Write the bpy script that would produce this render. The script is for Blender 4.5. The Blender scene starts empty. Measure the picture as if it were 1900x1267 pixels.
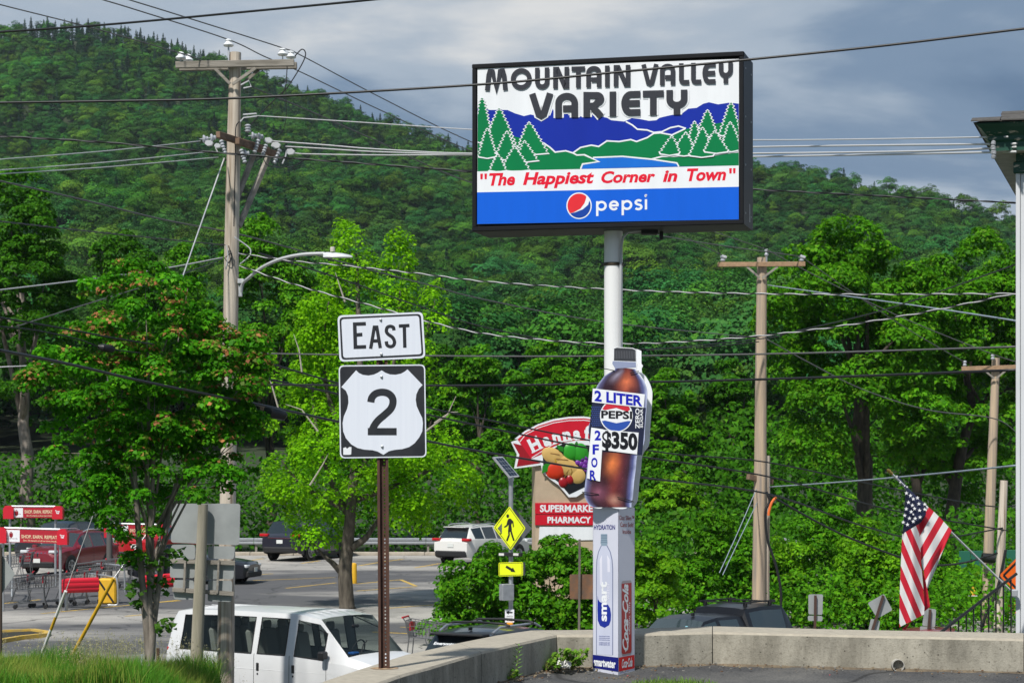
import bpy, math, random
import numpy as np
from mathutils import Vector, Matrix

# ------------------------------------------------------------------ camera
F = 4000.0          # focal length in photo pixels (photo is 1900 wide)
HX, HY = 950.0, 860.0   # vanishing point: straight ahead at the horizon
EYE = 1.8
scene = bpy.context.scene
COL = scene.collection
cam_data = bpy.data.cameras.new("camera")
cam_data.sensor_width = 36.0
cam_data.lens = F / 1900.0 * 36.0
cam_data.shift_y = (HY - 633.5) / 1900.0
cam_data.clip_start = 0.5
cam_data.clip_end = 12000.0
cam_data.dof.use_dof = True
cam_data.dof.focus_distance = 17.5
cam_data.dof.aperture_fstop = 13.0
cam = bpy.data.objects.new("camera", cam_data)
cam.location = (0, 0, EYE)
cam.rotation_euler = (math.radians(90), 0, 0)
COL.objects.link(cam)
scene.camera = cam

# ------------------------------------------------------------------ world, sun, exposure
SUN_EL, SUN_AZ = math.radians(52), math.radians(207)   # azimuth of the sun, clockwise from +Y
world = bpy.data.worlds.new("World")
scene.world = world
world.use_nodes = True
wt = world.node_tree
wt.nodes.clear()


def wn(kind, **kw):
    n = wt.nodes.new(kind)
    for k, v in kw.items():
        setattr(n, k, v)
    return n


sky = wn("ShaderNodeTexSky", sky_type='NISHITA', sun_disc=False)
sky.sun_elevation = SUN_EL
sky.sun_rotation = SUN_AZ
sky.air_density, sky.dust_density, sky.ozone_density = 1.0, 1.2, 1.0
bg_sky = wn("ShaderNodeBackground")
bg_sky.inputs[1].default_value = 0.10
wt.links.new(sky.outputs[0], bg_sky.inputs[0])
tc = wn("ShaderNodeTexCoord")
sep = wn("ShaderNodeSeparateXYZ")
wt.links.new(tc.outputs["Generated"], sep.inputs[0])


def wmath(op, a, b=None):
    n = wn("ShaderNodeMath", operation=op)
    for i, x in enumerate((a, b)):
        if x is None:
            continue
        if isinstance(x, (int, float)):
            n.inputs[i].default_value = x
        else:
            wt.links.new(x, n.inputs[i])
    return n.outputs[0]


zc = wmath('ADD', wmath('MAXIMUM', sep.outputs[2], 0.0), 0.16)     # cloud deck seen at a slant
comb = wn("ShaderNodeCombineXYZ")
wt.links.new(wmath('DIVIDE', sep.outputs[0], zc), comb.inputs[0])
wt.links.new(wmath('DIVIDE', sep.outputs[1], zc), comb.inputs[1])


def wnoise(scale, detail, rough, dist, off):
    mp = wn("ShaderNodeMapping")
    mp.inputs["Location"].default_value = off
    wt.links.new(comb.outputs[0], mp.inputs[0])
    n = wn("ShaderNodeTexNoise")
    n.inputs["Scale"].default_value = scale
    n.inputs["Detail"].default_value = detail
    n.inputs["Roughness"].default_value = rough
    n.inputs["Distortion"].default_value = dist
    wt.links.new(mp.outputs[0], n.inputs["Vector"])
    return n.outputs[0]


def wramp(fac, stops):
    r = wn("ShaderNodeValToRGB")
    r.color_ramp.interpolation = 'EASE'
    while len(r.color_ramp.elements) < len(stops):
        r.color_ramp.elements.new(0.5)
    for e, (p, c) in zip(r.color_ramp.elements, stops):
        e.position = p
        e.color = (*c, 1) if len(c) == 3 else (c[0], c[0], c[0], 1)
    wt.links.new(fac, r.inputs[0])
    return r.outputs[0]


n_big = wnoise(1.05, 7.0, 0.52, 0.35, (3.1, 1.7, 0.0))
n_gap = wnoise(0.8, 5.0, 0.5, 0.2, (-4.3, 6.2, 2.0))
cloud_col = wramp(n_big, [(0.38, (0.105, 0.180, 0.295)), (0.50, (0.190, 0.275, 0.395)), (0.59, (0.38, 0.455, 0.545)), (0.70, (0.70, 0.71, 0.71))])
bg_cloud = wn("ShaderNodeBackground")
bg_cloud.inputs[1].default_value = 1.0
wt.links.new(cloud_col, bg_cloud.inputs[0])
gap = wramp(n_gap, [(0.56, (1.0,)), (0.72, (0.45,))])
mixs = wn("ShaderNodeMixShader")
wt.links.new(gap, mixs.inputs[0])
wt.links.new(bg_sky.outputs[0], mixs.inputs[1])
wt.links.new(bg_cloud.outputs[0], mixs.inputs[2])
wout = wn("ShaderNodeOutputWorld")
wt.links.new(mixs.outputs[0], wout.inputs[0])

sun_data = bpy.data.lights.new("sun", 'SUN')
sun_data.energy = 4.6
sun_data.angle = math.radians(2.5)
sun_data.color = (1.0, 0.965, 0.90)
sun = bpy.data.objects.new("sun", sun_data)
sdir = Vector((math.sin(SUN_AZ) * math.cos(SUN_EL), math.cos(SUN_AZ) * math.cos(SUN_EL), math.sin(SUN_EL)))
sun.rotation_euler = sdir.to_track_quat('Z', 'Y').to_euler()
sun.location = sdir * 60
COL.objects.link(sun)

scene.view_settings.view_transform = 'Standard'
scene.view_settings.look = 'None'
scene.view_settings.gamma = 1.0
scene.view_settings.exposure = 0.06
scene.render.engine = 'CYCLES'
scene.cycles.use_denoising = True
scene.cycles.max_bounces = 6
scene.cycles.diffuse_bounces = 2
scene.cycles.glossy_bounces = 2
scene.cycles.transmission_bounces = 3
scene.cycles.transparent_max_bounces = 8
scene.cycles.volume_bounces = 0

# ------------------------------------------------------------------ helpers
rnd = random.Random(7)
PI = math.pi


def L(r, g, b):
    """sRGB 0-255 to linear."""
    f = lambda c: (c / 255 / 12.92) if c / 255 <= 0.04045 else ((c / 255 + 0.055) / 1.055) ** 2.4
    return (f(r), f(g), f(b))


def P(px, py, d):
    """photo pixel and distance -> world point"""
    return Vector(((px - HX) / F * d, d, EYE + (HY - py) / F * d))


class Plane:
    """Vertical plane through (px0, d0), turned by yaw degrees; at(px, py, off) is the point on it seen at that pixel, off metres proud of it."""
    def __init__(s, px0, d0, yaw=0.0):
        a = math.radians(yaw)
        s.t = Vector((math.cos(a), math.sin(a), 0))
        s.n = Vector((math.sin(a), -math.cos(a), 0))
        s.o = P(px0, HY, d0)

    def at(s, px, py, off=0.0):
        u, w = (px - HX) / F, (HY - py) / F
        eye = Vector((0, 0, EYE))
        r = Vector((u, 1, w))
        k = (s.o - eye).dot(s.n) / r.dot(s.n)
        return eye + r * k + s.n * off


class MB:
    """collects shapes into one mesh"""
    def __init__(s):
        s.v, s.f, s.m = [], [], []

    def add(s, verts, faces, mi=0):
        o = len(s.v)
        s.v.extend([tuple(x) for x in verts])
        s.f.extend([tuple(i + o for i in f) for f in faces])
        s.m.extend([mi] * len(faces))
        return s

    def poly(s, pts, mi=0):
        return s.add(pts, [tuple(range(len(pts)))], mi)

    def box(s, c, size, rot=None, mi=0, bev=0.0):
        hx, hy, hz = size[0] / 2, size[1] / 2, size[2] / 2
        M = rot if rot is not None else Matrix.Identity(3)
        c = Vector(c)
        if bev <= 0:
            vs = [Vector((x, y, z)) for x in (-hx, hx) for y in (-hy, hy) for z in (-hz, hz)]
            fs = [(0, 1, 3, 2), (4, 6, 7, 5), (0, 4, 5, 1), (2, 3, 7, 6), (0, 2, 6, 4), (1, 5, 7, 3)]
            return s.add([c + M @ v for v in vs], fs, mi)
        b = min(bev, hx * .9, hy * .9, hz * .9)
        vs, idx = [], {}
        for sx in (-1, 1):
            for sy in (-1, 1):
                for sz in (-1, 1):
                    for ax in range(3):
                        p = [sx * (hx - b), sy * (hy - b), sz * (hz - b)]
                        p[ax] = (sx * hx, sy * hy, sz * hz)[ax]
                        idx[(sx, sy, sz, ax)] = len(vs)
                        vs.append(c + M @ Vector(p))
        fs = []
        S = (-1, 1)
        for a in S:
            fs.append([idx[(a, y, z, 0)] for y, z in ((-1, -1), (1, -1), (1, 1), (-1, 1))])
            fs.append([idx[(x, a, z, 1)] for x, z in ((-1, -1), (1, -1), (1, 1), (-1, 1))])
            fs.append([idx[(x, y, a, 2)] for x, y in ((-1, -1), (1, -1), (1, 1), (-1, 1))])
            for b2 in S:
                fs.append([idx[(a, b2, -1, 0)], idx[(a, b2, 1, 0)], idx[(a, b2, 1, 1)], idx[(a, b2, -1, 1)]])
                fs.append([idx[(a, -1, b2, 0)], idx[(a, 1, b2, 0)], idx[(a, 1, b2, 2)], idx[(a, -1, b2, 2)]])
                fs.append([idx[(-1, a, b2, 1)], idx[(1, a, b2, 1)], idx[(1, a, b2, 2)], idx[(-1, a, b2, 2)]])
                for c2 in S:
                    fs.append([idx[(a, b2, c2, k)] for k in range(3)])
        return s.add(vs, fs, mi)

    def tube(s, pts, r, n=8, cap=True, mi=0, up=None):
        pts = [Vector(p) for p in pts]
        k = len(pts)
        rs = [r] * k if isinstance(r, (int, float)) else list(r)
        vs, fs = [], []
        prev = None
        for i, p in enumerate(pts):
            t = (pts[min(i + 1, k - 1)] - pts[max(i - 1, 0)])
            t = t.normalized() if t.length > 1e-9 else Vector((0, 0, 1))
            if prev is None:
                a = Vector(up) if up is not None else (Vector((0, 0, 1)) if abs(t.z) < .9 else Vector((1, 0, 0)))
            else:
                a = prev
            x = (a - t * a.dot(t))
            x = x.normalized() if x.length > 1e-6 else t.orthogonal().normalized()
            prev = x
            y = t.cross(x)
            for j in range(n):
                an = 2 * PI * j / n
                vs.append(p + (x * math.cos(an) + y * math.sin(an)) * rs[i])
        for i in range(k - 1):
            for j in range(n):
                a, b = i * n + j, i * n + (j + 1) % n
                fs.append((a, b, b + n, a + n))
        if cap:
            fs.append(tuple(range(n - 1, -1, -1)))
            fs.append(tuple(range((k - 1) * n, k * n)))
        return s.add(vs, fs, mi)

    def bar(s, a, b, w, h=None, mi=0, up=(0, 0, 1), bev=0.0):
        """rectangular bar from a to b"""
        a, b = Vector(a), Vector(b)
        t = b - a
        ln = t.length
        t.normalize()
        u = Vector(up)
        y = u - t * u.dot(t)
        y = y.normalized() if y.length > 1e-5 else t.orthogonal().normalized()
        x = t.cross(y)
        M = Matrix((t, x, y)).transposed()
        return s.box((a + b) / 2, (ln, w, h or w), M, mi, bev)

    def lathe(s, prof, o=(0, 0, 0), axis=(0, 0, 1), n=12, mi=0):
        """prof: (radius, height) list"""
        ax = Vector(axis).normalized()
        x = ax.orthogonal().normalized()
        y = ax.cross(x)
        o = Vector(o)
        vs, fs = [], []
        for r, h in prof:
            for j in range(n):
                an = 2 * PI * j / n
                vs.append(o + ax * h + (x * math.cos(an) + y * math.sin(an)) * max(r, 1e-4))
        for i in range(len(prof) - 1):
            for j in range(n):
                a, b = i * n + j, i * n + (j + 1) % n
                fs.append((a, b, b + n, a + n))
        fs.append(tuple(range(n - 1, -1, -1)))
        fs.append(tuple(range((len(prof) - 1) * n, len(prof) * n)))
        return s.add(vs, fs, mi)

    def prism(s, front, back, mi=0):
        """solid between two matching outlines"""
        n = len(front)
        vs = list(front) + list(back)
        fs = [tuple(range(n)), tuple(range(2 * n - 1, n - 1, -1))]
        for i in range(n):
            j = (i + 1) % n
            fs.append((i, i + n, j + n, j))
        return s.add(vs, fs, mi)

    def build(s, name, mats, parent=None, smooth=False, local=False, kind=None, label=None):
        if not isinstance(mats, (list, tuple)):
            mats = [mats]
        me = bpy.data.meshes.new(name)
        vs = s.v
        root = parent
        while root is not None and root.parent is not None:
            root = root.parent
        if root is not None and not local:
            Mi = (Matrix.Translation(root.location) @ root.rotation_euler.to_matrix().to_4x4()).inverted()
            vs = [tuple(Mi @ Vector(v)) for v in vs]
        me.from_pydata(vs, [], s.f)
        for m in mats:
            me.materials.append(m)
        if len(mats) > 1:
            me.polygons.foreach_set("material_index", s.m)
        if smooth:
            me.polygons.foreach_set("use_smooth", [True] * len(me.polygons))
            if smooth != 'full':
                try:
                    me.set_sharp_from_angle(angle=math.radians(smooth if isinstance(smooth, (int, float)) and smooth > 1 else 40))
                except Exception:
                    pass
        me.update()
        o = bpy.data.objects.new(name, me)
        COL.objects.link(o)
        if parent is not None:
            o.parent = parent
        if kind:
            o["kind"] = kind
        if label:
            o["label"] = label
        return o


def tag(o, label=None, cat=None, group=None, kind=None):
    if label:
        o["label"] = label
    if cat:
        o["category"] = cat
    if group:
        o["group"] = group
    if kind:
        o["kind"] = kind
    return o


def thing(name, label, cat, loc=(0, 0, 0), rotz=0.0, group=None):
    o = bpy.data.objects.new(name, None)
    o.empty_display_size = 0.2
    COL.objects.link(o)
    o.location = loc
    o.rotation_euler = (0, 0, rotz)
    return tag(o, label, cat, group)


def copy_tree(o, parent=None):
    c = o.copy()
    COL.objects.link(c)
    c.parent = parent
    for ch in list(o.children):
        copy_tree(ch, c)
    return c


# ------------------------------------------------------------------ materials
MATS = {}


def mat(name, col, rough=0.6, metal=0.0, spec=0.5, var=0.0, vscale=6.0, col2=None, bump=0.0, bscale=40.0, coat=0.0, stretch=(1, 1, 1), detail=6.0, ramp=(0.35, 0.65), emit=0.0, coords="Object"):
    """Principled material; var mixes col towards col2 (or a darker col) by noise, bump adds fine relief."""
    if name in MATS:
        return MATS[name]
    m = bpy.data.materials.new(name)
    m.use_nodes = True
    nt = m.node_tree
    b = nt.nodes["Principled BSDF"]
    b.inputs["Base Color"].default_value = (*col, 1)
    b.inputs["Roughness"].default_value = rough
    b.inputs["Metallic"].default_value = metal
    b.inputs["Specular IOR Level"].default_value = spec
    if coat:
        b.inputs["Coat Weight"].default_value = coat
        b.inputs["Coat Roughness"].default_value = 0.06
    if emit:
        b.inputs["Emission Color"].default_value = (*col, 1)
        b.inputs["Emission Strength"].default_value = emit
    if var or bump:
        t = nt.nodes.new("ShaderNodeTexCoord")
        mp = nt.nodes.new("ShaderNodeMapping")
        mp.inputs["Scale"].default_value = stretch
        nt.links.new(t.outputs[coords], mp.inputs[0])
    if var:
        n = nt.nodes.new("ShaderNodeTexNoise")
        n.inputs["Scale"].default_value = vscale
        n.inputs["Detail"].default_value = detail
        n.inputs["Roughness"].default_value = 0.6
        nt.links.new(mp.outputs[0], n.inputs["Vector"])
        r = nt.nodes.new("ShaderNodeValToRGB")
        r.color_ramp.elements[0].position, r.color_ramp.elements[1].position = ramp
        c2 = col2 or tuple(c * 0.55 for c in col)
        c2 = tuple(a + (b_ - a) * var for a, b_ in zip(col, c2))
        r.color_ramp.elements[0].color = (*col, 1)
        r.color_ramp.elements[1].color = (*c2, 1)
        nt.links.new(n.outputs[0], r.inputs[0])
        nt.links.new(r.outputs[0], b.inputs["Base Color"])
    if bump:
        n2 = nt.nodes.new("ShaderNodeTexNoise")
        n2.inputs["Scale"].default_value = bscale
        n2.inputs["Detail"].default_value = 5
        nt.links.new(mp.outputs[0], n2.inputs["Vector"])
        bp = nt.nodes.new("ShaderNodeBump")
        bp.inputs["Strength"].default_value = bump
        bp.inputs["Distance"].default_value = 0.02
        nt.links.new(n2.outputs[0], bp.inputs["Height"])
        nt.links.new(bp.outputs[0], b.inputs["Normal"])
    MATS[name] = m
    return m


def leaf_mat(name, hue_instance=False, trans=0.4, rough=0.5, spec=0.09):
    """foliage: colour from the per-leaf attribute, some light passing through"""
    if name in MATS:
        return MATS[name]
    m = bpy.data.materials.new(name)
    m.use_nodes = True
    nt = m.node_tree
    b = nt.nodes["Principled BSDF"]
    b.inputs["Roughness"].default_value = rough
    b.inputs["Specular IOR Level"].default_value = spec
    a = nt.nodes.new("ShaderNodeAttribute")
    a.attribute_name = "col"
    src = a.outputs["Color"]
    if hue_instance:
        oi = nt.nodes.new("ShaderNodeObjectInfo")
        hs = nt.nodes.new("ShaderNodeHueSaturation")
        mr = nt.nodes.new("ShaderNodeMapRange")
        mr.inputs["To Min"].default_value, mr.inputs["To Max"].default_value = 0.460, 0.507
        nt.links.new(oi.outputs["Random"], mr.inputs["Value"])
        nt.links.new(mr.outputs[0], hs.inputs["Hue"])
        mu = nt.nodes.new("ShaderNodeMath")
        mu.operation = 'MULTIPLY'
        mu.inputs[1].default_value = 7.31
        nt.links.new(oi.outputs["Random"], mu.inputs[0])
        fr = nt.nodes.new("ShaderNodeMath")
        fr.operation = 'FRACT'
        nt.links.new(mu.outputs[0], fr.inputs[0])
        mv = nt.nodes.new("ShaderNodeMapRange")
        mv.inputs["To Min"].default_value, mv.inputs["To Max"].default_value = 0.62, 1.42
        nt.links.new(fr.outputs[0], mv.inputs["Value"])
        nt.links.new(mv.outputs[0], hs.inputs["Value"])
        nt.links.new(src, hs.inputs["Color"])
        src = hs.outputs[0]
    nt.links.new(src, b.inputs["Base Color"])
    tr = nt.nodes.new("ShaderNodeBsdfTranslucent")
    nt.links.new(src, tr.inputs[0])
    mx = nt.nodes.new("ShaderNodeMixShader")
    mx.inputs[0].default_value = trans
    nt.links.new(b.outputs[0], mx.inputs[1])
    nt.links.new(tr.outputs[0], mx.inputs[2])
    nt.links.new(mx.outputs[0], nt.nodes["Material Output"].inputs[0])
    MATS[name] = m
    return m


def glass_mat(name, tint, alpha, rough=0.03):
    """window glass: a mirror-like coat over a tinted see-through pane"""
    if name in MATS:
        return MATS[name]
    m = bpy.data.materials.new(name)
    m.use_nodes = True
    nt = m.node_tree
    b = nt.nodes["Principled BSDF"]
    b.inputs["Base Color"].default_value = (*tint, 1)
    b.inputs["Roughness"].default_value = rough
    b.inputs["Specular IOR Level"].default_value = 0.7
    tr = nt.nodes.new("ShaderNodeBsdfTransparent")
    tr.inputs[0].default_value = (0.75, 0.82, 0.80, 1)
    mx = nt.nodes.new("ShaderNodeMixShader")
    mx.inputs[0].default_value = alpha
    nt.links.new(tr.outputs[0], mx.inputs[1])
    nt.links.new(b.outputs[0], mx.inputs[2])
    nt.links.new(mx.outputs[0], nt.nodes["Material Output"].inputs[0])
    MATS[name] = m
    return m


# ------------------------------------------------------------------ flat print: strokes and letters
def arc(cx, cy, rx, ry, a0, a1, n=10):
    return [(cx + rx * math.cos(math.radians(a0 + (a1 - a0) * i / n)), cy + ry * math.sin(math.radians(a0 + (a1 - a0) * i / n))) for i in range(n + 1)]


def smooth2(p, k=5):
    """Catmull-Rom through points of any dimension"""
    p = [Vector(q) for q in p]
    out = []
    for i in range(len(p) - 1):
        a, b, c, d = p[max(i - 1, 0)], p[i], p[i + 1], p[min(i + 2, len(p) - 1)]
        for j in range(k):
            t = j / k
            out.append(0.5 * (2 * b + (c - a) * t + (2 * a - 5 * b + 4 * c - d) * t * t + (3 * b - a - 3 * c + d) * t ** 3))
    return out + [p[-1]]


def ribbon(path, w, closed=False):
    """2-D stroke of width w along a path -> (verts, quads)"""
    p = [Vector(q) for q in path]
    q = [p[0]]
    for x in p[1:]:
        if (x - q[-1]).length > 1e-7:
            q.append(x)
    p = q
    n = len(p)
    vs, fs = [], []
    for i in range(n):
        a = p[(i - 1) % n] if (closed or i > 0) else None
        b = p[(i + 1) % n] if (closed or i < n - 1) else None
        d1 = (p[i] - a).normalized() if a is not None else None
        d2 = (b - p[i]).normalized() if b is not None else None
        d1 = d1 if d1 is not None else d2
        d2 = d2 if d2 is not None else d1
        n1, n2 = Vector((-d1.y, d1.x)), Vector((-d2.y, d2.x))
        m = n1 + n2
        m = m.normalized() if m.length > 1e-4 else n1
        k = min(1.0 / max(m.dot(n1), 0.35), 2.2)
        vs += [p[i] + m * k * w / 2, p[i] - m * k * w / 2]
    for i in range(n - 1 + (1 if closed else 0)):
        j = (i + 1) % n
        fs.append((2 * i, 2 * i + 1, 2 * j + 1, 2 * j))
    return vs, fs


def strokes(name, paths, w, place, m, parent, off0=0.0, dz=0.00025, closed=False):
    """strokes laid on a surface; place(x, y, off) -> world"""
    mb = MB()
    for i, pa in enumerate(paths):
        ww = w[i] if isinstance(w, (list, tuple)) else w
        vs, fs = ribbon(pa, ww, closed)
        mb.add([place(v.x, v.y, off0 + (i % 5) * dz) for v in vs], fs)
    return mb.build(name, m, parent)


def flat(name, polys, place, m, parent, off=0.0, dz=0.0):
    mb = MB()
    for i, po in enumerate(polys):
        mb.poly([place(x, y, off + i * dz) for x, y in po])
    return mb.build(name, m, parent)


_text_cache = {}


def text_mesh(s, bold=0.0, shear=0.0, space=1.0):
    key = (s, bold, shear, space)
    if key in _text_cache:
        return _text_cache[key]
    cu = bpy.data.curves.new("t", 'FONT')
    cu.body = s
    cu.offset = bold
    cu.shear = shear
    cu.space_character = space
    cu.resolution_u = 3
    cu.fill_mode = 'FRONT'
    ob = bpy.data.objects.new("t", cu)
    COL.objects.link(ob)
    dg = bpy.context.evaluated_depsgraph_get()
    me = bpy.data.meshes.new_from_object(ob.evaluated_get(dg))
    vs = [(v.co.x, v.co.y) for v in me.vertices]
    fs = [tuple(p.vertices) for p in me.polygons]
    bpy.data.objects.remove(ob)
    bpy.data.curves.remove(cu)
    bpy.data.meshes.remove(me)
    _text_cache[key] = (vs, fs)
    return vs, fs


def lettering(s, box, place, m, parent, off=0.001, bold=0.02, shear=0.0, space=1.0, name="lettering", rot=False, warp=None):
    """text fitted into box (x0, y0, x1, y1), y0 the baseline side, y1 the top; rot: reads from bottom to top"""
    vs, fs = text_mesh(s, bold, shear, space)
    if not vs:
        return None
    a = np.array(vs)
    lo, hi = a.min(0), a.max(0)
    u = (a - lo) / (hi - lo)
    x0, y0, x1, y1 = box
    out = []
    for q in u:
        s_, t_ = (q[0], q[1]) if not rot else (1 - q[1], q[0])
        x, y = x0 + (x1 - x0) * s_, y0 + (y1 - y0) * t_
        if warp:
            x, y = warp(x, y)
        out.append(place(x, y, off))
    mb = MB()
    mb.add(out, fs)
    return mb.build(name, m, parent)


# ------------------------------------------------------------------ foliage
def leaf_object(name, cen, nor, size, col, m, parent=None, aspect=0.55, fold=0.18, seed=1, link=True):
    """one folded diamond face per leaf"""
    rg = np.random.default_rng(seed)
    n = len(cen)
    nor = nor / np.maximum(np.linalg.norm(nor, axis=1, keepdims=True), 1e-6)
    t = rg.normal(size=(n, 3))
    t -= nor * (t * nor).sum(1, keepdims=True)
    t /= np.maximum(np.linalg.norm(t, axis=1, keepdims=True), 1e-6)
    b = np.cross(nor, t)
    s = size[:, None]
    V = np.empty((n, 4, 3), dtype=np.float32)
    V[:, 0] = cen - t * s * 0.5
    V[:, 1] = cen + b * s * aspect * 0.5 + nor * s * fold - t * s * 0.05
    V[:, 2] = cen + t * s * 0.5 - nor * s * 0.06
    V[:, 3] = cen - b * s * aspect * 0.5 + nor * s * fold - t * s * 0.05
    root = parent
    while root is not None and root.parent is not None:
        root = root.parent
    if root is not None:
        V -= np.array(root.location, dtype=np.float32)
    me = bpy.data.meshes.new(name)
    me.vertices.add(n * 4)
    me.vertices.foreach_set("co", V.ravel())
    me.loops.add(n * 4)
    me.loops.foreach_set("vertex_index", np.arange(n * 4, dtype=np.int32))
    me.polygons.add(n)
    me.polygons.foreach_set("loop_start", np.arange(0, n * 4, 4, dtype=np.int32))
    me.polygons.foreach_set("loop_total", np.full(n, 4, dtype=np.int32))
    me.update(calc_edges=True)
    at = me.color_attributes.new("col", 'FLOAT_COLOR', 'POINT')
    c4 = np.ones((n, 4, 4), dtype=np.float32)
    c4[:, :, :3] = col[:, None, :]
    at.data.foreach_set("color", c4.ravel())
    me.materials.append(m)
    o = bpy.data.objects.new(name, me)
    if link:
        COL.objects.link(o)
    if parent:
        o.parent = parent
    return o


def leaf_cols(rg, n, palette, jitter=0.25):
    """palette: list of (weight, rgb)"""
    w = np.array([p[0] for p in palette], float)
    idx = rg.choice(len(palette), n, p=w / w.sum())
    c = np.array([p[1] for p in palette])[idx]
    return c * (1 + rg.uniform(-jitter, jitter, (n, 1)))


def dome_leaves(rg, pads, per, flat=0.7, up=0.45, rn=0.35, low=-0.25):
    """each pad is a leafy dome: leaves on its upper shell, looking outwards"""
    k = len(pads)
    cnt = np.maximum(4, (per * (pads[:, 3] / pads[:, 3].mean()) ** 2)).astype(int)
    idx = np.repeat(np.arange(k), cnt)
    n = len(idx)
    d = rg.normal(size=(n, 3)) + pads[idx, 4:7] * 0.5
    d[:, 2] = np.where(d[:, 2] < low * 1.5, -d[:, 2], d[:, 2])
    d /= np.linalg.norm(d, axis=1, keepdims=True)
    r = pads[idx, 3] * (0.55 + 0.5 * rg.random(n) ** 0.6)
    c = pads[idx, :3] + d * np.c_[r, r, r * flat]
    nn = d * 0.9 + np.array([0, 0, up]) + rg.normal(size=(n, 3)) * rn
    return c, nn, idx


def pad_leaves(rg, pads, per, flat=0.35, spread=0.5, up=0.75, out=0.45, rn=0.55):
    """pads: k x (x y z r ox oy oz) -> leaf centres and normals"""
    k = len(pads)
    cnt = np.maximum(4, (per * (pads[:, 3] / pads[:, 3].mean()) ** 2)).astype(int)
    idx = np.repeat(np.arange(k), cnt)
    r = pads[idx, 3]
    o = pads[idx, 4:7]
    g = rg.normal(size=(len(idx), 3)) * spread
    g[:, 2] *= flat
    rad2 = (g[:, :2] ** 2).sum(1)
    g[:, 2] -= 0.28 * rad2
    c = pads[idx, :3] + g * r[:, None]
    nn = np.array([0, 0, up]) + o * out + rg.normal(size=(len(idx), 3)) * rn + np.c_[g[:, :2] * 0.35, np.zeros(len(idx))]
    return c, nn, idx


def lobe_pads(rg, lobes, n, pr, low=-0.55, inner=0.45):
    """pad centres through a union of ellipsoids (cx cy cz rx ry rz)"""
    lb = np.array(lobes, float)
    area = (lb[:, 3] * lb[:, 4] + lb[:, 3] * lb[:, 5] + lb[:, 4] * lb[:, 5])
    pick = rg.choice(len(lb), n * 3, p=area / area.sum())
    d = rg.normal(size=(n * 3, 3))
    d /= np.linalg.norm(d, axis=1, keepdims=True)
    d = d[(d[:, 2] > low) | (rg.random(n * 3) < 0.15)]
    pick = pick[:len(d)]
    u = inner + (1 - inner) * rg.random(len(d)) ** 0.5
    c = lb[pick, :3] + d * lb[pick, 3:6] * u[:, None]
    c, d, pick = c[:n], d[:n], pick[:n]
    r = pr * rg.uniform(0.65, 1.35, len(c))
    return np.c_[c, r, d]


def bark_mat(name="bark", a=(0.16, 0.13, 0.10), b=(0.055, 0.045, 0.035)):
    return mat(name, a, 0.9, var=1.0, col2=b, vscale=9, stretch=(1, 1, 0.22), bump=0.6, bscale=30)


def trunk_mesh(rg, base, top, r0, r1, wob=0.1, n=9):
    base, top = Vector(base), Vector(top)
    pts, rs = [], []
    for i in range(n):
        t = i / (n - 1)
        p = base.lerp(top, t)
        if 0 < i < n - 1:
            p += Vector((rg.normal() * wob, rg.normal() * wob, 0))
        pts.append(p)
        rs.append((r0 * (1.35 if i == 0 else 1)) * (1 - t) + r1 * t)
    return pts, rs


def tree(name, label, base, trunk_top, r0, lobes, pads, pr, per, leaf, palette, seed, group=None, cat="tree", fork=6, bark=None, fl=0.35, up=0.75, inner=0.45, forks_from=0.45, low=-0.55, aspect=0.6, mname="leaf", extra=None):
    rg = np.random.default_rng(seed)
    t = thing(name, label, cat, base, 0, group)
    pts, rs = trunk_mesh(rg, base, trunk_top, r0, r0 * 0.35, r0 * 0.35)
    tb = MB()
    tb.tube(pts, rs, 10)
    pd = lobe_pads(rg, lobes, pads, pr, low, inner)
    for i in range(fork):
        q = pd[rg.integers(len(pd))]
        k = int(len(pts) * (forks_from + (1 - forks_from) * rg.random() * 0.9))
        k = min(k, len(pts) - 2)
        a, b = Vector(pts[k]), Vector(q[:3])
        mid = a.lerp(b, 0.5) + Vector((0, 0, (b - a).length * 0.10))
        rr = rs[k] * 0.55
        tb.tube([a, a.lerp(mid, .5) + Vector((rg.normal() * .05, rg.normal() * .05, 0)), mid, b], [rr, rr * .8, rr * .55, rr * .18], 6)
    tb.build("trunk", bark or bark_mat(), t, smooth='full')
    c, nn, idx = dome_leaves(rg, pd, per)
    sz = leaf * rg.uniform(0.6, 1.3, len(c))
    col = leaf_cols(rg, len(c), palette)
    if extra:
        col = extra(rg, c, idx, pd, col)
    shade = rg.uniform(0.8, 1.2, len(pd))[idx]
    col = col * shade[:, None]
    cr = leaf_object("crown", c, nn, sz, col, leaf_mat(mname), t, aspect=aspect, seed=seed)
    cr["kind"] = "stuff"
    return t

# ================================================================== THE SETTING
KL = 0.6 / 41.0


def z_lot(y):
    return EYE - (5.0 - KL * (y - 44.0))


def LOT(px, py, up=0.0):
    """point of the sloping car park seen at a pixel"""
    d = (5.0 + 44 * KL) / ((py - HY) / F + KL)
    return Vector(((px - HX) / F * d, d, z_lot(d) + up))


def on_lot(px, d):
    return Vector(((px - HX) / F * d, d, z_lot(d)))


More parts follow.
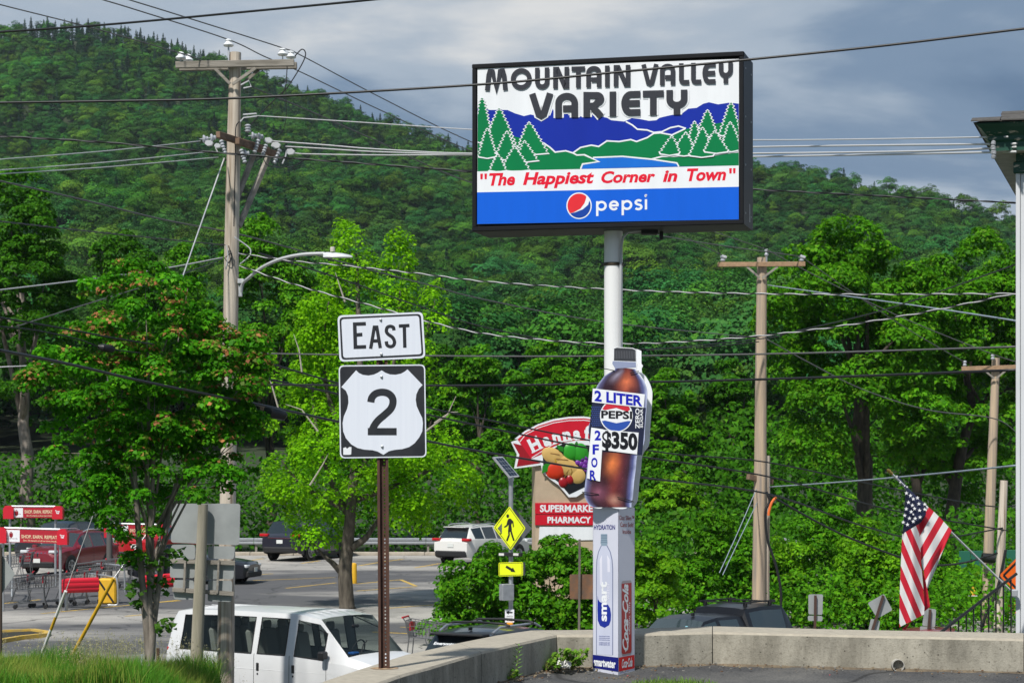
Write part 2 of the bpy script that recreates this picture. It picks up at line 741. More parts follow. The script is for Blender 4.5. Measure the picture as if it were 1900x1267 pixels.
def asphalt_mat(name, dark, light, scale, stretch, lo, hi, grit=1.0):
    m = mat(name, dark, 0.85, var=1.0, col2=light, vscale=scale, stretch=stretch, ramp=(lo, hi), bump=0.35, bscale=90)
    nt = m.node_tree
    b = nt.nodes["Principled BSDF"]
    src = b.inputs["Base Color"].links[0].from_socket
    t = nt.nodes.new("ShaderNodeTexCoord")
    n = nt.nodes.new("ShaderNodeTexNoise")
    n.inputs["Scale"].default_value = 60
    n.inputs["Detail"].default_value = 4
    nt.links.new(t.outputs["Object"], n.inputs["Vector"])
    r = nt.nodes.new("ShaderNodeValToRGB")
    r.color_ramp.elements[0].position, r.color_ramp.elements[1].position = 0.3, 0.75
    r.color_ramp.elements[0].color = (0.6, 0.6, 0.6, 1)
    r.color_ramp.elements[1].color = (1.35, 1.33, 1.3, 1)
    nt.links.new(n.outputs[0], r.inputs[0])
    mx = nt.nodes.new("ShaderNodeMix")
    mx.data_type = 'RGBA'
    mx.blend_type = 'MULTIPLY'
    mx.inputs[0].default_value = grit
    nt.links.new(src, mx.inputs[6])
    nt.links.new(r.outputs[0], mx.inputs[7])

    def darken(prev, fac, p0, p1, v):
        r_ = nt.nodes.new("ShaderNodeValToRGB")
        r_.color_ramp.elements[0].position, r_.color_ramp.elements[1].position = p0, p1
        a_, b_ = ((v, v, v, 1), (1, 1, 1, 1)) if p0 < .2 else ((1, 1, 1, 1), (v, v, v, 1))
        r_.color_ramp.elements[0].color, r_.color_ramp.elements[1].color = a_, b_
        nt.links.new(fac, r_.inputs[0])
        x_ = nt.nodes.new("ShaderNodeMix")
        x_.data_type, x_.blend_type = 'RGBA', 'MULTIPLY'
        x_.inputs[0].default_value = 1
        nt.links.new(prev, x_.inputs[6])
        nt.links.new(r_.outputs[0], x_.inputs[7])
        return x_.outputs[2]
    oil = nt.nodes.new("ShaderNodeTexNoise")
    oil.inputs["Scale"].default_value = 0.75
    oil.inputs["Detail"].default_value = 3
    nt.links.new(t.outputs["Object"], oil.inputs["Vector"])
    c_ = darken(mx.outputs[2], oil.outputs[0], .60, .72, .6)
    wob = nt.nodes.new("ShaderNodeTexNoise")
    wob.inputs["Scale"].default_value = 0.9
    nt.links.new(t.outputs["Object"], wob.inputs["Vector"])
    av = nt.nodes.new("ShaderNodeVectorMath")
    av.operation = 'MULTIPLY_ADD'
    av.inputs[1].default_value = (1.6, 1.6, 0)
    nt.links.new(wob.outputs["Color"], av.inputs[0])
    nt.links.new(t.outputs["Object"], av.inputs[2])
    vr = nt.nodes.new("ShaderNodeTexVoronoi")
    vr.feature = 'DISTANCE_TO_EDGE'
    vr.inputs["Scale"].default_value = 0.28
    nt.links.new(av.outputs[0], vr.inputs["Vector"])
    c_ = darken(c_, vr.outputs["Distance"], .004, .011, .4)
    nt.links.new(c_, b.inputs["Base Color"])
    return m


M_LOT = asphalt_mat("lot_asphalt", (0.10, 0.10, 0.105), (0.42, 0.40, 0.37), 0.14, (0.42, 1.0, 1.0), 0.43, 0.58)  # broad patches put sun and shade, along with old paving, into the colour
M_STORE = asphalt_mat("store_asphalt", (0.055, 0.056, 0.06), (0.15, 0.145, 0.135), 1.1, (1, 1, 1), 0.38, 0.72)
M_DIRT = mat("soil", (0.20, 0.155, 0.10), 0.95, var=1, col2=(0.09, 0.07, 0.05), vscale=9, bump=0.6)
M_CONC = mat("pale_concrete", (0.44, 0.39, 0.32), 0.9, var=0.8, col2=(0.33, 0.285, 0.225), vscale=3.5, bump=0.35, bscale=60)
M_YEL = mat("road_yellow", (0.62, 0.40, 0.06), 0.8, var=0.7, col2=(0.22, 0.19, 0.13), vscale=5, ramp=(0.42, 0.68))

# ---- ground sheet far beyond everything, then the hill terrain on it
RIDGE = [(-1500, 150), (-400, 70), (0, 40), (60, 30), (160, 32), (240, 42), (330, 68), (420, 98), (560, 152), (640, 182), (700, 207), (800, 236), (880, 260), (1000, 270), (1150, 278), (1300, 286), (1400, 290), (1500, 302), (1560, 310), (1650, 330), (1720, 338), (1800, 362), (1880, 386), (2300, 445), (3300, 560)]
RX = np.array([r[0] for r in RIDGE], float)
RYY = np.array([r[1] for r in RIDGE], float)


def ridge_dist(u):
    return 1120 - 1000 * np.clip(u, -0.5, 0.4)


def terrain_z(x, y):
    x, y = np.asarray(x, float), np.asarray(y, float)
    u = np.clip(x / np.maximum(y, 1.0), -0.6, 0.6)
    Dr = ridge_dist(u)
    er = (HY - np.interp(HX + u * F, RX, RYY)) / F - 13.0 / Dr
    s = np.clip((y - 140.0) / (Dr - 140.0), 0, 1)
    e0 = -4.25 / 140.0
    e = e0 + (er - e0) * s ** 0.72
    z = EYE + y * e
    z = np.where(y < 140, -2.45, z)
    ridge = EYE + Dr * er
    z = np.where(y > Dr, np.maximum(ridge - 0.22 * (y - Dr), -3.0), z)
    w = np.sin(np.clip(s, 0, 1) * PI) ** 0.7
    b = 7 * np.sin(x / 43.0 + 1.3 + y / 190.0) * np.sin(y / 71.0 + x / 130) + 5 * np.sin(x / 23.0 - y / 57.0) + 3.5 * np.sin(x / 14.0 + y / 31.0 + 2.0)
    return z + b * w * np.clip((y - 150) / 250, 0, 1)


def grid_object(name, xs, ys, zf, m):
    X, Y = np.meshgrid(xs, ys)
    Z = zf(X, Y)
    nx, ny = len(xs), len(ys)
    me = bpy.data.meshes.new(name)
    V = np.stack([X, Y, Z], -1).reshape(-1, 3)
    i = np.arange((ny - 1) * (nx - 1))
    a = (i // (nx - 1)) * nx + i % (nx - 1)
    Fc = np.stack([a, a + 1, a + nx + 1, a + nx], -1)
    me.from_pydata(V.tolist(), [], Fc.tolist())
    me.polygons.foreach_set("use_smooth", [True] * len(me.polygons))
    me.materials.append(m)
    o = bpy.data.objects.new(name, me)
    COL.objects.link(o)
    return o


M_WOODFLOOR = mat("forest_floor", (0.035, 0.055, 0.02), 1.0, var=1, col2=(0.02, 0.03, 0.012), vscale=0.1)
M_MEADOW = mat("far_ground", (0.06, 0.09, 0.03), 1.0, var=1, col2=(0.04, 0.06, 0.02), vscale=0.02)
gb = MB()
gb.poly([(-6000, -400, -6.5), (6000, -400, -6.5), (6000, 9000, -6.5), (-6000, 9000, -6.5)])
tag(gb.build("ground", M_MEADOW), kind="structure")
hill = grid_object("hill_terrain", np.linspace(-900, 900, 151), np.r_[np.linspace(100.6, 200, 12), np.linspace(215, 1900, 110)], terrain_z, M_WOODFLOOR)
tag(hill, kind="structure")

# ---- sloping car park and the store's own lot
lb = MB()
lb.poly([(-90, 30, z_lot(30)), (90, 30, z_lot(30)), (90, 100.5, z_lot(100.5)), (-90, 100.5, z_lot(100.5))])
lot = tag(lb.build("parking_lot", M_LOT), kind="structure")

WALL = [((520, 1350), (430, 1335)), ((701.5, 1267), (600, 1262)), ((743, 1252), (665, 1241)), ((800, 1236.5), (752, 1214)), ((893, 1209), (850, 1192)), ((960, 1193.5), (920, 1178)), ((1033, 1177.6), (985, 1168.5)), ((1098, 1177.8), (1098, 1167.5)), ((1322, 1172), (1322, 1160.8)), ((1559, 1177.5), (1559, 1166.9)), ((1900, 1185), (1900, 1173.7)), ((2400, 1197), (2400, 1186))]
ZT = 0.35


def wall_pt(px, py):
    d = F * (EYE - ZT) / (py - HY)
    return Vector(((px - HX) / F * d, d, 0))


WP = [(wall_pt(*a), wall_pt(*b)) for a, b in WALL]
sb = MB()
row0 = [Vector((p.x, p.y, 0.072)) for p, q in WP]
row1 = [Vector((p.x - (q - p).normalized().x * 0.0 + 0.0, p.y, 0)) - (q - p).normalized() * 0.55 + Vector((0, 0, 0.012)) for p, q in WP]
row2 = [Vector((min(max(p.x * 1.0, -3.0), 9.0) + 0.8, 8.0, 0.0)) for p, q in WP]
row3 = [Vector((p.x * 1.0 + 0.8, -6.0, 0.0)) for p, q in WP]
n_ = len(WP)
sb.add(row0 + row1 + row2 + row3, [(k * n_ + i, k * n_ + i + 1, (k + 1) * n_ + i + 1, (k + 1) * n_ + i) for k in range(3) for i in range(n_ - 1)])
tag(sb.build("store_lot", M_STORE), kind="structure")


def concrete_wall_mat():
    m = bpy.data.materials.new("cast_concrete")
    m.use_nodes = True
    nt = m.node_tree
    b = nt.nodes["Principled BSDF"]
    b.inputs["Roughness"].default_value = 0.92
    t = nt.nodes.new("ShaderNodeTexCoord")

    def noise(scale, stretch, detail=6):
        mp = nt.nodes.new("ShaderNodeMapping")
        mp.inputs["Scale"].default_value = stretch
        nt.links.new(t.outputs["Object"], mp.inputs[0])
        n = nt.nodes.new("ShaderNodeTexNoise")
        n.inputs["Scale"].default_value = scale
        n.inputs["Detail"].default_value = detail
        n.inputs["Roughness"].default_value = 0.65
        nt.links.new(mp.outputs[0], n.inputs["Vector"])
        return n.outputs[0]

    def ramp(f, p0, c0, p1, c1):
        r = nt.nodes.new("ShaderNodeValToRGB")
        r.color_ramp.elements[0].position, r.color_ramp.elements[1].position = p0, p1
        r.color_ramp.elements[0].color, r.color_ramp.elements[1].color = (*c0, 1), (*c1, 1)
        nt.links.new(f, r.inputs[0])
        return r.outputs[0]

    def mult(a, c):
        x = nt.nodes.new("ShaderNodeMix")
        x.data_type, x.blend_type = 'RGBA', 'MULTIPLY'
        x.inputs[0].default_value = 1
        nt.links.new(a, x.inputs[6])
        nt.links.new(c, x.inputs[7])
        return x.outputs[2]
    c = ramp(noise(2.2, (1, 1, 1.0)), 0.3, (0.40, 0.375, 0.315), 0.7, (0.27, 0.255, 0.215))
    c = mult(c, ramp(noise(5.5, (1, 1, 0.25)), 0.36, (0.62, 0.61, 0.58), 0.60, (1.08, 1.07, 1.04)))
    c = mult(c, ramp(noise(45, (1, 1, 1), 3), 0.3, (0.72, 0.71, 0.69), 0.48, (1, 1, 1)))
    vo = nt.nodes.new("ShaderNodeTexVoronoi")
    vo.inputs["Scale"].default_value = 17
    nt.links.new(t.outputs["Object"], vo.inputs["Vector"])
    c = mult(c, ramp(vo.outputs["Distance"], 0.07, (0.35, 0.34, 0.32), 0.14, (1, 1, 1)))
    nt.links.new(c, b.inputs["Base Color"])
    bp = nt.nodes.new("ShaderNodeBump")
    bp.inputs["Strength"].default_value = 0.5
    bp.inputs["Distance"].default_value = 0.01
    nt.links.new(noise(60, (1, 1, 1)), bp.inputs["Height"])
    nt.links.new(bp.outputs[0], b.inputs["Normal"])
    MATS["cast_concrete"] = m
    return m


M_WALL = concrete_wall_mat()
M_WALLTOP = mat("weathered_wall_top", (0.44, 0.395, 0.315), 0.95, var=0.9, col2=(0.34, 0.305, 0.245), vscale=14, bump=0.4, bscale=120)
wall_t = thing("retaining_wall", "long low concrete retaining wall bending round the store lot", "wall", (0, 18, 0))
wall_t["kind"] = "thing"


def wall_section(i0, i1, g0=0.004, g1=0.004):
    st = [(WP[i][0].copy(), WP[i][1].copy()) for i in range(i0, i1 + 1)]
    for k, g, j in ((0, g0, 1), (-1, g1, -2)):
        for s_ in (0, 1):
            p, q = st[k][s_], st[j][s_]
            v = (q - p).normalized() * g
            st[k] = (st[k][0] + v, st[k][1]) if s_ == 0 else (st[k][0], st[k][1] + v)
    mb = MB()
    vs = []
    for p, q in st:
        nrm = (q - p).normalized()
        prof = [(p - nrm * 0.01, -0.05), (p - nrm * 0.006, 0.12), (p, ZT - 0.018), (p + nrm * 0.02, ZT), (q - nrm * 0.02, ZT), (q, ZT - 0.02), (q + nrm * 0.03, -4.4)]
        vs += [Vector((a.x, a.y, z)) for a, z in prof]
    n = 7
    for i in range(len(st) - 1):
        for j in range(n - 1):
            mb.add([vs[i * n + j], vs[i * n + j + 1], vs[(i + 1) * n + j + 1], vs[(i + 1) * n + j]], [(0, 3, 2, 1)], 1 if j in (2, 3, 4) else 0)
    mb.poly(vs[:n])
    mb.poly(vs[-n:][::-1])
    return mb.build("wall_section", [M_WALL, M_WALLTOP], wall_t)


wall_section(0, 2)
wall_section(2, 4)
wall_section(4, 6)
wall_section(6, 8)
wall_section(8, 10)
wall_section(10, 11)
for i in (2, 4, 6, 8, 10):      # dark filler recessed in each joint
    p, q = WP[i]
    nrm = (q - p).normalized()
    tg = Vector((nrm.y, -nrm.x, 0)) * 0.0036
    m_ = MB()
    pr_ = [(p + nrm * .012, -.05), (p + nrm * .012, ZT - .014), (q - nrm * .012, ZT - .014), (q - nrm * .012, -4.3)]
    m_.prism([Vector((a.x, a.y, z)) + tg for a, z in pr_], [Vector((a.x, a.y, z)) - tg for a, z in pr_])
    m_.build("joint_filler", mat("joint_dark", (.05, .045, .04), .95), wall_t)

# strip of soil, stones and dead leaves along the foot of the wall
mb = MB()
rg = np.random.default_rng(3)
ra, rb = [], []
for i in range(4, n_ - 1):
    for k in range(14):
        f = k / 14
        p, q = WP[i][0].lerp(WP[i + 1][0], f), WP[i][1].lerp(WP[i + 1][1], f)
        v = (q - p).normalized()
        w_ = 0.07 + 0.05 * math.sin(i * 2.1 + f * 5) * math.sin(i + f * 13) + rg.uniform(0, .03)
        ra.append((p.x + v.x * .02, p.y + v.y * .02, .088))
        rb.append((p.x - v.x * w_, p.y - v.y * w_, .0655 - w_ * .085))
mb.add(ra + rb, [(i, i + len(ra), i + len(ra) + 1, i + 1) for i in range(len(ra) - 1)])
tag(mb.build("soil_strip", M_DIRT), kind="structure")
mb = MB()
for k in range(420):
    i = rg.integers(3, n_ - 2)
    f = rg.random()
    p = WP[i][0].lerp(WP[i + 1][0], f)
    q = WP[i][1].lerp(WP[i + 1][1], f)
    v = (q - p).normalized()
    o = abs(rg.normal()) * 0.16 + 0.02
    s_ = rg.uniform(0.004, 0.013)
    mb.box((p.x - v.x * o, p.y - v.y * o, 0.09 - 0.08 * min(o, .55)), (s_ * 1.6, s_, s_ * .6), Matrix.Rotation(rg.random() * 6, 3, 'Z') @ Matrix.Rotation(rg.normal() * .4, 3, 'X'), int(rg.integers(3)))
for k in range(150):   # pebbles round the pole cover
    a, r_ = rg.random() * 6.28, 0.16 + abs(rg.normal()) * 0.13
    s_ = rg.uniform(0.005, 0.014)
    mb.box((0.855 + r_ * math.cos(a), 18.1 + r_ * math.sin(a) * 1.0 - .05, 0.03), (s_, s_ * .8, s_ * .6), Matrix.Rotation(a * 3, 3, 'Z'), int(rg.integers(3)))
gv = mb.build("gravel_debris", [mat("debris_tan", (0.24, 0.19, 0.12), 0.9), mat("debris_brown", (0.17, 0.09, 0.045), 0.9), mat("debris_grey", (0.22, 0.21, 0.19), 0.9)])
tag(gv, "scattered pebbles and dead leaf bits along the wall foot", "debris", kind="stuff")

# ---- yellow paint, kerb and island in the car park
mk = []
lines = [((468, 1039), (489, 1036)), ((558, 1045), (593, 1040)), ((667, 1049), (709, 1042)), ((709, 1042), (749, 1037)), ((433, 1078), (622, 1071)), ((530, 1091), (623, 1081)), ((662, 1083), (744, 1075)), ((743, 1075), (772, 1087)), ((662, 1096), (772, 1088)), ((296, 1117), (336, 1114)), ((468, 1067), (506, 1064)), ((691, 1172), (758, 1175)), ((743, 1163), (770, 1164)), ((77, 1138), (232, 1123)), ((232, 1143), (264, 1140)), ((232, 1123), (330, 1113)), ((770, 1053), (816, 1045)), ((0, 1120), (75, 1112)), ((330, 1060), (395, 1052)), ((850, 1118), (720, 1128))]
mkt = bpy.data.objects.new("parking_line_markings", None)
COL.objects.link(mkt)
mkt["kind"] = "structure"
for a, b in lines:
    p, q = LOT(*a, up=0.006), LOT(*b, up=0.006)
    v = (q - p).normalized()
    nrm = Vector((-v.y, v.x, 0)) * 0.075
    m_ = MB()
    m_.poly([p + nrm, p - nrm, q - nrm, q + nrm])
    m_.build("parking_line", M_YEL, mkt)

kb = MB()
y0 = 99.0
for i in range(60):
    x0 = -60 + i * 2.0
    kb.box((x0 + 1.0, y0, z_lot(y0) + 0.06), (1.985, 0.5, 0.17), None, 0, 0.03)
kerb = tag(kb.build("kerb", M_CONC), kind="structure")
isl = MB()
ipts = [LOT(*p) for p in ((-90, 1196), (-20, 1196), (40, 1186), (86, 1181), (88, 1177), (60, 1173), (-10, 1176), (-90, 1180))]
for i in range(1, len(ipts) - 1):
    isl.bar(ipts[i] + Vector((0, 0, .05)), ipts[i + 1 if i < len(ipts) - 2 else 1] + Vector((0, 0, .05)), 0.15, 0.12)
tag(isl.build("yellow_island_kerb", mat("kerb_yellow", (0.66, 0.42, 0.05), 0.75, var=0.6, col2=(0.35, 0.28, 0.16), vscale=7)), kind="structure")
isf = MB()
isf.poly([p + Vector((0, 0, 0.05)) for p in ipts[1:-1]])
tag(isf.build("island_soil", mat("dark_mulch", (0.035, 0.03, 0.025), 1.0, var=1, col2=(0.02, 0.025, 0.012), vscale=6)), kind="structure")


# ---- grass bank between the lots
def bank_z(x, y):
    x, y = np.asarray(x, float), np.asarray(y, float)
    D = np.where(y < 37, 0.1018 * y + 0.16, 3.925 + 0 * y)
    D = D + np.clip((y - 39.6) / 1.6, 0, 1) ** 1.3 * 1.5
    D = D + np.clip(x + 5.7, 0, 9) * 0.55 + np.clip(-9.0 - x, 0, 20) * 0.03
    D = D + 0.05 * np.sin(x * 2.3) * np.sin(y * 1.9)
    return EYE - D


bank = grid_object("grass_bank", np.linspace(-16, -0.8, 60), np.linspace(25, 41.4, 60), bank_z, mat("turf_soil", (0.07, 0.10, 0.025), 1.0, var=1, col2=(0.12, 0.10, 0.04), vscale=3))
tag(bank, kind="structure")


def blades(name, pts, hts, wid, cols, m, seed, lean=0.35, seeds=None):
    rg = np.random.default_rng(seed)
    n = len(pts)
    az = rg.random(n) * 2 * PI
    ln = np.abs(rg.normal(0, lean, n)) + 0.05
    d = np.c_[np.cos(az), np.sin(az), np.zeros(n)]
    sd = np.c_[-np.sin(az), np.cos(az), np.zeros(n)]
    face = rg.random(n) * 2 * PI
    sd = np.c_[np.cos(face), np.sin(face) * 0.5, np.zeros(n)]
    V = np.empty((n, 5, 3), np.float32)
    w = np.asarray(wid)[:, None]
    h = np.asarray(hts)[:, None]
    z = np.array([0, 0, 1.0])
    V[:, 0] = pts - sd * w
    V[:, 1] = pts + sd * w
    m_ = pts + d * h * ln[:, None] * 0.35 + z * h * 0.6
    V[:, 2] = m_ + sd * w * 0.7
    V[:, 3] = m_ - sd * w * 0.7
    V[:, 4] = pts + d * h * ln[:, None] + z * h * (1 - 0.35 * ln[:, None] ** 2)
    me = bpy.data.meshes.new(name)
    me.vertices.add(n * 5)
    me.vertices.foreach_set("co", V.ravel())
    base = np.arange(n)[:, None] * 5
    lp = (base + np.array([0, 1, 2, 3, 3, 2, 4])[None, :]).astype(np.int32)
    me.loops.add(n * 7)
    me.loops.foreach_set("vertex_index", lp.ravel())
    me.polygons.add(n * 2)
    st = (np.arange(n)[:, None] * 7 + np.array([0, 4])[None, :]).astype(np.int32)
    me.polygons.foreach_set("loop_start", st.ravel())
    me.polygons.foreach_set("loop_total", np.tile(np.array([4, 3], np.int32), n))
    me.update(calc_edges=True)
    at = me.color_attributes.new("col", 'FLOAT_COLOR', 'POINT')
    c4 = np.ones((n, 5, 4), np.float32)
    c4[:, :, :3] = np.asarray(cols)[:, None, :]
    at.data.foreach_set("color", c4.ravel())
    me.materials.append(m)
    o = bpy.data.objects.new(name, me)
    COL.objects.link(o)
    return o


rg = np.random.default_rng(11)
N = 52000
gy = rg.uniform(30.5, 40.4, N)
gx = gy * rg.uniform(-.262, -.136, N)
gz = bank_z(gx, gy)
patch = np.sin(gx * 1.7 + 0.6) * np.sin(gy * 1.1 + gx * .4) + rg.normal(0, .35, N)
gcol = np.where((patch > 0.0)[:, None], np.array([[0.25, 0.32, 0.055]]), np.array([[0.085, 0.25, 0.02]])) * rg.uniform(0.65, 1.3, (N, 1))
gh = rg.uniform(0.3, 0.72, N) * (0.8 + 0.25 * np.sin(gx * 2.1))
g1 = blades("meadow_grass", np.c_[gx, gy, gz], gh, rg.uniform(0.004, 0.009, N), gcol, leaf_mat("grass_leaf", trans=0.3), 5)
tag(g1, "long unmown green grass on the bank below the maple", "grass", kind="stuff")
N = 420
gx, gy = rg.uniform(-9.6, -5.0, N), rg.uniform(37.0, 40.2, N)
gx = np.where(rg.random(N) < .5, rg.normal(-7.3, .55, N), gx)
stalks = np.c_[gx, gy, bank_z(gx, gy)]
sh = rg.uniform(0.6, 0.95, N)
g2 = blades("seeding_grass", stalks, sh, np.full(N, 0.004), np.tile([[0.33, 0.32, 0.15]], (N, 1)) * rg.uniform(.8, 1.2, (N, 1)), leaf_mat("grass_leaf"), 6, lean=0.22)
tag(g2, "tall straw coloured grass stalks standing above the bank", "grass", kind="stuff")
k = np.repeat(np.arange(N), 9)
f = rg.uniform(0.78, 1.02, len(k))
cen = stalks[k] + np.c_[rg.normal(0, .022, len(k)) + 0.03, rg.normal(0, .022, len(k)), sh[k] * f * .96]
sd_ = leaf_object("grass_seed_plumes", cen, rg.normal(size=(len(k), 3)), rg.uniform(.018, .04, len(k)), np.tile([[0.42, 0.40, 0.22]], (len(k), 1)), leaf_mat("grass_leaf"), None, aspect=.4, seed=4)
tag(sd_, "pale feathery seed heads on the tall grass of the bank", "grass", kind="stuff")
# small grass patch at the camera side of the store lot
N = 1500
a, r_ = rg.random(N) * 6.28, np.sqrt(rg.random(N))
px_, py_ = 1.28 + 0.36 * r_ * np.cos(a), 17.05 + 0.5 * r_ * np.sin(a)
gcol = np.array([[0.13, 0.24, 0.04]]) * rg.uniform(0.7, 1.4, (N, 1))
g3 = blades("lot_grass", np.c_[px_, py_, np.full(N, 0.01)], rg.uniform(.03, .085, N), rg.uniform(.003, .006, N), gcol, leaf_mat("grass_leaf"), 9, lean=.6)
tag(g3, "short sparse grass growing through the asphalt by the pole cover", "grass", kind="stuff")
mb = MB()
mb.poly([(1.28 + 0.62 * math.cos(t_ / 24 * 6.283) * (1 + .15 * math.sin(t_ * 1.3)), 17.0 + 0.62 * math.sin(t_ / 24 * 6.283) * (1 + .12 * math.cos(t_ * 1.9)), 0.0165) for t_ in range(24)])
tag(mb.build("soil_patch", mat("sandy_soil", (0.36, 0.29, 0.18), .95, var=1, col2=(.2, .16, .1), vscale=20, bump=.5)), kind="structure")

# ---- forest on the hill: prototypes shared by thousands of trees
proto_col = bpy.data.collections.new("forest_prototypes")
PALS = [[(3, (0.036, 0.152, 0.026)), (2, (0.050, 0.186, 0.026)), (1, (0.026, 0.116, 0.024))],
        [(3, (0.050, 0.175, 0.018)), (2, (0.072, 0.215, 0.022)), (1, (0.032, 0.128, 0.020))],
        [(3, (0.027, 0.130, 0.034)), (2, (0.037, 0.155, 0.034))]]
M_FOREST = leaf_mat("forest_leaf", hue_instance=True, trans=0.25, rough=0.7, spec=0.03)
for k in range(6):
    rg = np.random.default_rng(100 + k)
    lobes = [(0, 0, 9.2, 3.1, 3.1, 4.6)] + [(rg.normal() * 1.9, rg.normal() * 1.9, rg.uniform(6, 12), 2.2, 2.2, 2.4) for _ in range(5)]
    pd = lobe_pads(rg, lobes, 60, 1.35, low=-0.3, inner=0.75)
    c, nn, idx = dome_leaves(rg, pd, 46, rn=.2)
    cd = (c - np.array([0, 0, 7.0])) / np.array([4.2, 4.2, 5.5])
    nn = nn * .35 + cd / np.maximum(np.linalg.norm(cd, axis=1, keepdims=True), .3) * 1.0
    col = leaf_cols(rg, len(c), PALS[k % 3], 0.12) * rg.uniform(0.85, 1.15, len(pd))[idx][:, None]
    o = leaf_object("forest_a%d" % k, c, nn, rg.uniform(0.3, 0.62, len(c)), col, M_FOREST, None, aspect=0.8, seed=k, link=False)
    proto_col.objects.link(o)
for k in range(3):
    rg = np.random.default_rng(200 + k)
    n = 1900
    h = rg.random(n) ** 1.25
    lay = np.round(h * 15) / 15
    rad = (1 - lay) ** 0.85 * (3.9 + 0.35 * k) * (0.72 + 0.28 * np.sin(lay * 40 + k)) + 0.12
    a = rg.random(n) * 6.283
    a = np.round(a * 9 / 6.283 + lay * 3.3) * 6.283 / 9 + rg.normal(0, .16, n)
    q = np.sqrt(rg.random(n))
    c = np.c_[np.cos(a) * rad * q, np.sin(a) * rad * q, 1.5 + lay * 17 + rg.normal(0, .16, n) - q * rad * .16]
    nn = np.c_[np.cos(a) * .5, np.sin(a) * .5, np.ones(n) * .8] + rg.normal(0, .35, (n, 3))
    col = leaf_cols(rg, n, [(3, (0.022, 0.078, 0.045)), (2, (0.030, 0.100, 0.050)), (0.4 + k * .4, (0.060, 0.095, 0.045))], 0.25)
    o = leaf_object("forest_b%d" % k, c, nn, rg.uniform(.5, 1.0, n), col, M_FOREST, None, aspect=.6, seed=50 + k, link=False)
    proto_col.objects.link(o)

rg = np.random.default_rng(77)
pts, pid, scl = [], [], []
y = 225.0
while y < 1480:
    step = 6.0 + .4 * min(1, (y - 146) / 900)
    half = 0.285 * y + 12
    xs = np.arange(-half, half, step) + rg.uniform(-.45, .45, int(math.ceil(2 * half / step)))[:len(np.arange(-half, half, step))] * step
    ys = y + rg.uniform(-.5, .5, len(xs)) * step
    keep = ys < ridge_dist(xs / ys) + 35
    xs, ys = xs[keep], ys[keep]
    if len(xs):
        zs = terrain_z(xs, ys)
        patch = np.sin(xs / 37 + 1) * np.sin(ys / 61 + xs / 90) + 0.5 * np.sin(xs / 11 + ys / 17)
        s = (ys - 140) / (ridge_dist(xs / ys) - 140)
        pc = 0.03 + 0.22 * np.clip(patch - .15, 0, 1) + 0.5 * np.clip((s - .50) / .3, 0, 1) * np.clip((-xs - 20) / 90, 0, 1) * np.clip(.55 + .6 * np.sin(xs / 31 + ys / 83), 0.2, 1) + .25 * np.clip((s - .9) / .08, 0, 1) * (xs < 30) + 0.05 * (s > .9)
        con = rg.random(len(xs)) < pc
        pid += list(np.where(con, 6 + rg.integers(0, 3, len(xs)), rg.integers(0, 6, len(xs))))
        sc_ = np.where(con, rg.uniform(.62, 1.0, len(xs)), rg.uniform(.7, 1.35, len(xs)))
        scl += list(sc_ * (1.0 - .22 * np.clip((s - .3) / .5, 0, 1)))
        pts += list(np.c_[xs, ys, zs - 1.2])
    y += step
me = bpy.data.meshes.new("hillside_forest")
me.from_pydata([tuple(p) for p in pts], [], [])
a1 = me.attributes.new("pid", 'INT', 'POINT')
a1.data.foreach_set("value", np.array(pid, np.int32))
a2 = me.attributes.new("scl", 'FLOAT', 'POINT')
a2.data.foreach_set("value", np.array(scl, np.float32))
a3 = me.attributes.new("rot", 'FLOAT_VECTOR', 'POINT')
rv = np.zeros((len(pts), 3), np.float32)
rv[:, 2] = rg.random(len(pts)) * 6.283
a3.data.foreach_set("vector", rv.ravel())
forest = bpy.data.objects.new("hillside_forest", me)
COL.objects.link(forest)
tag(forest, "dense mixed green forest covering the whole hillside behind the town", "forest", kind="stuff")
ng = bpy.data.node_groups.new("forest_scatter", 'GeometryNodeTree')
ng.interface.new_socket("Geometry", in_out='INPUT', socket_type='NodeSocketGeometry')
ng.interface.new_socket("Geometry", in_out='OUTPUT', socket_type='NodeSocketGeometry')
gi, go = ng.nodes.new("NodeGroupInput"), ng.nodes.new("NodeGroupOutput")
ip = ng.nodes.new("GeometryNodeInstanceOnPoints")
ci = ng.nodes.new("GeometryNodeCollectionInfo")
ci.inputs[0].default_value = proto_col
ci.inputs[1].default_value = True
ci.inputs[2].default_value = True
ip.inputs["Pick Instance"].default_value = True


def named(n, t):
    q = ng.nodes.new("GeometryNodeInputNamedAttribute")
    q.data_type = t
    q.inputs[0].default_value = n
    return q.outputs[0]


ng.links.new(gi.outputs[0], ip.inputs["Points"])
ng.links.new(ci.outputs[0], ip.inputs["Instance"])
ng.links.new(named("pid", 'INT'), ip.inputs["Instance Index"])
ng.links.new(named("scl", 'FLOAT'), ip.inputs["Scale"])
ng.links.new(named("rot", 'FLOAT_VECTOR'), ip.inputs["Rotation"])
ng.links.new(ip.outputs[0], go.inputs[0])
forest.modifiers.new("scatter", 'NODES').node_group = ng
print("forest trees", len(pts))

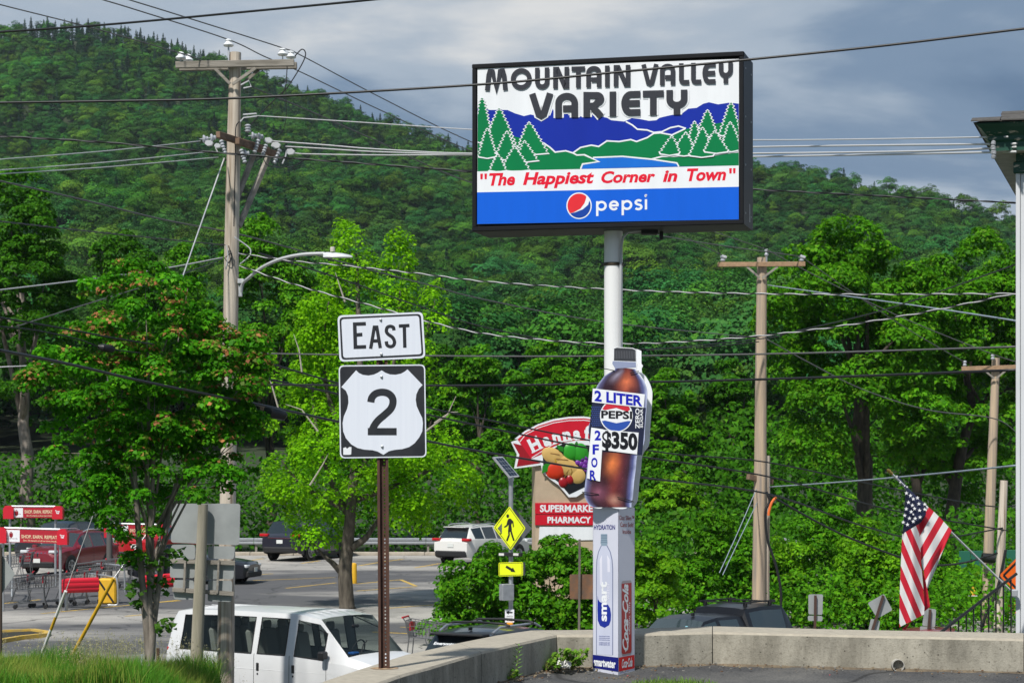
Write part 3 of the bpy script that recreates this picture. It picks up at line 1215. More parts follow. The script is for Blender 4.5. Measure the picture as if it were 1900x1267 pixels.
# ================================================================== THE STORE SIGN
M_BLACK = mat("black_paint", (0.008, 0.008, 0.010), 0.45, spec=0.25, var=0.4, col2=(0.014, 0.014, 0.016), vscale=3)
M_DKGREY = mat("dark_grey_sheet", (0.022, 0.023, 0.027), 0.5, spec=.3)
M_WHITE = mat("white_paint", (0.80, 0.80, 0.79), 0.45, var=0.35, col2=(0.60, 0.59, 0.56), vscale=2.5)
M_STEEL = mat("galvanised_steel", (0.46, 0.48, 0.50), 0.42, metal=0.6, var=0.6, col2=(0.32, 0.34, 0.36), vscale=8)
M_RUST = mat("rusty_steel", (0.060, 0.028, 0.021), 0.75, metal=0.1, var=1, col2=(0.10, 0.045, 0.028), vscale=14, stretch=(1, 1, .3), bump=.3)
M_BLKRUB = mat("black_cable_jacket", (0.012, 0.012, 0.013), 0.45)


def print_mat(n, c, r=0.3):
    return mat("print_" + n, c, r, spec=0.4, var=0.2, vscale=1.6, stretch=(3, 3, .5))


PW = print_mat("white", L(238, 240, 244))
PBLUE = print_mat("royal_blue", (0.005, 0.12, 0.70))
PNAVY = print_mat("deep_blue", (0.008, 0.028, 0.36))
PGREEN = print_mat("green", (0.0, 0.20, 0.06))
PGREY = print_mat("charcoal", (0.045, 0.046, 0.055))
PRED = print_mat("red", (0.80, 0.01, 0.035))

SP = Plane(1138, 17.89, -14.6)     # the face of the cabinet
SX = lambda x: 850 + x / 3.2759
SY = lambda y: 80 + y / 3.2759
sp = lambda x, y, off=0.0: SP.at(SX(x), SY(y), off)     # from a close-up of the face
sign = thing("store_sign", "large illuminated store sign with painted mountain lake scene on white pole", "sign", (0.855, 18.18, 0.0))
pole_c = Vector((0.855, 18.18, 0))
mb = MB()
mb.tube([pole_c + Vector((0, 0, -.1)), pole_c + Vector((0, 0, 3.80))], 0.078, 28)
mb.build("pole", mat("chipped_white_pole", (0.80, 0.80, 0.80), 0.4, var=1, col2=(0.45, 0.25, 0.10), vscale=9, ramp=(0.70, 0.78)), sign, smooth=True)
mb = MB()
mb.lathe([(0.082, 0), (0.084, .005), (0.084, .022), (0.082, .027)], pole_c + Vector((0, 0, EYE + (860 - 492) / F * 18.1)), n=24)
mb.build("strap_band", mat("dark_band", (0.09, 0.07, 0.05), .6, metal=.5), sign, smooth=True)
# cabinet body, frame, panel
A = [SP.at(877, 117), SP.at(1380, 100), SP.at(1380, 418), SP.at(877, 428)]
zt_, zb_ = (A[0].z + A[1].z) / 2, (A[2].z + A[3].z) / 2
LU, RU = Vector((A[0].x, A[0].y, 0)), Vector((A[1].x, A[1].y, 0))
back = -SP.n
TH = 0.52
c0 = lambda s_, z, dep: LU.lerp(RU, s_) + Vector((0, 0, z)) + back * dep
mb = MB()
mb.prism([c0(0, zb_, .03), c0(1, zb_, .03), c0(1, zt_, .03), c0(0, zt_, .03)], [c0(0, zb_, TH), c0(1, zb_, TH), c0(1, zt_, TH), c0(0, zt_, TH)])
mb.build("cabinet", M_DKGREY, sign)
fw = 0.034
for a, b in (((0, zt_ - fw / 2), (1, zt_ - fw / 2)), ((0, zb_ + fw / 2 * 1.15), (1, zb_ + fw / 2 * 1.15))):
    m_ = MB()
    m_.bar(c0(a[0], a[1], .015) - SP.t * .004, c0(b[0], b[1], .015) + SP.t * .004, 0.055, fw * 1.15, bev=.006)
    m_.build("frame_rail", M_BLACK, sign)
for s_ in (0, 1):
    m_ = MB()
    q = SP.t * (fw / 2 if s_ == 0 else -fw / 2)
    m_.bar(c0(s_, zb_ + fw, .015) + q, c0(s_, zt_ - fw, .015) + q, fw * 1.1, .055, up=SP.n, bev=.006)
    m_.build("frame_rail", M_BLACK, sign)
mb = MB()
for k, z in enumerate(np.linspace(zb_ + .1, zt_ - .12, 4)):
    for dep in (.09, .40):
        mb2 = MB()
        mb2.lathe([(.009, 0), (.008, .004), (.004, .006)], c0(1, z, dep) + SP.t * .0005, SP.t, 8)
        mb2.build("screw", M_STEEL, sign)
mb = MB()
for k in range(4):
    q = c0(1, zb_ + .1, .30) + SP.t * .002
    mb.add([q + back * a + Vector((0, 0, z)) for a, z in ((0, -.05), (.05, -.05), (.05, .10), (0, .10))] if k == 0 else [], [(0, 1, 2, 3)] if k == 0 else [])
mb.build("rating_label", mat("silver_label", (.45, .46, .48), .4, var=1, col2=(.1, .1, .1), vscale=60), sign)
face = MB()
face.poly([sp(118, 1101, .0), sp(1707, 1073, .0), sp(1707, 98, .0), sp(118, 152, .0)])
panel = face.build("face_panel", PW, sign)
top = lambda x: 152 + (98 - 152) * (x - 118) / 1589
botm = lambda x: 1100 + (1072 - 1100) * (x - 118) / 1589
E = 0.0008
flat("ridge_print", [[(119, 395), (195, 408), (300, 408), (345, 428), (400, 445), (440, 435), (500, 448), (560, 442), (576, 400), (590, 440), (640, 436), (655, 418), (672, 440), (800, 452), (832, 418), (848, 444), (905, 455), (930, 470), (1010, 478), (1055, 458), (1100, 462), (1160, 474), (1205, 470), (1225, 455), (1290, 440), (1360, 430), (1400, 400), (1450, 395), (1490, 370), (1525, 361), (1580, 374), (1650, 363), (1706, 370), (1706, 760), (119, 775)]], sp, PNAVY, panel, E)
HILL_T = [(700, 668), (745, 636), (810, 622), (855, 630), (905, 596), (980, 600), (1050, 588), (1085, 600), (1150, 576), (1190, 550), (1230, 547), (1300, 560), (1350, 536), (1400, 520), (1500, 500), (1706, 470)]
LAND_T = [(119, 540), (300, 560), (520, 608), (560, 636), (590, 664), (655, 656), (700, 670), (722, 682), (770, 680), (856, 722), (757, 736), (745, 766)]
flat("land_print", [HILL_T + [(1706, 745), (1340, 750), (1330, 728), (1175, 706), (1000, 690), (820, 698), (720, 684)], LAND_T + [(119, 780)]], sp, PGREEN, panel, 2 * E, .0001)
flat("lake_print", [[(757, 737), (856, 722), (812, 699), (1000, 690), (1175, 707), (1330, 730), (1342, 750), (745, 766)]], sp, print_mat("lake_blue", (0.01, 0.16, 0.66)), panel, 3 * E)
strokes("outline_print", [[(1020, 478), (1060, 500), (1090, 525), (1150, 530), (1190, 545), (1240, 540), (1290, 516), (1340, 506), (1385, 520)], HILL_T[:12] + [(1380, 522)], LAND_T[2:], [(745, 766), (757, 737), (856, 722), (770, 682)], [(820, 697), (1000, 690), (1175, 707), (1240, 690), (1340, 684)], [(1175, 707), (1330, 730), (1342, 752)], [(1240, 690), (1400, 688), (1500, 690), (1640, 668), (1705, 662)]], 9, sp, PW, panel, 4 * E, .0001)


def pine(x, yt, yb, w, seed, skew=0.0):
    r_ = random.Random(seed)
    def side(sg, grow):
        pts = []
        n = int((yb - yt) / 11) + 2
        for i in range(n + 1):
            t = i / n
            hw = (6 + (w - 6) * t ** 0.9) + (8.5 if i % 2 else -5.5) + r_.uniform(-2, 2) + grow
            pts.append((x + skew * t + sg * hw, yt + (yb - yt) * t + (grow * (1 if i == n else 0))))
        return pts
    st = r_.getstate()
    out = []
    for grow in (7.5, 0):
        r_.setstate(st)
        l, r2 = side(-1, grow), side(1, grow)
        p = [(x - 9 - grow * .6, yt - 4 - grow * .2), (x, yt - 10 - grow), (x + 9 + grow * .6, yt - 4 - grow * .2)] + r2 + [(x + skew, yb + 9 + grow)] + l[::-1]
        p = [(min(max(a, 120), 1705), min(b, top(a) + 640 * 0 + 779 - 34 * (a - 118) / 1589 - 2)) for a, b in p]
        out.append(p)
    return out


PINES = [(146, 345, 600, 62, 0), (250, 408, 660, 105, 8), (432, 494, 668, 92, 18), (298, 550, 700, 62, -6), (178, 534, 690, 52, 0), (405, 608, 712, 62, 14), (345, 642, 770, 82, 4), (243, 690, 772, 46, 0),
         (1660, 374, 560, 62, -6), (1517, 421, 560, 58, -4), (1655, 494, 650, 62, 8), (1438, 490, 640, 44, 0), (1385, 556, 676, 70, -12), (1300, 578, 672, 58, -14), (1487, 528, 684, 70, -6), (1560, 548, 660, 70, 10)]
for i, (x, yt, yb, w, sk) in enumerate(PINES):
    a, b = pine(x, yt, yb, w, i + 3, sk)
    flat("pine_outline_print", [a], sp, PW, panel, (5.2 + i * .42) * E)
    flat("pine_print", [b], sp, PGREEN, panel, (5.2 + i * .42 + .2) * E)
b0 = 13.2 * E
flat("white_band_print", [[(118, 782), (1707, 746), (1707, 875), (118, 909)]], sp, PW, panel, b0)
flat("blue_band_print", [[(118, 909), (1707, 875), (1707, 1073), (118, 1101)]], sp, PBLUE, panel, b0)


def deco(ch, W, H, w):
    h = w / 2
    if ch == 'M':
        return [[(h * .9, 0), (.16 * W, H * .72), (.21 * W, H * .90), (.27 * W, H - h), (.335 * W, H * .88), (.5 * W, h * .6), (.665 * W, H * .88), (.73 * W, H - h), (.79 * W, H * .90), (.84 * W, H * .72), (W - h * .9, 0)]]
    if ch == 'O':
        return [arc(W / 2, H / 2, W / 2 - h, H / 2 - h, 0, 352, 28) + [(W - h, H / 2)]]
    if ch == 'U':
        return [[(h, H), (h, W * .5)] + arc(W / 2, W * .5, W / 2 - h, W * .5 - h, 180, 360, 12) + [(W - h, H)]]
    if ch == 'N':
        return [[(h, 0), (h, H - h * .9), (W * .27, H - h * .9), (W * .73, h * .9), (W - h, h * .9), (W - h, H)]]
    if ch == 'T':
        return [[(0, H - h), (W, H - h)], [(W / 2, H - h), (W / 2, 0)]]
    if ch == 'A':
        return [[(h, 0), (h, H - W * .45)] + arc(W / 2, H - W * .45, W / 2 - h, W * .45 - h, 180, 0, 12) + [(W - h, 0)], [(W * .34, H * .36), (W, H * .36)]]
    if ch == 'I':
        return [[(W / 2, 0), (W / 2, H)]]
    if ch == 'V':
        return [[(h * 1.1, H), (W * .40, h * 1.3), (W * .5, h * .85), (W * .60, h * 1.3), (W - h * 1.1, H)]]
    if ch == 'L':
        return [[(h, H), (h, W * .5)] + arc(W * .5, W * .5, W * .5 - h, W * .5 - h, 180, 270, 6) + [(W, h)]]
    if ch == 'E':
        return [[(W, H - h), (W * .5, H - h)] + arc(W * .5, H / 2, W * .5 - h, H / 2 - h, 90, 270, 14) + [(W, h)], [(h, H * .5), (W * .97, H * .5)]]
    if ch == 'Y':
        return [[(h, H), (h, H * .62)] + arc(W / 2, H * .62, W / 2 - h, H * .24, 180, 360, 12) + [(W - h, H)], [(W / 2, H * .40), (W / 2, 0)]]
    if ch == 'R':
        r = (H * .56) / 2
        return [[(h, 0), (h, H - h * .9), (W * .55, H - h)] + arc(W - r - h * .2, H - r - h * .0, r - h * .9, r - h, 90, -80, 10) + [(W * .52, H * .44), (W * .52, H * .30), (W * .68, H * .17), (W - h, 0)], [(h, H * .44 + 0), (W * .5, H * .44)]]


def deco_word(row, y_at, H, w, m, name, off, grow=0.0):
    for ch, x0, x1 in row:
        W = x1 - x0
        yb = y_at((x0 + x1) / 2)
        sl = (y_at(x1) - y_at(x0)) / W
        pl = lambda x, y, o, x0=x0, yb=yb, W=W, sl=sl: sp(x0 + x, yb - y + sl * (x - W / 2), o)
        strokes(name, deco(ch, W, H, w), w + grow, pl, m, panel, off, .00015)


R1 = [('M', 166, 302), ('O', 322, 449), ('U', 469, 556), ('N', 579, 676), ('T', 691, 773), ('A', 780, 872), ('I', 894, 922), ('N', 947, 1048), ('V', 1113, 1222), ('A', 1228, 1321), ('L', 1344, 1406), ('L', 1417, 1479), ('E', 1486, 1566), ('Y', 1585, 1671)]
R2 = [('V', 430, 583), ('A', 592, 730), ('R', 763, 891), ('I', 921, 963), ('E', 993, 1109), ('T', 1124, 1251), ('Y', 1267, 1395)]
y1_ = lambda x: 292 - 46 * (x - 168) / 1500
y2_ = lambda x: 461 - 26 * (x - 430) / 963
deco_word(R1, y1_, 130, 28, PGREY, "letter", b0)
deco_word(R2, y2_, 150, 40, PW, "letter_halo", 4.2 * E, grow=22)
deco_word(R2, y2_, 150, 40, PGREY, "letter", b0)
# slogan
yb3 = lambda x: 872 - 36 * (x - 140) / 1550
for wd, x0, x1, hh, dy in (("\"", 138, 178, 34, 42), ("The", 190, 348, 78, 0), ("Happiest", 396, 828, 100, 22), ("Corner", 872, 1200, 74, 0), ("in", 1246, 1334, 70, 0), ("Town", 1392, 1630, 78, 0), ("\"", 1650, 1688, 32, 42)):
    q = lambda x, y, o: sp(x, yb3(x) - y, o)
    if wd == "\"":
        flat("lettering", [[(x0, dy), (x0 + 13, dy), (x0 + 15, dy + hh), (x0 - 1, dy + hh)], [(x1 - 14, dy), (x1 - 2, dy), (x1, dy + hh), (x1 - 16, dy + hh)]], q, PRED, panel, b0 + E)
    else:
        lettering(wd, (x0, -dy, x1, hh - (22 if dy else 0)), q, PRED, panel, b0 + E, bold=0.036, shear=0.22)
# globe logo and the word beside it
LR = [lambda k: 0]
cx, cy, R = 737, 990, 75
circ = lambda r, a0=0, a1=360, n=40: [(cx + r * math.cos(math.radians(a)), cy - r * 1.05 * math.sin(math.radians(a))) for a in np.linspace(a0, a1, n)]
flat("logo_print", [circ(77)[:-1]], sp, PW, panel, b0 + E)
flat("logo_print", [circ(70, 52, 218) + [(700, 1032), (745, 1008), (770, 975), (781, 940)]], sp, print_mat("logo_red", (.80, .03, .04)), panel, b0 + 2 * E)
flat("logo_print", [circ(70, 208, 385)[3:] + [(792, 985), (760, 1012), (715, 1030), (688, 1036)]], sp, print_mat("logo_blue", (.012, .06, .36)), panel, b0 + 2.5 * E)


def pe(ch, x, H=62, w=15):
    h = w / 2
    if ch == 'p':
        return [[(x + h, -30), (x + h, H - 2)], arc(x + 33, H / 2, 33 - h, H / 2 - h, 180, -170, 22)]
    if ch == 'e':
        return [arc(x + 31, H / 2, 31 - h, H / 2 - h, 0, 320, 20), [(x + h, H / 2), (x + 62 - h * .4, H / 2)]]
    if ch == 's':
        return [arc(x + 24, H * .73, 18, H * .20, 30, 250, 10) + arc(x + 22, H * .28, 19, H * .22, 80, -150, 10)]
    return [[(x + h, 0), (x + h, H)], arc(x + h, H + 22, 2, 2, 0, 300, 6)]


qy = lambda x, y, o: sp(x, 1023 - 10 * (x - 840) / 312 - y, o)
for ch, x in (('p', 840), ('e', 918), ('p', 995), ('s', 1075), ('i', 1136)):
    strokes("letter", pe(ch, x), 14, qy, PW, panel, b0 + E)
# conduit, junction box and lamp under the cabinet
mb = MB()
pc = lambda px, py, d=18.1: P(px, py, d)
mb.tube([pc(1215, 428), pc(1190, 428), pc(1165, 431), pc(1156, 440), pc(1153, 455), pc(1152, 480), pc(1151, 560), pc(1150, 950)], .011, 8)
mb.build("conduit", mat("grey_conduit", (.42, .43, .45), .45), sign, smooth=True)
mb = MB()
mb.box(pc(1205, 430), (.14, .1, .05), None, 0, .008)
mb.box(pc(1227, 437), (.03, .05, .07), None, 0, .006)
mb.build("junction_box", M_DKGREY, sign)
mb = MB()
mb.tube([c0(.52, zt_ - .01, .26), c0(.52, zt_ + .03, .26)], .012, 8)
mb.build("lifting_eye", M_STEEL, sign)
mb = MB()
mb.tube([P(885, 424, 18.1) + back * .2, P(1010, 419, 18.0) + back * .2], .01, 6)
mb.build("cable_stub", mat("yellow_mark", (.6, .5, .05), .6), sign)

# ---- cut-out soda bottle strapped to the pole
B2X = lambda x: 1060 + x / 2.389
B2Y = lambda y: 430 + y / 2.389
BP = Plane(1150, 17.98, -10)
bp = lambda x, y, off=0.0: BP.at(B2X(x), B2Y(y), off)
bot = thing("bottle_cutout", "flat dark cola bottle cut-out strapped to the white sign pole", "advertisement", P(1140, 942, 17.98))
BODY = [(196, 600), (192, 618), (165, 632), (138, 652), (115, 682), (100, 722), (94, 765), (86, 830), (76, 866), (80, 905), (86, 940), (76, 1000), (70, 1050), (61, 1120), (58, 1162), (68, 1194), (90, 1218), (130, 1226), (150, 1214), (200, 1226), (240, 1226), (262, 1206), (272, 1180), (278, 1110), (286, 1050), (290, 1000), (300, 972), (318, 950), (325, 920), (326, 880), (332, 800), (337, 720), (334, 692), (322, 660), (306, 634), (290, 618), (284, 600)]
CAP = [(190, 518), (200, 514), (270, 518), (284, 524), (284, 578), (292, 586), (288, 600), (284, 604), (196, 602), (180, 586), (182, 576), (188, 572)]
BODY = [tuple(v) for v in smooth2(BODY, 3)]
_o = smooth2([(x, y) for x, y in BODY[3:-3]], 1)
full = [tuple(v) for v in _o] + [(289, 600), (295, 588), (288, 579), (288, 522), (272, 514.5), (200, 511), (187, 516), (186, 573), (178, 580), (181, 590), (193, 602)]
mb = MB()
mb.prism([bp(x, y, 0) for x, y in full], [bp(x, y, -.012) for x, y in full])
mb.build("board", PW, bot)
mb = MB()
mb.prism([bp(x + 13, y + 2, -.16) for x, y in full], [bp(x + 13, y + 2, -.172) for x, y in full])
mb.build("back_board", PW, bot)


def cola_mat():
    m = bpy.data.materials.new("print_cola_bottle")
    m.use_nodes = True
    nt = m.node_tree
    b = nt.nodes["Principled BSDF"]
    b.inputs["Roughness"].default_value = 0.3
    uv = nt.nodes.new("ShaderNodeAttribute")
    uv.attribute_name = "pc"
    sepn = nt.nodes.new("ShaderNodeSeparateXYZ")
    nt.links.new(uv.outputs["Vector"], sepn.inputs[0])
    r = nt.nodes.new("ShaderNodeValToRGB")      # across the bottle
    els = [(0.0, (.40, .46, .68)), (0.05, (.10, .10, .22)), (0.15, (.035, .016, .03)), (0.40, (.06, .014, .02)), (0.60, (.20, .035, .03)), (0.72, (.12, .022, .03)), (0.85, (.045, .018, .035)), (0.93, (.10, .12, .30)), (1.0, (.55, .62, .85))]
    while len(r.color_ramp.elements) < len(els):
        r.color_ramp.elements.new(.5)
    for e, (p, c) in zip(r.color_ramp.elements, els):
        e.position, e.color = p, (*c, 1)
    nt.links.new(sepn.outputs[0], r.inputs[0])
    src = r.outputs[0]
    for cx_, cy_, sx_2, sy_2, colr in ((.60, .22, 2.9, 3.6, (.85, .22, .09, 1)), (.50, 1.58, 3.6, 2.8, (.95, .27, .07, 1)), (.30, .12, 4.0, 5.0, (.35, .32, .42, 1)), (.30, 2.05, 3.0, 4.0, (.30, .10, .16, 1)), (.62, 2.18, 4.0, 6.0, (.55, .30, .22, 1))):
        mp0 = nt.nodes.new("ShaderNodeMapping")
        mp0.inputs["Location"].default_value = (-cx_ * sx_2, -cy_ * sy_2, 0)
        mp0.inputs["Scale"].default_value = (sx_2, sy_2, 1)
        nt.links.new(uv.outputs["Vector"], mp0.inputs[0])
        gr_ = nt.nodes.new("ShaderNodeTexGradient")
        gr_.gradient_type = 'QUADRATIC_SPHERE'
        nt.links.new(mp0.outputs[0], gr_.inputs[0])
        ad0 = nt.nodes.new("ShaderNodeMix")
        ad0.data_type, ad0.blend_type = 'RGBA', 'MIX'
        nt.links.new(gr_.outputs["Fac"], ad0.inputs[0])
        nt.links.new(src, ad0.inputs[6])
        ad0.inputs[7].default_value = colr
        src = ad0.outputs[2]
    n = nt.nodes.new("ShaderNodeTexNoise")
    n.inputs["Scale"].default_value = 4.0
    n.inputs["Detail"].default_value = 3
    nt.links.new(uv.outputs["Vector"], n.inputs["Vector"])
    r2 = nt.nodes.new("ShaderNodeValToRGB")
    r2.color_ramp.elements[0].position, r2.color_ramp.elements[1].position = .3, .75
    r2.color_ramp.elements[0].color, r2.color_ramp.elements[1].color = (.6, .58, .62, 1), (1.3, 1.25, 1.25, 1)
    nt.links.new(n.outputs[0], r2.inputs[0])
    x = nt.nodes.new("ShaderNodeMix")
    x.data_type, x.blend_type = 'RGBA', 'MULTIPLY'
    x.inputs[0].default_value = 1
    nt.links.new(src, x.inputs[6])
    nt.links.new(r2.outputs[0], x.inputs[7])
    vo = nt.nodes.new("ShaderNodeTexVoronoi")
    vo.inputs["Scale"].default_value = 26
    mp = nt.nodes.new("ShaderNodeMapping")
    mp.inputs["Scale"].default_value = (1, 2.4, 1)
    nt.links.new(uv.outputs["Vector"], mp.inputs[0])
    nt.links.new(mp.outputs[0], vo.inputs["Vector"])
    r3 = nt.nodes.new("ShaderNodeValToRGB")
    r3.color_ramp.elements[0].position, r3.color_ramp.elements[1].position = .08, .16
    r3.color_ramp.elements[0].color, r3.color_ramp.elements[1].color = (.35, .35, .35, 1), (0, 0, 0, 1)
    nt.links.new(vo.outputs["Distance"], r3.inputs[0])
    ad = nt.nodes.new("ShaderNodeMix")
    ad.data_type, ad.blend_type = 'RGBA', 'ADD'
    ad.inputs[0].default_value = .35
    nt.links.new(x.outputs[2], ad.inputs[6])
    nt.links.new(r3.outputs[0], ad.inputs[7])
    nt.links.new(ad.outputs[2], b.inputs["Base Color"])
    return m


def xlim(y):
    ly = BODY[:54]
    ry = BODY[54:]
    f_ = lambda pts: np.interp(y, [p[1] for p in sorted(pts, key=lambda p: p[1])], [p[0] for p in sorted(pts, key=lambda p: p[1])])
    return float(f_(ly)), float(f_(ry[10:]))


mb, pcs = MB(), []
ys = list(range(604, 1221, 14))
for i, y in enumerate(ys):
    l_, r_ = xlim(y)
    for k in range(13):
        u = k / 12
        mb.v.append(tuple(bp(l_ + (r_ - l_) * u, y + (10 * u - 5 if y < 660 else 0), .0015)))
        pcs.append((u, (y - 604) / 616 * 2.3, 0))
for i in range(len(ys) - 1):
    for k in range(12):
        a = i * 13 + k
        mb.f.append((a, a + 13, a + 14, a + 1))
        mb.m.append(0)
o = mb.build("bottle_print", cola_mat(), bot)
at = o.data.attributes.new("pc", 'FLOAT_VECTOR', 'POINT')
at.data.foreach_set("vector", np.array(pcs, np.float32).ravel())
PBLK = print_mat("black", (.012, .012, .016))
flat("cap_print", [[(190, 518), (202, 514), (270, 517.5), (285, 524), (286, 574), (189, 570)]], bp, print_mat("cap_grey", (.05, .052, .06)), bot, .002)
strokes("cap_ridge_print", [[(194 + k * 7.2, 528), (193 + k * 7.2, 562)] for k in range(13)], 2.2, bp, print_mat("cap_light", (.14, .14, .16)), bot, .003)
flat("neck_print", [[(184, 573), (286, 578), (287, 600), (195, 606), (182, 584)]], bp, print_mat("neck_clear", (.30, .34, .50)), bot, .002)
flat("label_print", [[(94, 752), (331, 780), (322, 900), (314, 990), (84, 968), (78, 880)]], bp, print_mat("label_black", (.018, .022, .055)), bot, .003)
bl_ = [[(90 + i * 9 + (j % 2) * 4, 775 + j * 9), (93.5 + i * 9 + (j % 2) * 4, 775 + j * 9), (93.5 + i * 9 + (j % 2) * 4, 779 + j * 9), (90 + i * 9 + (j % 2) * 4, 779 + j * 9)] for i in range(5) for j in range(10)]
flat("label_dot_print", bl_, bp, print_mat("dot_blue", (.07, .14, .5)), bot, .0036)
gc = lambda r, a0, a1, n=30: [(200 + r * math.cos(math.radians(a)), 815 - r * 1.0 * math.sin(math.radians(a))) for a in np.linspace(a0, a1, n)]
flat("globe_print", [gc(73, 0, 354)], bp, PW, bot, .004)
flat("globe_print", [gc(68, 25, 155) + [(150, 790), (200, 780), (250, 797)]], bp, print_mat("globe_red", (.62, .03, .05)), bot, .005)
flat("globe_print", [gc(68, 200, 340) + [(250, 838), (200, 848), (150, 836)]], bp, print_mat("globe_blue", (.03, .09, .42)), bot, .005)
lettering("PEPSI", (133, -828, 270, -793), lambda x, y, o: bp(x, -y + (x - 200) * .03, o), PBLK, bot, .0062, bold=.03)
lettering("ZERO", (284, -872, 303, -782), lambda x, y, o: bp(x, -y, o), PW, bot, .005, bold=.02, rot=True)
lettering("SUGAR", (306, -868, 318, -784), lambda x, y, o: bp(x, -y, o), PW, bot, .005, bold=.02, rot=True)
PTXT = print_mat("text_blue", (.01, .015, .45))
flat("placard", [[(96, 694), (327, 720), (321, 780), (92, 755)]], bp, PW, bot, .008)
lettering("2 LITER", (103, -762, 316, -714), lambda x, y, o: bp(x, -y + (x - 210) * .115, o), PTXT, bot, .0095, bold=.035)
flat("placard", [[(138, 876), (299, 890), (292, 986), (137, 966)]], bp, PW, bot, .0085)
lettering("$350", (137, -974, 294, -886), lambda x, y, o: bp(x, -y + (x - 215) * .08, o), PBLK, bot, .0098, bold=.05)
flat("placard", [[(89, 867), (143, 875), (128, 1106), (70, 1092)]], bp, PW, bot, .009)
for ch, x, y in (("2", 118, 902), ("F", 109, 964), ("O", 103, 1022), ("R", 97, 1078)):
    lettering(ch, (x - 14, -y - 22, x + 14, -y + 22), lambda x, y, o: bp(x, -y, o), PTXT, bot, .0102, bold=.035)
for a, b in (((124, 605), (192, 616)), ((262, 627), (300, 618)), ((48, 1153), (122, 1163)), ((205, 1175), (278, 1196))):
    m_ = MB()
    m_.tube([bp(*a, .012), bp((a[0] + b[0]) / 2, (a[1] + b[1]) / 2 - 2, .018), bp(*b, .006)], .0035, 6)
    m_.build("zip_tie", M_BLKRUB, bot)

# ---- square printed cover round the foot of the pole
TH_ = math.radians(35.6)
SIDE = .255
cov = thing("pole_cover", "square white printed drink advertisement sleeve round the sign pole foot", "advertisement", (pole_c.x + .004, pole_c.y, 0.0))
cc = Vector((pole_c.x + .004, pole_c.y, 0))
tl = Vector((math.cos(TH_), -math.sin(TH_), 0))    # along the face that looks towards the wall bend
tr = Vector((math.sin(TH_), math.cos(TH_), 0))
fc = cc + (tl - tr) * SIDE / 2          # front corner
ZC0, ZC1 = 0.012, EYE - (942 - 860) / F * 18.0
lf = lambda x, y, off=0.0: fc - tl * SIDE * (1 - (x - 133) / 157) - tr * off + Vector((0, 0, ZC1 + (ZC0 - ZC1) * (y - (146 + 4 * (x - 133) / 157)) / 1087))
rf = lambda x, y, off=0.0: fc + tr * SIDE * ((x - 290) / 115) + tl * off + Vector((0, 0, ZC1 + (ZC0 - ZC1) * (y - (150 - 8 * (x - 290) / 115)) / 1087))
cor = [fc, fc + tr * SIDE, fc + tr * SIDE - tl * SIDE, fc - tl * SIDE]
PCOV = mat("print_cover_white", L(206, 208, 222), .35, var=.25, col2=L(190, 192, 206), vscale=3)
for i in range(4):
    a, b = cor[i], cor[(i + 1) % 4]
    m_ = MB()
    ins = (cc - (a + b) / 2).normalized() * .004
    up1, up0 = Vector((0, 0, ZC1)), Vector((0, 0, ZC0))
    m_.prism([a + up0, b + up0, b + up1, a + up1], [a + up0 + ins, b + up0 + ins, b + up1 + ins, a + up1 + ins])
    m_.build("side_panel", PCOV, cov)
PLAV = print_mat("lavender", L(226, 226, 240))
PSKY = print_mat("bottle_tint", L(188, 194, 216))
PINK = print_mat("ink_blue", L(28, 34, 118))
PRW = print_mat("dark_red", L(150, 30, 40))
ll = lambda x, y, o: lf(x, -y, o)
rr = lambda x, y, o: rf(x, -y, o)
lettering("CHOOSE", (158, -250, 250, -224), ll, PLAV, cov, .0015, bold=.01)
lettering("HYDRATION", (140, -289, 270, -258), ll, PINK, cov, .0015, bold=.025)
sb_ = [(184, 388), (166, 430), (156, 480), (153, 540), (153, 1092), (258, 1092), (258, 540), (254, 480), (243, 430), (222, 388)]
flat("water_bottle_print", [sb_], lf, print_mat("bottle_line", L(120, 128, 160)), cov, .001)
flat("water_bottle_print", [[(188, 392), (171, 432), (161, 482), (158, 540), (158, 1092), (253, 1092), (253, 540), (249, 482), (238, 432), (218, 392)]], lf, print_mat("bottle_body", L(200, 204, 224)), cov, .0016)
flat("highlight_print", [[(176, 480), (190, 450), (192, 640), (178, 640)], [(222, 450), (238, 480), (240, 560), (224, 560)]], lf, PLAV, cov, .002)
flat("bottle_cap_print", [[(183, 316), (222, 316), (222, 350), (224, 376), (218, 392), (188, 392), (181, 376), (183, 350)]], lf, print_mat("cap_ice", L(140, 160, 178)), cov, .0022)
strokes("cap_line_print", [[(183, y), (222, y)] for y in (324, 333, 342, 355, 368)], 3, lf, print_mat("cap_dark", L(100, 118, 140)), cov, .0026)
flat("drop_print", [[(163, 712), (166, 735), (176, 752), (200, 762), (226, 768), (240, 790), (246, 830), (244, 870), (234, 900), (206, 918), (178, 905), (164, 872), (162, 800)]], lf, print_mat("drop_blue", L(30, 48, 150)), cov, .0026)
lettering("smart", (180, -876, 221, -622), ll, PW, cov, .0032, bold=.035, rot=True)
lettering("water", (219, -738, 236, -626), ll, PLAV, cov, .0032, bold=.0, rot=True)
for y in (970, 982, 994, 1012, 1024):
    lettering("electrolytes for taste" if y < 1000 else "1LITER 33.8 FL OZ", (172, -y - 7, 238, -y + 2), ll, print_mat("fine_print", L(90, 100, 160)), cov, .0026, bold=.02)
flat("band_print", [[(133, 1093), (290, 1106), (290, 1197), (133, 1176)]], lf, PINK, cov, .0022)
lettering("smartwater", (140, -1170, 274, -1122), lambda x, y, o: lf(x, -y + (x - 205) * .09, o), PW, cov, .0032, bold=.035)
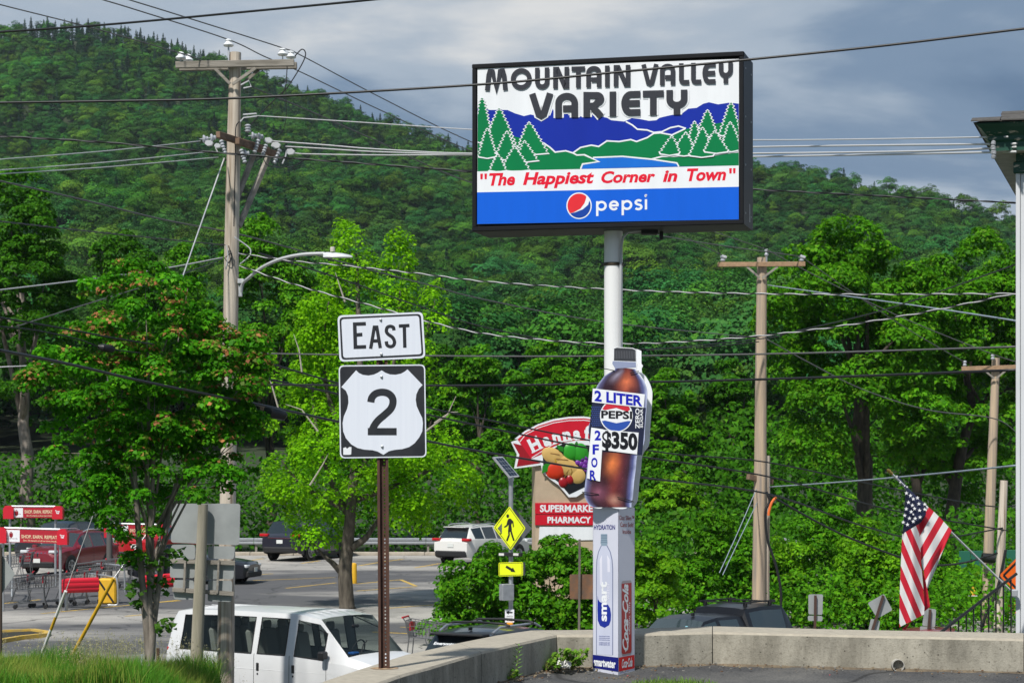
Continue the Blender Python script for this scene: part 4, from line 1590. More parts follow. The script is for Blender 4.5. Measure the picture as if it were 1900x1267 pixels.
for s_, y0, y1, x0, x1 in (("12oz Sliim™", 226, 196, 294, 400), ("Cans Sold", 270, 240, 302, 394), ("Inside", 313, 286, 319, 378)):
    lettering(s_, (x0, -y0, x1, -y1), rr, PRW, cov, .0015, bold=.012)
flat("can_print", [[(312, 626), (318, 616), (376, 612), (381, 622), (382, 1070), (376, 1090), (318, 1098), (312, 1084)]], rf, print_mat("can_silver", L(170, 160, 165)), cov, .0012)
flat("can_print", [[(311, 634), (381, 628), (381, 1064), (374, 1080), (320, 1086), (311, 1074)]], rf, print_mat("can_red", L(176, 26, 34)), cov, .002)
lettering("Coca‑Cola", (316, -1066, 358, -636), rr, PW, cov, .003, bold=.035, shear=.35, rot=True)
strokes("swoosh_print", [[(350, 930), (358, 990), (352, 1050), (336, 1072)]], 5, rf, PW, cov, .003)
lettering("ORIGINAL TASTE", (362, -960, 371, -752), rr, PW, cov, .003, bold=.01, rot=True)
flat("band_print", [[(292, 1106), (401, 1094), (401, 1180), (292, 1196)]], rf, print_mat("cola_red", L(214, 28, 36)), cov, .0022)
lettering("Coca‑Cola", (312, -1172, 386, -1112), lambda x, y, o: rf(x, -y - (x - 349) * .11, o), PW, cov, .0032, bold=.03, shear=.3)

# ================================================================== ROUTE SIGN
ZX = lambda x: 590 + x / 3.9583
ZY = lambda y: 560 + y / 3.9583
RP = Plane(711, 15.25, 0)
rp = lambda x, y, off=0.0: RP.at(ZX(x), ZY(y), off)
rs = thing("route_sign", "east route 2 shield signs on a rusty perforated post", "sign", P(713, 1240, 15.27))


def rrect(c, r, n=5):
    """rounded quadrilateral from four corners"""
    out = []
    c = [Vector(p) for p in c]
    for i in range(4):
        p, a, b = c[i], c[i - 1], c[(i + 1) % 4]
        u, v = (a - p).normalized() * r, (b - p).normalized() * r
        for k in range(n + 1):
            t = k / n
            out.append(tuple(p + u * (1 - t) ** 2 + v * t ** 2))
    return out


M_REFL = mat("reflective_sheeting", L(226, 230, 240), .35, var=.2, col2=L(200, 205, 220), vscale=40, stretch=(1, 1, .02))
M_SBLK = mat("sign_black", (.018, .019, .024), .4, var=.5, col2=(.04, .04, .045), vscale=6)


def plate(corners, r, name, face_m=M_REFL, th=.004):
    o_ = rrect(corners, r)
    m_ = MB()
    m_.prism([rp(x, y, .0) for x, y in o_], [rp(x, y, -th) for x, y in o_])
    return m_.build(name, face_m, rs)


def inset(c, k):
    c = [Vector(p) for p in c]
    ce = sum(c, Vector((0, 0))) / 4
    return [tuple(p + Vector((math.copysign(k, ce.x - p.x), math.copysign(k, ce.y - p.y)))) for p in c]


C1 = [(143, 100), (770, 74), (789, 412), (158, 440)]
p1 = plate(C1, 36, "direction_plate")
flat("border_print", [rrect(inset(C1, 14), 30)], rp, M_SBLK, p1, .0007)
flat("field_print", [rrect(inset(C1, 28), 22)], rp, M_REFL, p1, .0014)
strokes("letter", [[(352, 161), (270, 164), (275, 333), (354, 330)], [(272, 244), (326, 240)]], 27, rp, M_SBLK, p1, .0021)
strokes("letter", [[(387, 345), (414, 186), (432, 186), (458, 340)], [(396, 288), (450, 286)]], 25, rp, M_SBLK, p1, .0021)
strokes("letter", [smooth2([(558, 210), (553, 188), (530, 180), (508, 190), (503, 218), (516, 238), (548, 262), (562, 292), (556, 318), (534, 329), (508, 318), (502, 290)])], 25, rp, M_SBLK, p1, .0021)
strokes("letter", [[(594, 178), (672, 174)], [(634, 176), (638, 337)]], 25, rp, M_SBLK, p1, .0021)
C2 = [(152, 466), (787, 459), (797, 1140), (162, 1148)]
p2 = plate(C2, 38, "route_plate")
flat("border_print", [rrect(inset(C2, 9), 32)], rp, M_SBLK, p2, .0007)
SH = [(280, 502), (300, 522), (330, 536), (370, 541), (410, 534), (440, 520), (468, 503), (495, 520), (530, 533), (570, 535), (610, 527), (640, 510), (657, 495), (768, 610), (740, 640), (722, 680), (718, 720), (725, 765), (745, 810), (765, 850), (771, 890), (766, 950), (745, 992), (710, 1037), (670, 1065), (620, 1080), (560, 1086), (520, 1096), (481, 1122), (440, 1099), (400, 1088), (340, 1084), (290, 1072), (245, 1046), (205, 1000), (185, 950), (181, 890), (190, 840), (214, 785), (224, 740), (221, 690), (205, 652), (172, 625)]
flat("shield_print", [SH], rp, M_REFL, p2, .0014)
strokes("letter", [smooth2([(388, 737), (396, 703), (424, 674), (470, 663), (516, 673), (546, 704), (550, 746), (532, 788), (488, 830), (440, 872), (408, 918), (394, 960)]), [(366, 952), (578, 952)]], 53, rp, M_SBLK, p2, .0021)
flat("torn_sticker", [[(186, 1072), (205, 1066), (212, 1078), (232, 1064), (246, 1066), (244, 1118), (230, 1122), (186, 1122)]], rp, PW, p2, .0016)
for x, y, pp in ((461, 133, p1), (466, 386, p1), (467, 551, p2), (472, 1063, p2)):
    m_ = MB()
    m_.lathe([(.011, 0), (.010, .004), (.006, .006), (.005, .011), (.001, .012)], rp(x, y, .0018), (0, -1, 0), 12)
    m_.build("bolt", M_STEEL, pp, smooth=True)
# U-channel post with a column of holes
post = MB()
zp0, zp1 = ZT - .02, P(0, 668, 15.25).z
xc = lambda z: P(713, 0, 15.27).x + (P(708.5, 0, 15.27).x - P(713, 0, 15.27).x) * (z - ZT) / 2.4
def vbar(x0, x1, y0, y1, za, zb):
    post.prism([(xc(za) + x0, y0, za), (xc(za) + x1, y0, za), (xc(zb) + x1, y0, zb), (xc(zb) + x0, y0, zb)], [(xc(za) + x0, y1, za), (xc(za) + x1, y1, za), (xc(zb) + x1, y1, zb), (xc(zb) + x0, y1, zb)])
yy = 15.262
vbar(-.040, -.022, yy, yy + .004, zp0, zp1)
vbar(.022, .040, yy, yy + .004, zp0, zp1)
vbar(-.026, -.022, yy + .004, yy + .030, zp0, zp1)
vbar(.022, .026, yy + .004, yy + .030, zp0, zp1)
vbar(-.022, .004, yy + .030, yy + .034, zp0, zp1)
vbar(.014, .022, yy + .030, yy + .034, zp0, zp1)
z = zp0
while z < zp1 - .02:
    vbar(.004, .014, yy + .0305, yy + .0335, z, z + .0145)
    z += .0254
post.build("post", M_RUST, rs)
m_ = MB()
m_.lathe([(.09, 0), (.10, .0015)], (xc(ZT), 15.29, ZT + .001), n=18)
m_.build("rust_stain", mat("rust_stain", (.30, .16, .07), .9, var=1, col2=(.42, .33, .22), vscale=20), rs)

# ================================================================== STORE BUILDING, FLAG, RAILING
bd = 22.3
bx0 = P(1885, 0, bd).x
M_CLAP = mat("white_trim_paint", L(214, 216, 220), .55, var=.5, col2=L(186, 188, 192), vscale=1.5, stretch=(1, 1, .4))
M_GRN = mat("peeling_green_paint", (.006, .062, .038), .5, var=1, col2=(.50, .44, .36), vscale=7, stretch=(1, 1, 2.5), ramp=(.57, .62), detail=8)
bld = thing("store_building", "white painted store building corner with peeling green cornice", "building", (bx0, bd, -3))
zE = P(0, 303, bd).z
m_ = MB()
m_.box((bx0 + 3.06, bd + 3.56, (zE - 3) / 2), (6, 7, zE + 3))
m_.build("wall", M_CLAP, bld)
for k in range(46):
    m_ = MB()
    z0 = -.2 + k * .115
    if z0 + .115 > zE:
        break
    m_.prism([(bx0 + .205, bd + .04, z0), (bx0 + 6, bd + .04, z0), (bx0 + 6, bd + .052, z0 + .112), (bx0 + .205, bd + .052, z0 + .112)], [(bx0 + .205, bd + .061, z0), (bx0 + 6, bd + .061, z0), (bx0 + 6, bd + .0615, z0 + .112), (bx0 + .205, bd + .0615, z0 + .112)])
    m_.build("clapboard", M_CLAP, bld)
m_ = MB()
m_.box((bx0 + .022, bd + .08, (zE - 3) / 2), (.044, .2, zE + 3 - .02), None, 0, .004)
m_.box((bx0 + .125, bd + .02, (zE - 3) / 2), (.155, .045, zE + 3 - .02), None, 0, .004)
m_.build("corner_board", M_CLAP, bld)
ov = .36     # cornice: profile swept along both visible eaves, mitred at the corner
prof = [(0.06, zE - .02), (.06, zE + .10), (.30, zE + .10), (.30, zE + .19), (.325, zE + .21), (.325, zE + .25), (.345, zE + .27), (.39, zE + .33), (.43, zE + .36), (.43, zE + .375)]
pr = []
for o_, z in prof:
    k = o_ - .06
    pr.append([Vector((bx0 + 6, bd - k, z)), Vector((bx0 - k, bd - k, z)), Vector((bx0 - k, bd + 7, z))])
m_ = MB()
for i in range(len(pr) - 1):
    for j in range(2):
        soff = 1 if i == 1 else 0
        m_.add([pr[i][j], pr[i][j + 1], pr[i + 1][j + 1], pr[i + 1][j]], [(0, 1, 2, 3)], soff)
m_.build("cornice", [M_GRN, mat("soffit_paint", (.42, .40, .36), .7, var=.6, vscale=6)], bld)
m_ = MB()
m_.box((bx0 + .07, bd + .01, zE - .05), (.19, .10, .12), None, 0, .01)
m_.build("frieze_block", M_GRN, bld)
rz = zE + .378
k = .40
M_SHIN = mat("asphalt_shingle", (.06, .058, .055), .95, var=.8, col2=(.11, .10, .09), vscale=25)
m_ = MB()
m_.add([(bx0 + 6, bd - k, rz), (bx0 - k, bd - k, rz), (bx0 - k, bd + 7, rz), (bx0 + 2.6, bd + 2.6, rz + .95), (bx0 + 6, bd + 2.6, rz + .95), (bx0 + 2.6, bd + 7, rz + .95)], [(0, 1, 3, 4), (1, 2, 5, 3)])
roof = m_.build("roof", M_SHIN, bld)
sl = .95 / (2.6 + k)
for row in range(4):
    for c_ in range(8):
        y_ = row * .14
        x_ = bx0 - k - .02 + y_ + c_ * .30 + (.15 if row % 2 else 0)
        m2 = MB()
        z_ = rz + .006 + y_ * sl + row * .004
        rr_ = rnd.uniform(-.01, .01)
        m2.prism([(x_, bd - k - .03 + y_, z_ + .012), (x_ + .29, bd - k - .03 + y_, z_ + .012 + rr_), (x_ + .29, bd - k + .13 + y_, z_ + .012 + .16 * sl), (x_, bd - k + .13 + y_, z_ + .012 + .16 * sl)], [(x_, bd - k - .03 + y_, z_), (x_ + .29, bd - k - .03 + y_, z_ + rr_), (x_ + .29, bd - k + .13 + y_, z_ + .16 * sl), (x_, bd - k + .13 + y_, z_ + .16 * sl)])
        m2.build("shingle", M_SHIN, roof)
for px, py in ((1866, 262), (1866, 272), (1867, 280)):
    m_ = MB()
    m_.lathe([(.008, -.05), (.022, -.045), (.026, -.02), (.016, -.01), (.026, 0), (.022, .03), (.008, .04)], P(px, py + 4, 21.9), (0.1, 0, 1), 10)
    m_.build("service_insulator", mat("insulator_grey", (.30, .31, .33), .3), bld, smooth=True)

bld.rotation_euler = (0, 0, math.radians(-17))
# flag on an angled staff
fl = thing("flag", "stars and stripes flag hanging in folds from a silver staff", "flag", P(1885, 1105, 22.0))
tip, foot = P(1656, 880, 21.0), P(1886, 1106, 22.25)
m_ = MB()
m_.tube([foot, tip], .011, 10)
m_.build("staff", mat("silver_staff", (.66, .67, .69), .3), fl, smooth=True)
m_ = MB()
ax = (tip - foot).normalized()
m_.lathe([(.004, 0), (.014, .01), (.018, .025), (.012, .04), (.02, .055), (.016, .08), (.004, .095)], tip, ax, 10)
m_.build("finial", mat("brass", (.55, .38, .12), .3, metal=.9), fl, smooth=True)
m_ = MB()
m_.box(P(1882, 1100, 22.2), (.07, .06, .08), None, 0, .012)
m_.build("bracket", mat("bracket_grey", (.55, .56, .58), .4, metal=.5), fl)
M_FLAG = bpy.data.materials.new("flag_cloth")
M_FLAG.use_nodes = True
nt = M_FLAG.node_tree
b = nt.nodes["Principled BSDF"]
b.inputs["Roughness"].default_value = .75
a = nt.nodes.new("ShaderNodeAttribute")
a.attribute_name = "st"
sx_ = nt.nodes.new("ShaderNodeSeparateXYZ")
nt.links.new(a.outputs["Vector"], sx_.inputs[0])
fr = nt.nodes.new("ShaderNodeMath")
fr.operation = 'PINGPONG'
fr.inputs[1].default_value = 1.0
nt.links.new(sx_.outputs[0], fr.inputs[0])
gt = nt.nodes.new("ShaderNodeMath")
gt.operation = 'GREATER_THAN'
gt.inputs[1].default_value = 0.5
nt.links.new(fr.outputs[0], gt.inputs[0])
mx = nt.nodes.new("ShaderNodeMix")
mx.data_type = 'RGBA'
mx.inputs[6].default_value = (.62, .012, .035, 1)
mx.inputs[7].default_value = (.82, .80, .80, 1)
nt.links.new(gt.outputs[0], mx.inputs[0])
trn = nt.nodes.new("ShaderNodeBsdfTranslucent")
nt.links.new(mx.outputs[2], b.inputs["Base Color"])
nt.links.new(mx.outputs[2], trn.inputs[0])
ms = nt.nodes.new("ShaderNodeMixShader")
ms.inputs[0].default_value = .2
nt.links.new(b.outputs[0], ms.inputs[1])
nt.links.new(trn.outputs[0], ms.inputs[2])
nt.links.new(ms.outputs[0], nt.nodes["Material Output"].inputs[0])
gx_ = lambda x: 1600 + x / 3.727
gy_ = lambda y: 860 + y / 3.727


def cloth(name, m, lcurve, rcurve, dep, stripe, nu=14, nv=30):
    """grid between two boundary curves given in close-up pixels"""
    def along(c, t):
        s_ = np.linspace(0, 1, len(c))
        return np.interp(t, s_, [p[0] for p in c]), np.interp(t, s_, [p[1] for p in c])
    mb, st = MB(), []
    for j in range(nv + 1):
        t = j / nv
        a, b = along(lcurve, t), along(rcurve, t)
        for i in range(nu + 1):
            u = i / nu
            x, y = a[0] + (b[0] - a[0]) * u, a[1] + (b[1] - a[1]) * u
            mb.v.append(tuple(P(gx_(x), gy_(y), dep(u, t, x, y))))
            st.append((stripe(x, y), u, t))
    for j in range(nv):
        for i in range(nu):
            q = j * (nu + 1) + i
            mb.f.append((q, q + nu + 1, q + nu + 2, q + 1))
            mb.m.append(0)
    o = mb.build(name, m, fl, smooth='full')
    at = o.data.attributes.new("st", 'FLOAT_VECTOR', 'POINT')
    at.data.foreach_set("vector", np.array(st, np.float32).ravel())
    return o


dstaff = lambda x: 21.0 + 1.2 * np.clip((x - 210) / 850, 0, 1)
# the half that hangs straight down, then the half still stretched to the staff, then a strip of the far side
cloth("cloth", M_FLAG, [(276, 485), (272, 560), (266, 700), (260, 850), (257, 1000), (256, 1130)], [(388, 418), (400, 560), (410, 720), (422, 860), (430, 960), (428, 1040)],
      lambda u, t, x, y: 21.05 + .03 * math.sin(u * 7 + t * 2) - .05 * math.sin(u * PI), lambda x, y: ((x - 262) * 1.0 - (y - 485) * .42) / 44.0 * 1.0 + 20.5)
cloth("cloth", M_FLAG, [(388, 420), (395, 520), (402, 600), (412, 690), (425, 760), (440, 822), (446, 858)], [(440, 285), (500, 335), (550, 385), (600, 440), (619, 462), (560, 600), (452, 862)],
      lambda u, t, x, y: 21.14 + .18 * u + .03 * math.sin(u * 9 + t * 3), lambda x, y: ((x - 619) * .87 + (y - 462) * .5) / 47.0 * 1.0 + 20.2)
cloth("cloth", M_FLAG, [(405, 700), (425, 860), (430, 990), (300, 1120), (276, 1140)], [(446, 840), (456, 900), (470, 988), (330, 1100), (300, 1148)], lambda u, t, x, y: 21.20 + .02 * u, lambda x, y: 20.0 + .2, 4, 20)
M_CANT = mat("flag_navy", L(24, 32, 66), .75)
cant = cloth("canton", M_CANT, [(232, 78), (262, 130), (300, 175), (296, 260), (288, 360), (279, 484)], [(245, 78), (285, 130), (325, 175), (385, 235), (440, 285), (440, 352)], lambda u, t, x, y: 21.04 + .1 * u + .01 * math.sin(u * 6), lambda x, y: 0, 10, 20)
cloth("canton", M_CANT, [(288, 380), (284, 430), (279, 486)], [(441, 350), (410, 400), (388, 420)], lambda u, t, x, y: 21.045 + .09 * u, lambda x, y: 0, 8, 6)
for i, (x, y) in enumerate([(305, 203), (333, 220), (319, 267), (352, 243), (304, 312), (346, 287), (391, 277), (338, 332), (361, 310), (396, 322), (293, 357), (326, 377), (352, 350), (399, 369), (366, 378), (312, 420), (352, 398), (382, 236), (432, 280), (432, 315), (283, 404), (293, 152), (310, 160), (262, 128), (240, 88)]):
    r_ = 15 if i not in (21, 22, 23, 24, 12) else 9
    pts_ = []
    for k in range(10):
        an = PI / 2 + k * PI / 5 + rnd.uniform(-.1, .1)
        q = r_ if k % 2 == 0 else r_ * .4
        pts_.append((x + q * math.cos(an), y - q * math.sin(an)))
    u = (x - 290) / 150
    m_ = MB()
    m_.poly([P(gx_(a), gy_(b), 21.034 + .1 * max(u, 0) - .012) for a, b in pts_])
    m_.build("star", mat("star_white", (.8, .8, .82), .7), cant)

# iron handrail of the steps beside the building
hr = thing("handrail", "black iron handrail sloping down beside the white building", "railing", P(1760, 1180, 21.2))
M_IRON = mat("black_iron", (.01, .01, .011), .4)
hx = lambda x: 1780 + x / 4.525
hy = lambda y: 900 + y / 4.525
m_ = MB()
m_.tube([P(1744, 1174, 21.3), P(1790, 1138, 21.5), P(1886, 1064, 21.9)], .016, 8)
m_.build("top_rail", M_IRON, hr)
for i, px in enumerate((1764, 1778.5, 1793, 1806.5, 1820.5, 1834.5, 1848, 1862, 1876)):
    yt = np.interp(px, [1744, 1790, 1886], [1174, 1138, 1064])
    d = np.interp(px, [1744, 1790, 1886], [21.3, 21.5, 21.9])
    m_ = MB()
    m_.tube([P(px, yt, d), P(px, 1205, d)], .008, 6)
    m_.build("baluster", M_IRON, hr)
m_ = MB()
m_.tube([P(1744, 1203, 21.3), P(1886, 1203, 21.9)], .01, 6)
m_.build("bottom_rail", M_IRON, hr)

# ================================================================== UTILITY POLES AND WIRES
M_POLE = mat("weathered_pole_wood", (0.60, 0.53, 0.44), .9, var=1, col2=(0.24, 0.17, 0.115), vscale=13, stretch=(1, 1, .035), ramp=(.42, .70), bump=.5, bscale=50)
M_POLE2 = mat("tan_pole_wood", (0.50, 0.38, 0.26), .9, var=1, col2=(0.26, 0.22, 0.19), vscale=11, stretch=(1, 1, .035), ramp=(.40, .68), bump=.5, bscale=50)
M_ARM = mat("grey_arm_wood", (0.34, 0.31, 0.27), .9, var=1, col2=(0.20, 0.18, 0.15), vscale=9, stretch=(.15, 1, 1), bump=.4)
M_ARMB = mat("brown_arm_wood", (0.24, 0.15, 0.10), .9, var=1, col2=(0.14, 0.09, 0.06), vscale=9, stretch=(.15, 1, 1))
M_TANARM = mat("tan_arm_wood", (0.42, 0.27, 0.16), .9, var=.7, vscale=9)
M_PORC = mat("white_porcelain", (.74, .75, .76), .25)
M_GPORC = mat("grey_porcelain", (.42, .44, .47), .3)
M_HARD = mat("pale_hardware", (.58, .59, .60), .45, metal=.3)


def bell(o, parent, k=1.0, m=M_PORC, axis=(0, 0, 1)):
    m_ = MB()
    m_.lathe([(.012 * k, -.13 * k), (.014 * k, -.04 * k), (.085 * k, -.045 * k), (.10 * k, -.02 * k), (.09 * k, .0), (.055 * k, .03 * k), (.05 * k, .05 * k), (.065 * k, .065 * k), (.05 * k, .085 * k), (.02 * k, .095 * k)], o, axis, 14)
    return m_.build("insulator", m, parent, smooth=True)


def ribbed(a, b, r, n, parent, name="cutout", m=M_GPORC):
    a, b = Vector(a), Vector(b)
    ln = (b - a).length
    pr = [(r * .5, 0)]
    for i in range(n):
        h = ln * (i + .5) / n
        pr += [(r * .62, h - ln / n * .42), (r, h - ln / n * .1), (r, h + ln / n * .12), (r * .62, h + ln / n * .4)]
    pr.append((r * .45, ln))
    m_ = MB()
    m_.lathe(pr, a, (b - a), 10)
    return m_.build(name, m, parent, smooth=True)


DL = 40.5
rg = np.random.default_rng(2)
up_l = thing("utility_pole", "tall weathered timber utility pole carrying the street lamp", "utility pole", (P(419, 0, DL).x, DL, float(bank_z(P(419, 0, DL).x, DL)) - .4))
m_ = MB()
cl = [(437, 98, 10.5), (434, 250, 12.5), (430, 450, 13.6), (427, 650, 14.2), (424, 860, 14.8), (420, 1100, 15.6), (418, 1330, 16.2)]
m_.tube([P(x, y, DL) for x, y, r in cl], [r * DL / F for x, y, r in cl], 16)
m_.build("pole", M_POLE, up_l, smooth=True)
for d, x0, x1, y0, y1 in ((DL - .19, 326, 546, 121, 117), (DL + .19, 333, 551, 126, 122)):
    m_ = MB()
    m_.bar(P(x0, y0, d), P(x1, y1, d), .09, .125, bev=.008)
    m_.build("crossarm", M_ARM, up_l)
for a, b, d in (((399, 128), (427, 156), DL - .22), ((474, 127), (431, 157), DL - .22), ((480, 130), (440, 165), DL + .22)):
    m_ = MB()
    m_.bar(P(*a, d), P(*b, d + (.02 if d < DL else -.02)), .03, .055, bev=.004)
    m_.build("brace", M_ARM, up_l)
for x, y, d in ((335.5, 106, DL - .19), (349, 110, DL + .19), (424, 82, DL - .05), (524.5, 99, DL - .19), (540, 104, DL + .19)):
    bell(P(x, y, d), up_l)
m_ = MB()
m_.tube([P(425, 130, DL - .1), P(424, 88, DL - .05)], .016, 6)
m_.build("top_pin", M_STEEL, up_l)
for a, b in (((404, 250, 39.75), (497, 279, 41.4)), ((440, 262, 39.95), (512, 287, 41.3))):
    m_ = MB()
    m_.bar(P(*a), P(*b), .09, .12, bev=.008)
    m_.build("lower_arm", M_ARMB, up_l)
for a, b in (((471, 287, 40.9), (438, 372, 40.5)), ((502, 282, 41.2), (443, 421, 40.5))):
    m_ = MB()
    m_.bar(P(*a), P(*b), .075, .095, bev=.006)
    m_.build("strut", M_ARM, up_l)
for (x, y), (x2, y2), d in (((480, 259), (472, 284), 40.4), ((494, 268), (486, 292), 40.6), ((520, 277), (508, 304), 40.8), ((447, 277), (455, 303), 40.0), ((410, 260), (418, 286), 39.7)):
    ribbed(P(x, y, d), P(x2, y2, d), .042, 5, up_l)
for x, y, d in ((380, 258, 39.7), (394, 256, 39.7), (470, 252, 40.5), (482, 254, 40.6), (456, 285, 40.2)):
    bell(P(x, y, d), up_l, .75, M_GPORC, (1, .3, 0.1))
for x, y, d, s_ in ((512, 270, 40.9, 8), (539, 282, 41.0, 7.5), (498, 261, 40.7, 7), (388, 266, 39.6, 7), (404, 271, 39.6, 5.5)):
    m_ = MB()
    r_ = s_ * d / F
    c_ = P(x, y, d)
    hexa = [(math.cos(k * PI / 3 + .2) * r_ * 1.15, math.sin(k * PI / 3 + .2) * r_ * .8) for k in range(6)]
    m_.prism([c_ + Vector((a, -.05, b)) for a, b in hexa], [c_ + Vector((a, .05, b)) for a, b in hexa])
    m_.build("arrester_cover", M_HARD, up_l)
ribbed(P(460, 246, 40.2), P(460, 231, 40.2), .06, 3, up_l, "post_insulator", M_GPORC)
for pts, r_ in (([(451, 213), (476, 211), (477, 216), (452, 219), (446, 226)], .014), ([(405, 285), (400, 275), (402, 266)], .012), ([(524, 304), (530, 290), (532, 280)], .014), ([(447, 158), (462, 150), (466, 161), (452, 164)], .016)):
    m_ = MB()
    m_.tube([P(x, y, 40.3) for x, y in pts], r_, 6)
    m_.build("clamp", M_HARD, up_l)
for pts, r_ in (([(547, 105), (560, 92), (567, 100), (560, 120), (535, 160), (515, 180), (490, 205), (465, 232)], .011), ([(533, 120), (530, 160), (522, 178)], .009), ([(444, 226), (438, 235), (437, 260), (436, 330), (434, 420)], .010), ([(530, 165), (531, 215), (524, 245), (508, 258)], .007), ([(490, 297), (500, 308), (540, 310), (560, 300), (575, 289)], .008), ([(435, 440), (458, 456), (465, 465), (462, 476), (445, 490)], .012), ([(420, 455), (423, 475), (419, 500)], .012), ([(424, 456), (430, 478), (432, 495)], .010), ([(418, 478), (430, 470), (425, 488), (416, 478)], .008)):
    m_ = MB()
    m_.tube(smooth2([P(x, y, 40.3) for x, y in pts]), r_, 6)
    m_.build("jumper_cable", M_BLKRUB if r_ != .012 else M_HARD, up_l)
# street lamp
sl_ = thing("street_lamp", "street lamp on a curved grey arm mounted on the timber pole", "street lamp", P(448, 530, DL - .1))
m_ = MB()
ap = smooth2([P(447, 543, DL - .05), P(450, 526, DL - .1), P(460, 517, DL - .2), P(485, 497, DL - .45), P(520, 481, DL - .75), P(560, 472.5, DL - 1.0), P(602, 470.5, DL - 1.2)])
m_.tube(ap, .031, 10)
m_.build("arm", M_HARD, sl_, smooth=True)
m_ = MB()
m_.box(P(447, 522, DL - .08), (.12, .1, .09), None, 0, .01)
m_.box(P(446, 540, DL - .04), (.07, .08, .22), None, 0, .01)
m_.build("bracket", M_HARD, sl_)
m_ = MB()
d_ = DL - 1.25
sec = [(600, 6.0, .05), (606, 6.8, .10), (620, 6.6, .13), (636, 5.2, .13), (648, 3.0, .10), (654, 1.2, .04)]
vs, fs = [], []
for x, h, w in sec:
    c_ = P(x, 476.5, d_)
    hh = h * 2 * d_ / F * .62
    vs += [c_ + Vector((0, -w, -.012)), c_ + Vector((0, -w * .8, hh * .55)), c_ + Vector((0, 0, hh)), c_ + Vector((0, w * .8, hh * .55)), c_ + Vector((0, w, -.012))]
for i in range(len(sec) - 1):
    for j in range(5):
        a, b = i * 5 + j, i * 5 + (j + 1) % 5
        fs.append((a, b, b + 5, a + 5))
fs += [(0, 1, 2, 3, 4), tuple(range(29, 24, -1))]
m_.add(vs, fs)
m_.build("lamp_head", mat("lamp_housing", (.62, .64, .66), .4), sl_, smooth=35)
m_ = MB()
m_.lathe([(.04, 0), (.045, .02), (.045, .075), (.03, .085)], P(617, 467, d_), n=12)
m_.build("photocell", mat("photocell_cream", (.62, .58, .50), .5), sl_, smooth=True)

# pole beside the pickup
DR = 58.0
up_r = thing("utility_pole", "slim tan utility pole with short crossarm rising behind the parked pickup", "utility pole", (P(1408, 0, DR).x, DR, z_lot(DR)))
m_ = MB()
cl = [(1414, 478, 9.2), (1412, 650, 10.2), (1411, 850, 11.5), (1409, 1000, 12.3), (1407, 1215, 13.2)]
m_.tube([P(x, y, DR) for x, y, r in cl], [r * DR / F for x, y, r in cl], 14)
m_.build("pole", M_POLE2, up_r, smooth=True)
m_ = MB()
m_.tube([P(1423, 845, DR + .1), P(1421, 1215, DR + .1)], .09, 10)
m_.build("splint", M_POLE, up_r, smooth=True)
m_ = MB()
m_.bar(P(1332, 491, DR - .2), P(1494, 490, DR - .2), .1, .125, bev=.008)
m_.build("crossarm", M_TANARM, up_r)
for a, b in (((1386, 495), (1410, 516)), ((1443, 495), (1414, 516))):
    m_ = MB()
    m_.bar(P(*a, DR - .22), P(*b, DR - .2), .03, .055)
    m_.build("brace", M_ARM, up_r)
for x, y in ((1341, 482), (1487, 482)):
    ribbed(P(x, y + 4, DR - .2), P(x, y - 8, DR - .2), .075, 2, up_r, "insulator", M_GPORC)
    m_ = MB()
    m_.tube([P(x - 2, y - 7, DR - .25), P(x + 7, y - 4, DR - .25)], .04, 6)
    m_.build("clamp", M_HARD, up_r)
ribbed(P(1422, 476, DR - .1), P(1422, 462, DR - .1), .06, 2, up_r, "insulator", M_GPORC)
m_ = MB()
m_.tube([P(1422, 490, DR - .1), P(1422, 474, DR - .1)], .03, 6)
m_.build("top_pin", M_STEEL, up_r)
m_ = MB()
m_.bar(P(1388, 884, DR - .25), P(1432, 894, DR + .3), .12, .14)
m_.build("lower_arm", M_ARMB, up_r)
m_ = MB()
m_.tube(smooth2([P(x, y, DR - .2) for x, y in ((1422, 912), (1428, 930), (1420, 950), (1424, 1000), (1440, 1050), (1449, 1100), (1447, 1160), (1440, 1200))]), .035, 8)
m_.build("riser_cable", M_BLKRUB, up_r, smooth=True)
m_ = MB()
m_.tube(smooth2([P(x, y, DR - .3) for x, y in ((1440, 922), (1432, 932), (1427, 948), (1426, 956))]), .035, 8)
m_.build("orange_conduit", mat("orange_plastic", (.75, .16, .03), .5), up_r, smooth=True)
# poles beside the building
up_2 = thing("utility_pole", "utility pole with crossarm between the flag and the white building", "utility pole", (P(1830, 0, 62).x, 62, z_lot(62)))
m_ = MB()
cl = [(1848, 664, 7.5), (1841, 850, 8.8), (1835, 1000, 9.6), (1829, 1205, 10.5)]
m_.tube([P(x, y, 62) for x, y, r in cl], [r * 62 / F for x, y, r in cl], 12)
m_.build("pole", M_POLE2, up_2, smooth=True)
m_ = MB()
m_.bar(P(1784, 684, 61.8), P(1910, 680, 61.8), .1, .12, bev=.008)
m_.build("crossarm", M_TANARM, up_2)
for a, b in (((1826, 687), (1845, 702)), ((1868, 686), (1848, 702))):
    m_ = MB()
    m_.bar(P(*a, 61.75), P(*b, 61.8), .03, .05)
    m_.build("brace", M_ARM, up_2)
for x, y in ((1790, 680), (1842, 668)):
    ribbed(P(x, y, 61.8), P(x, y - 11, 61.8), .06, 2, up_2, "insulator", M_GPORC)
m_ = MB()
m_.tube([P(1822, 1034, 61.6), P(1846, 1036, 61.6)], .14, 10)
m_.build("splice_case", M_BLKRUB, up_2, smooth=True)
up_3 = thing("utility_pole", "short grey stub pole standing close beside the white building", "utility pole", (P(1853, 0, 59).x, 59, z_lot(59)))
m_ = MB()
cl = [(1863, 891, 7.2), (1858, 1000, 8.2), (1851, 1205, 9.5)]
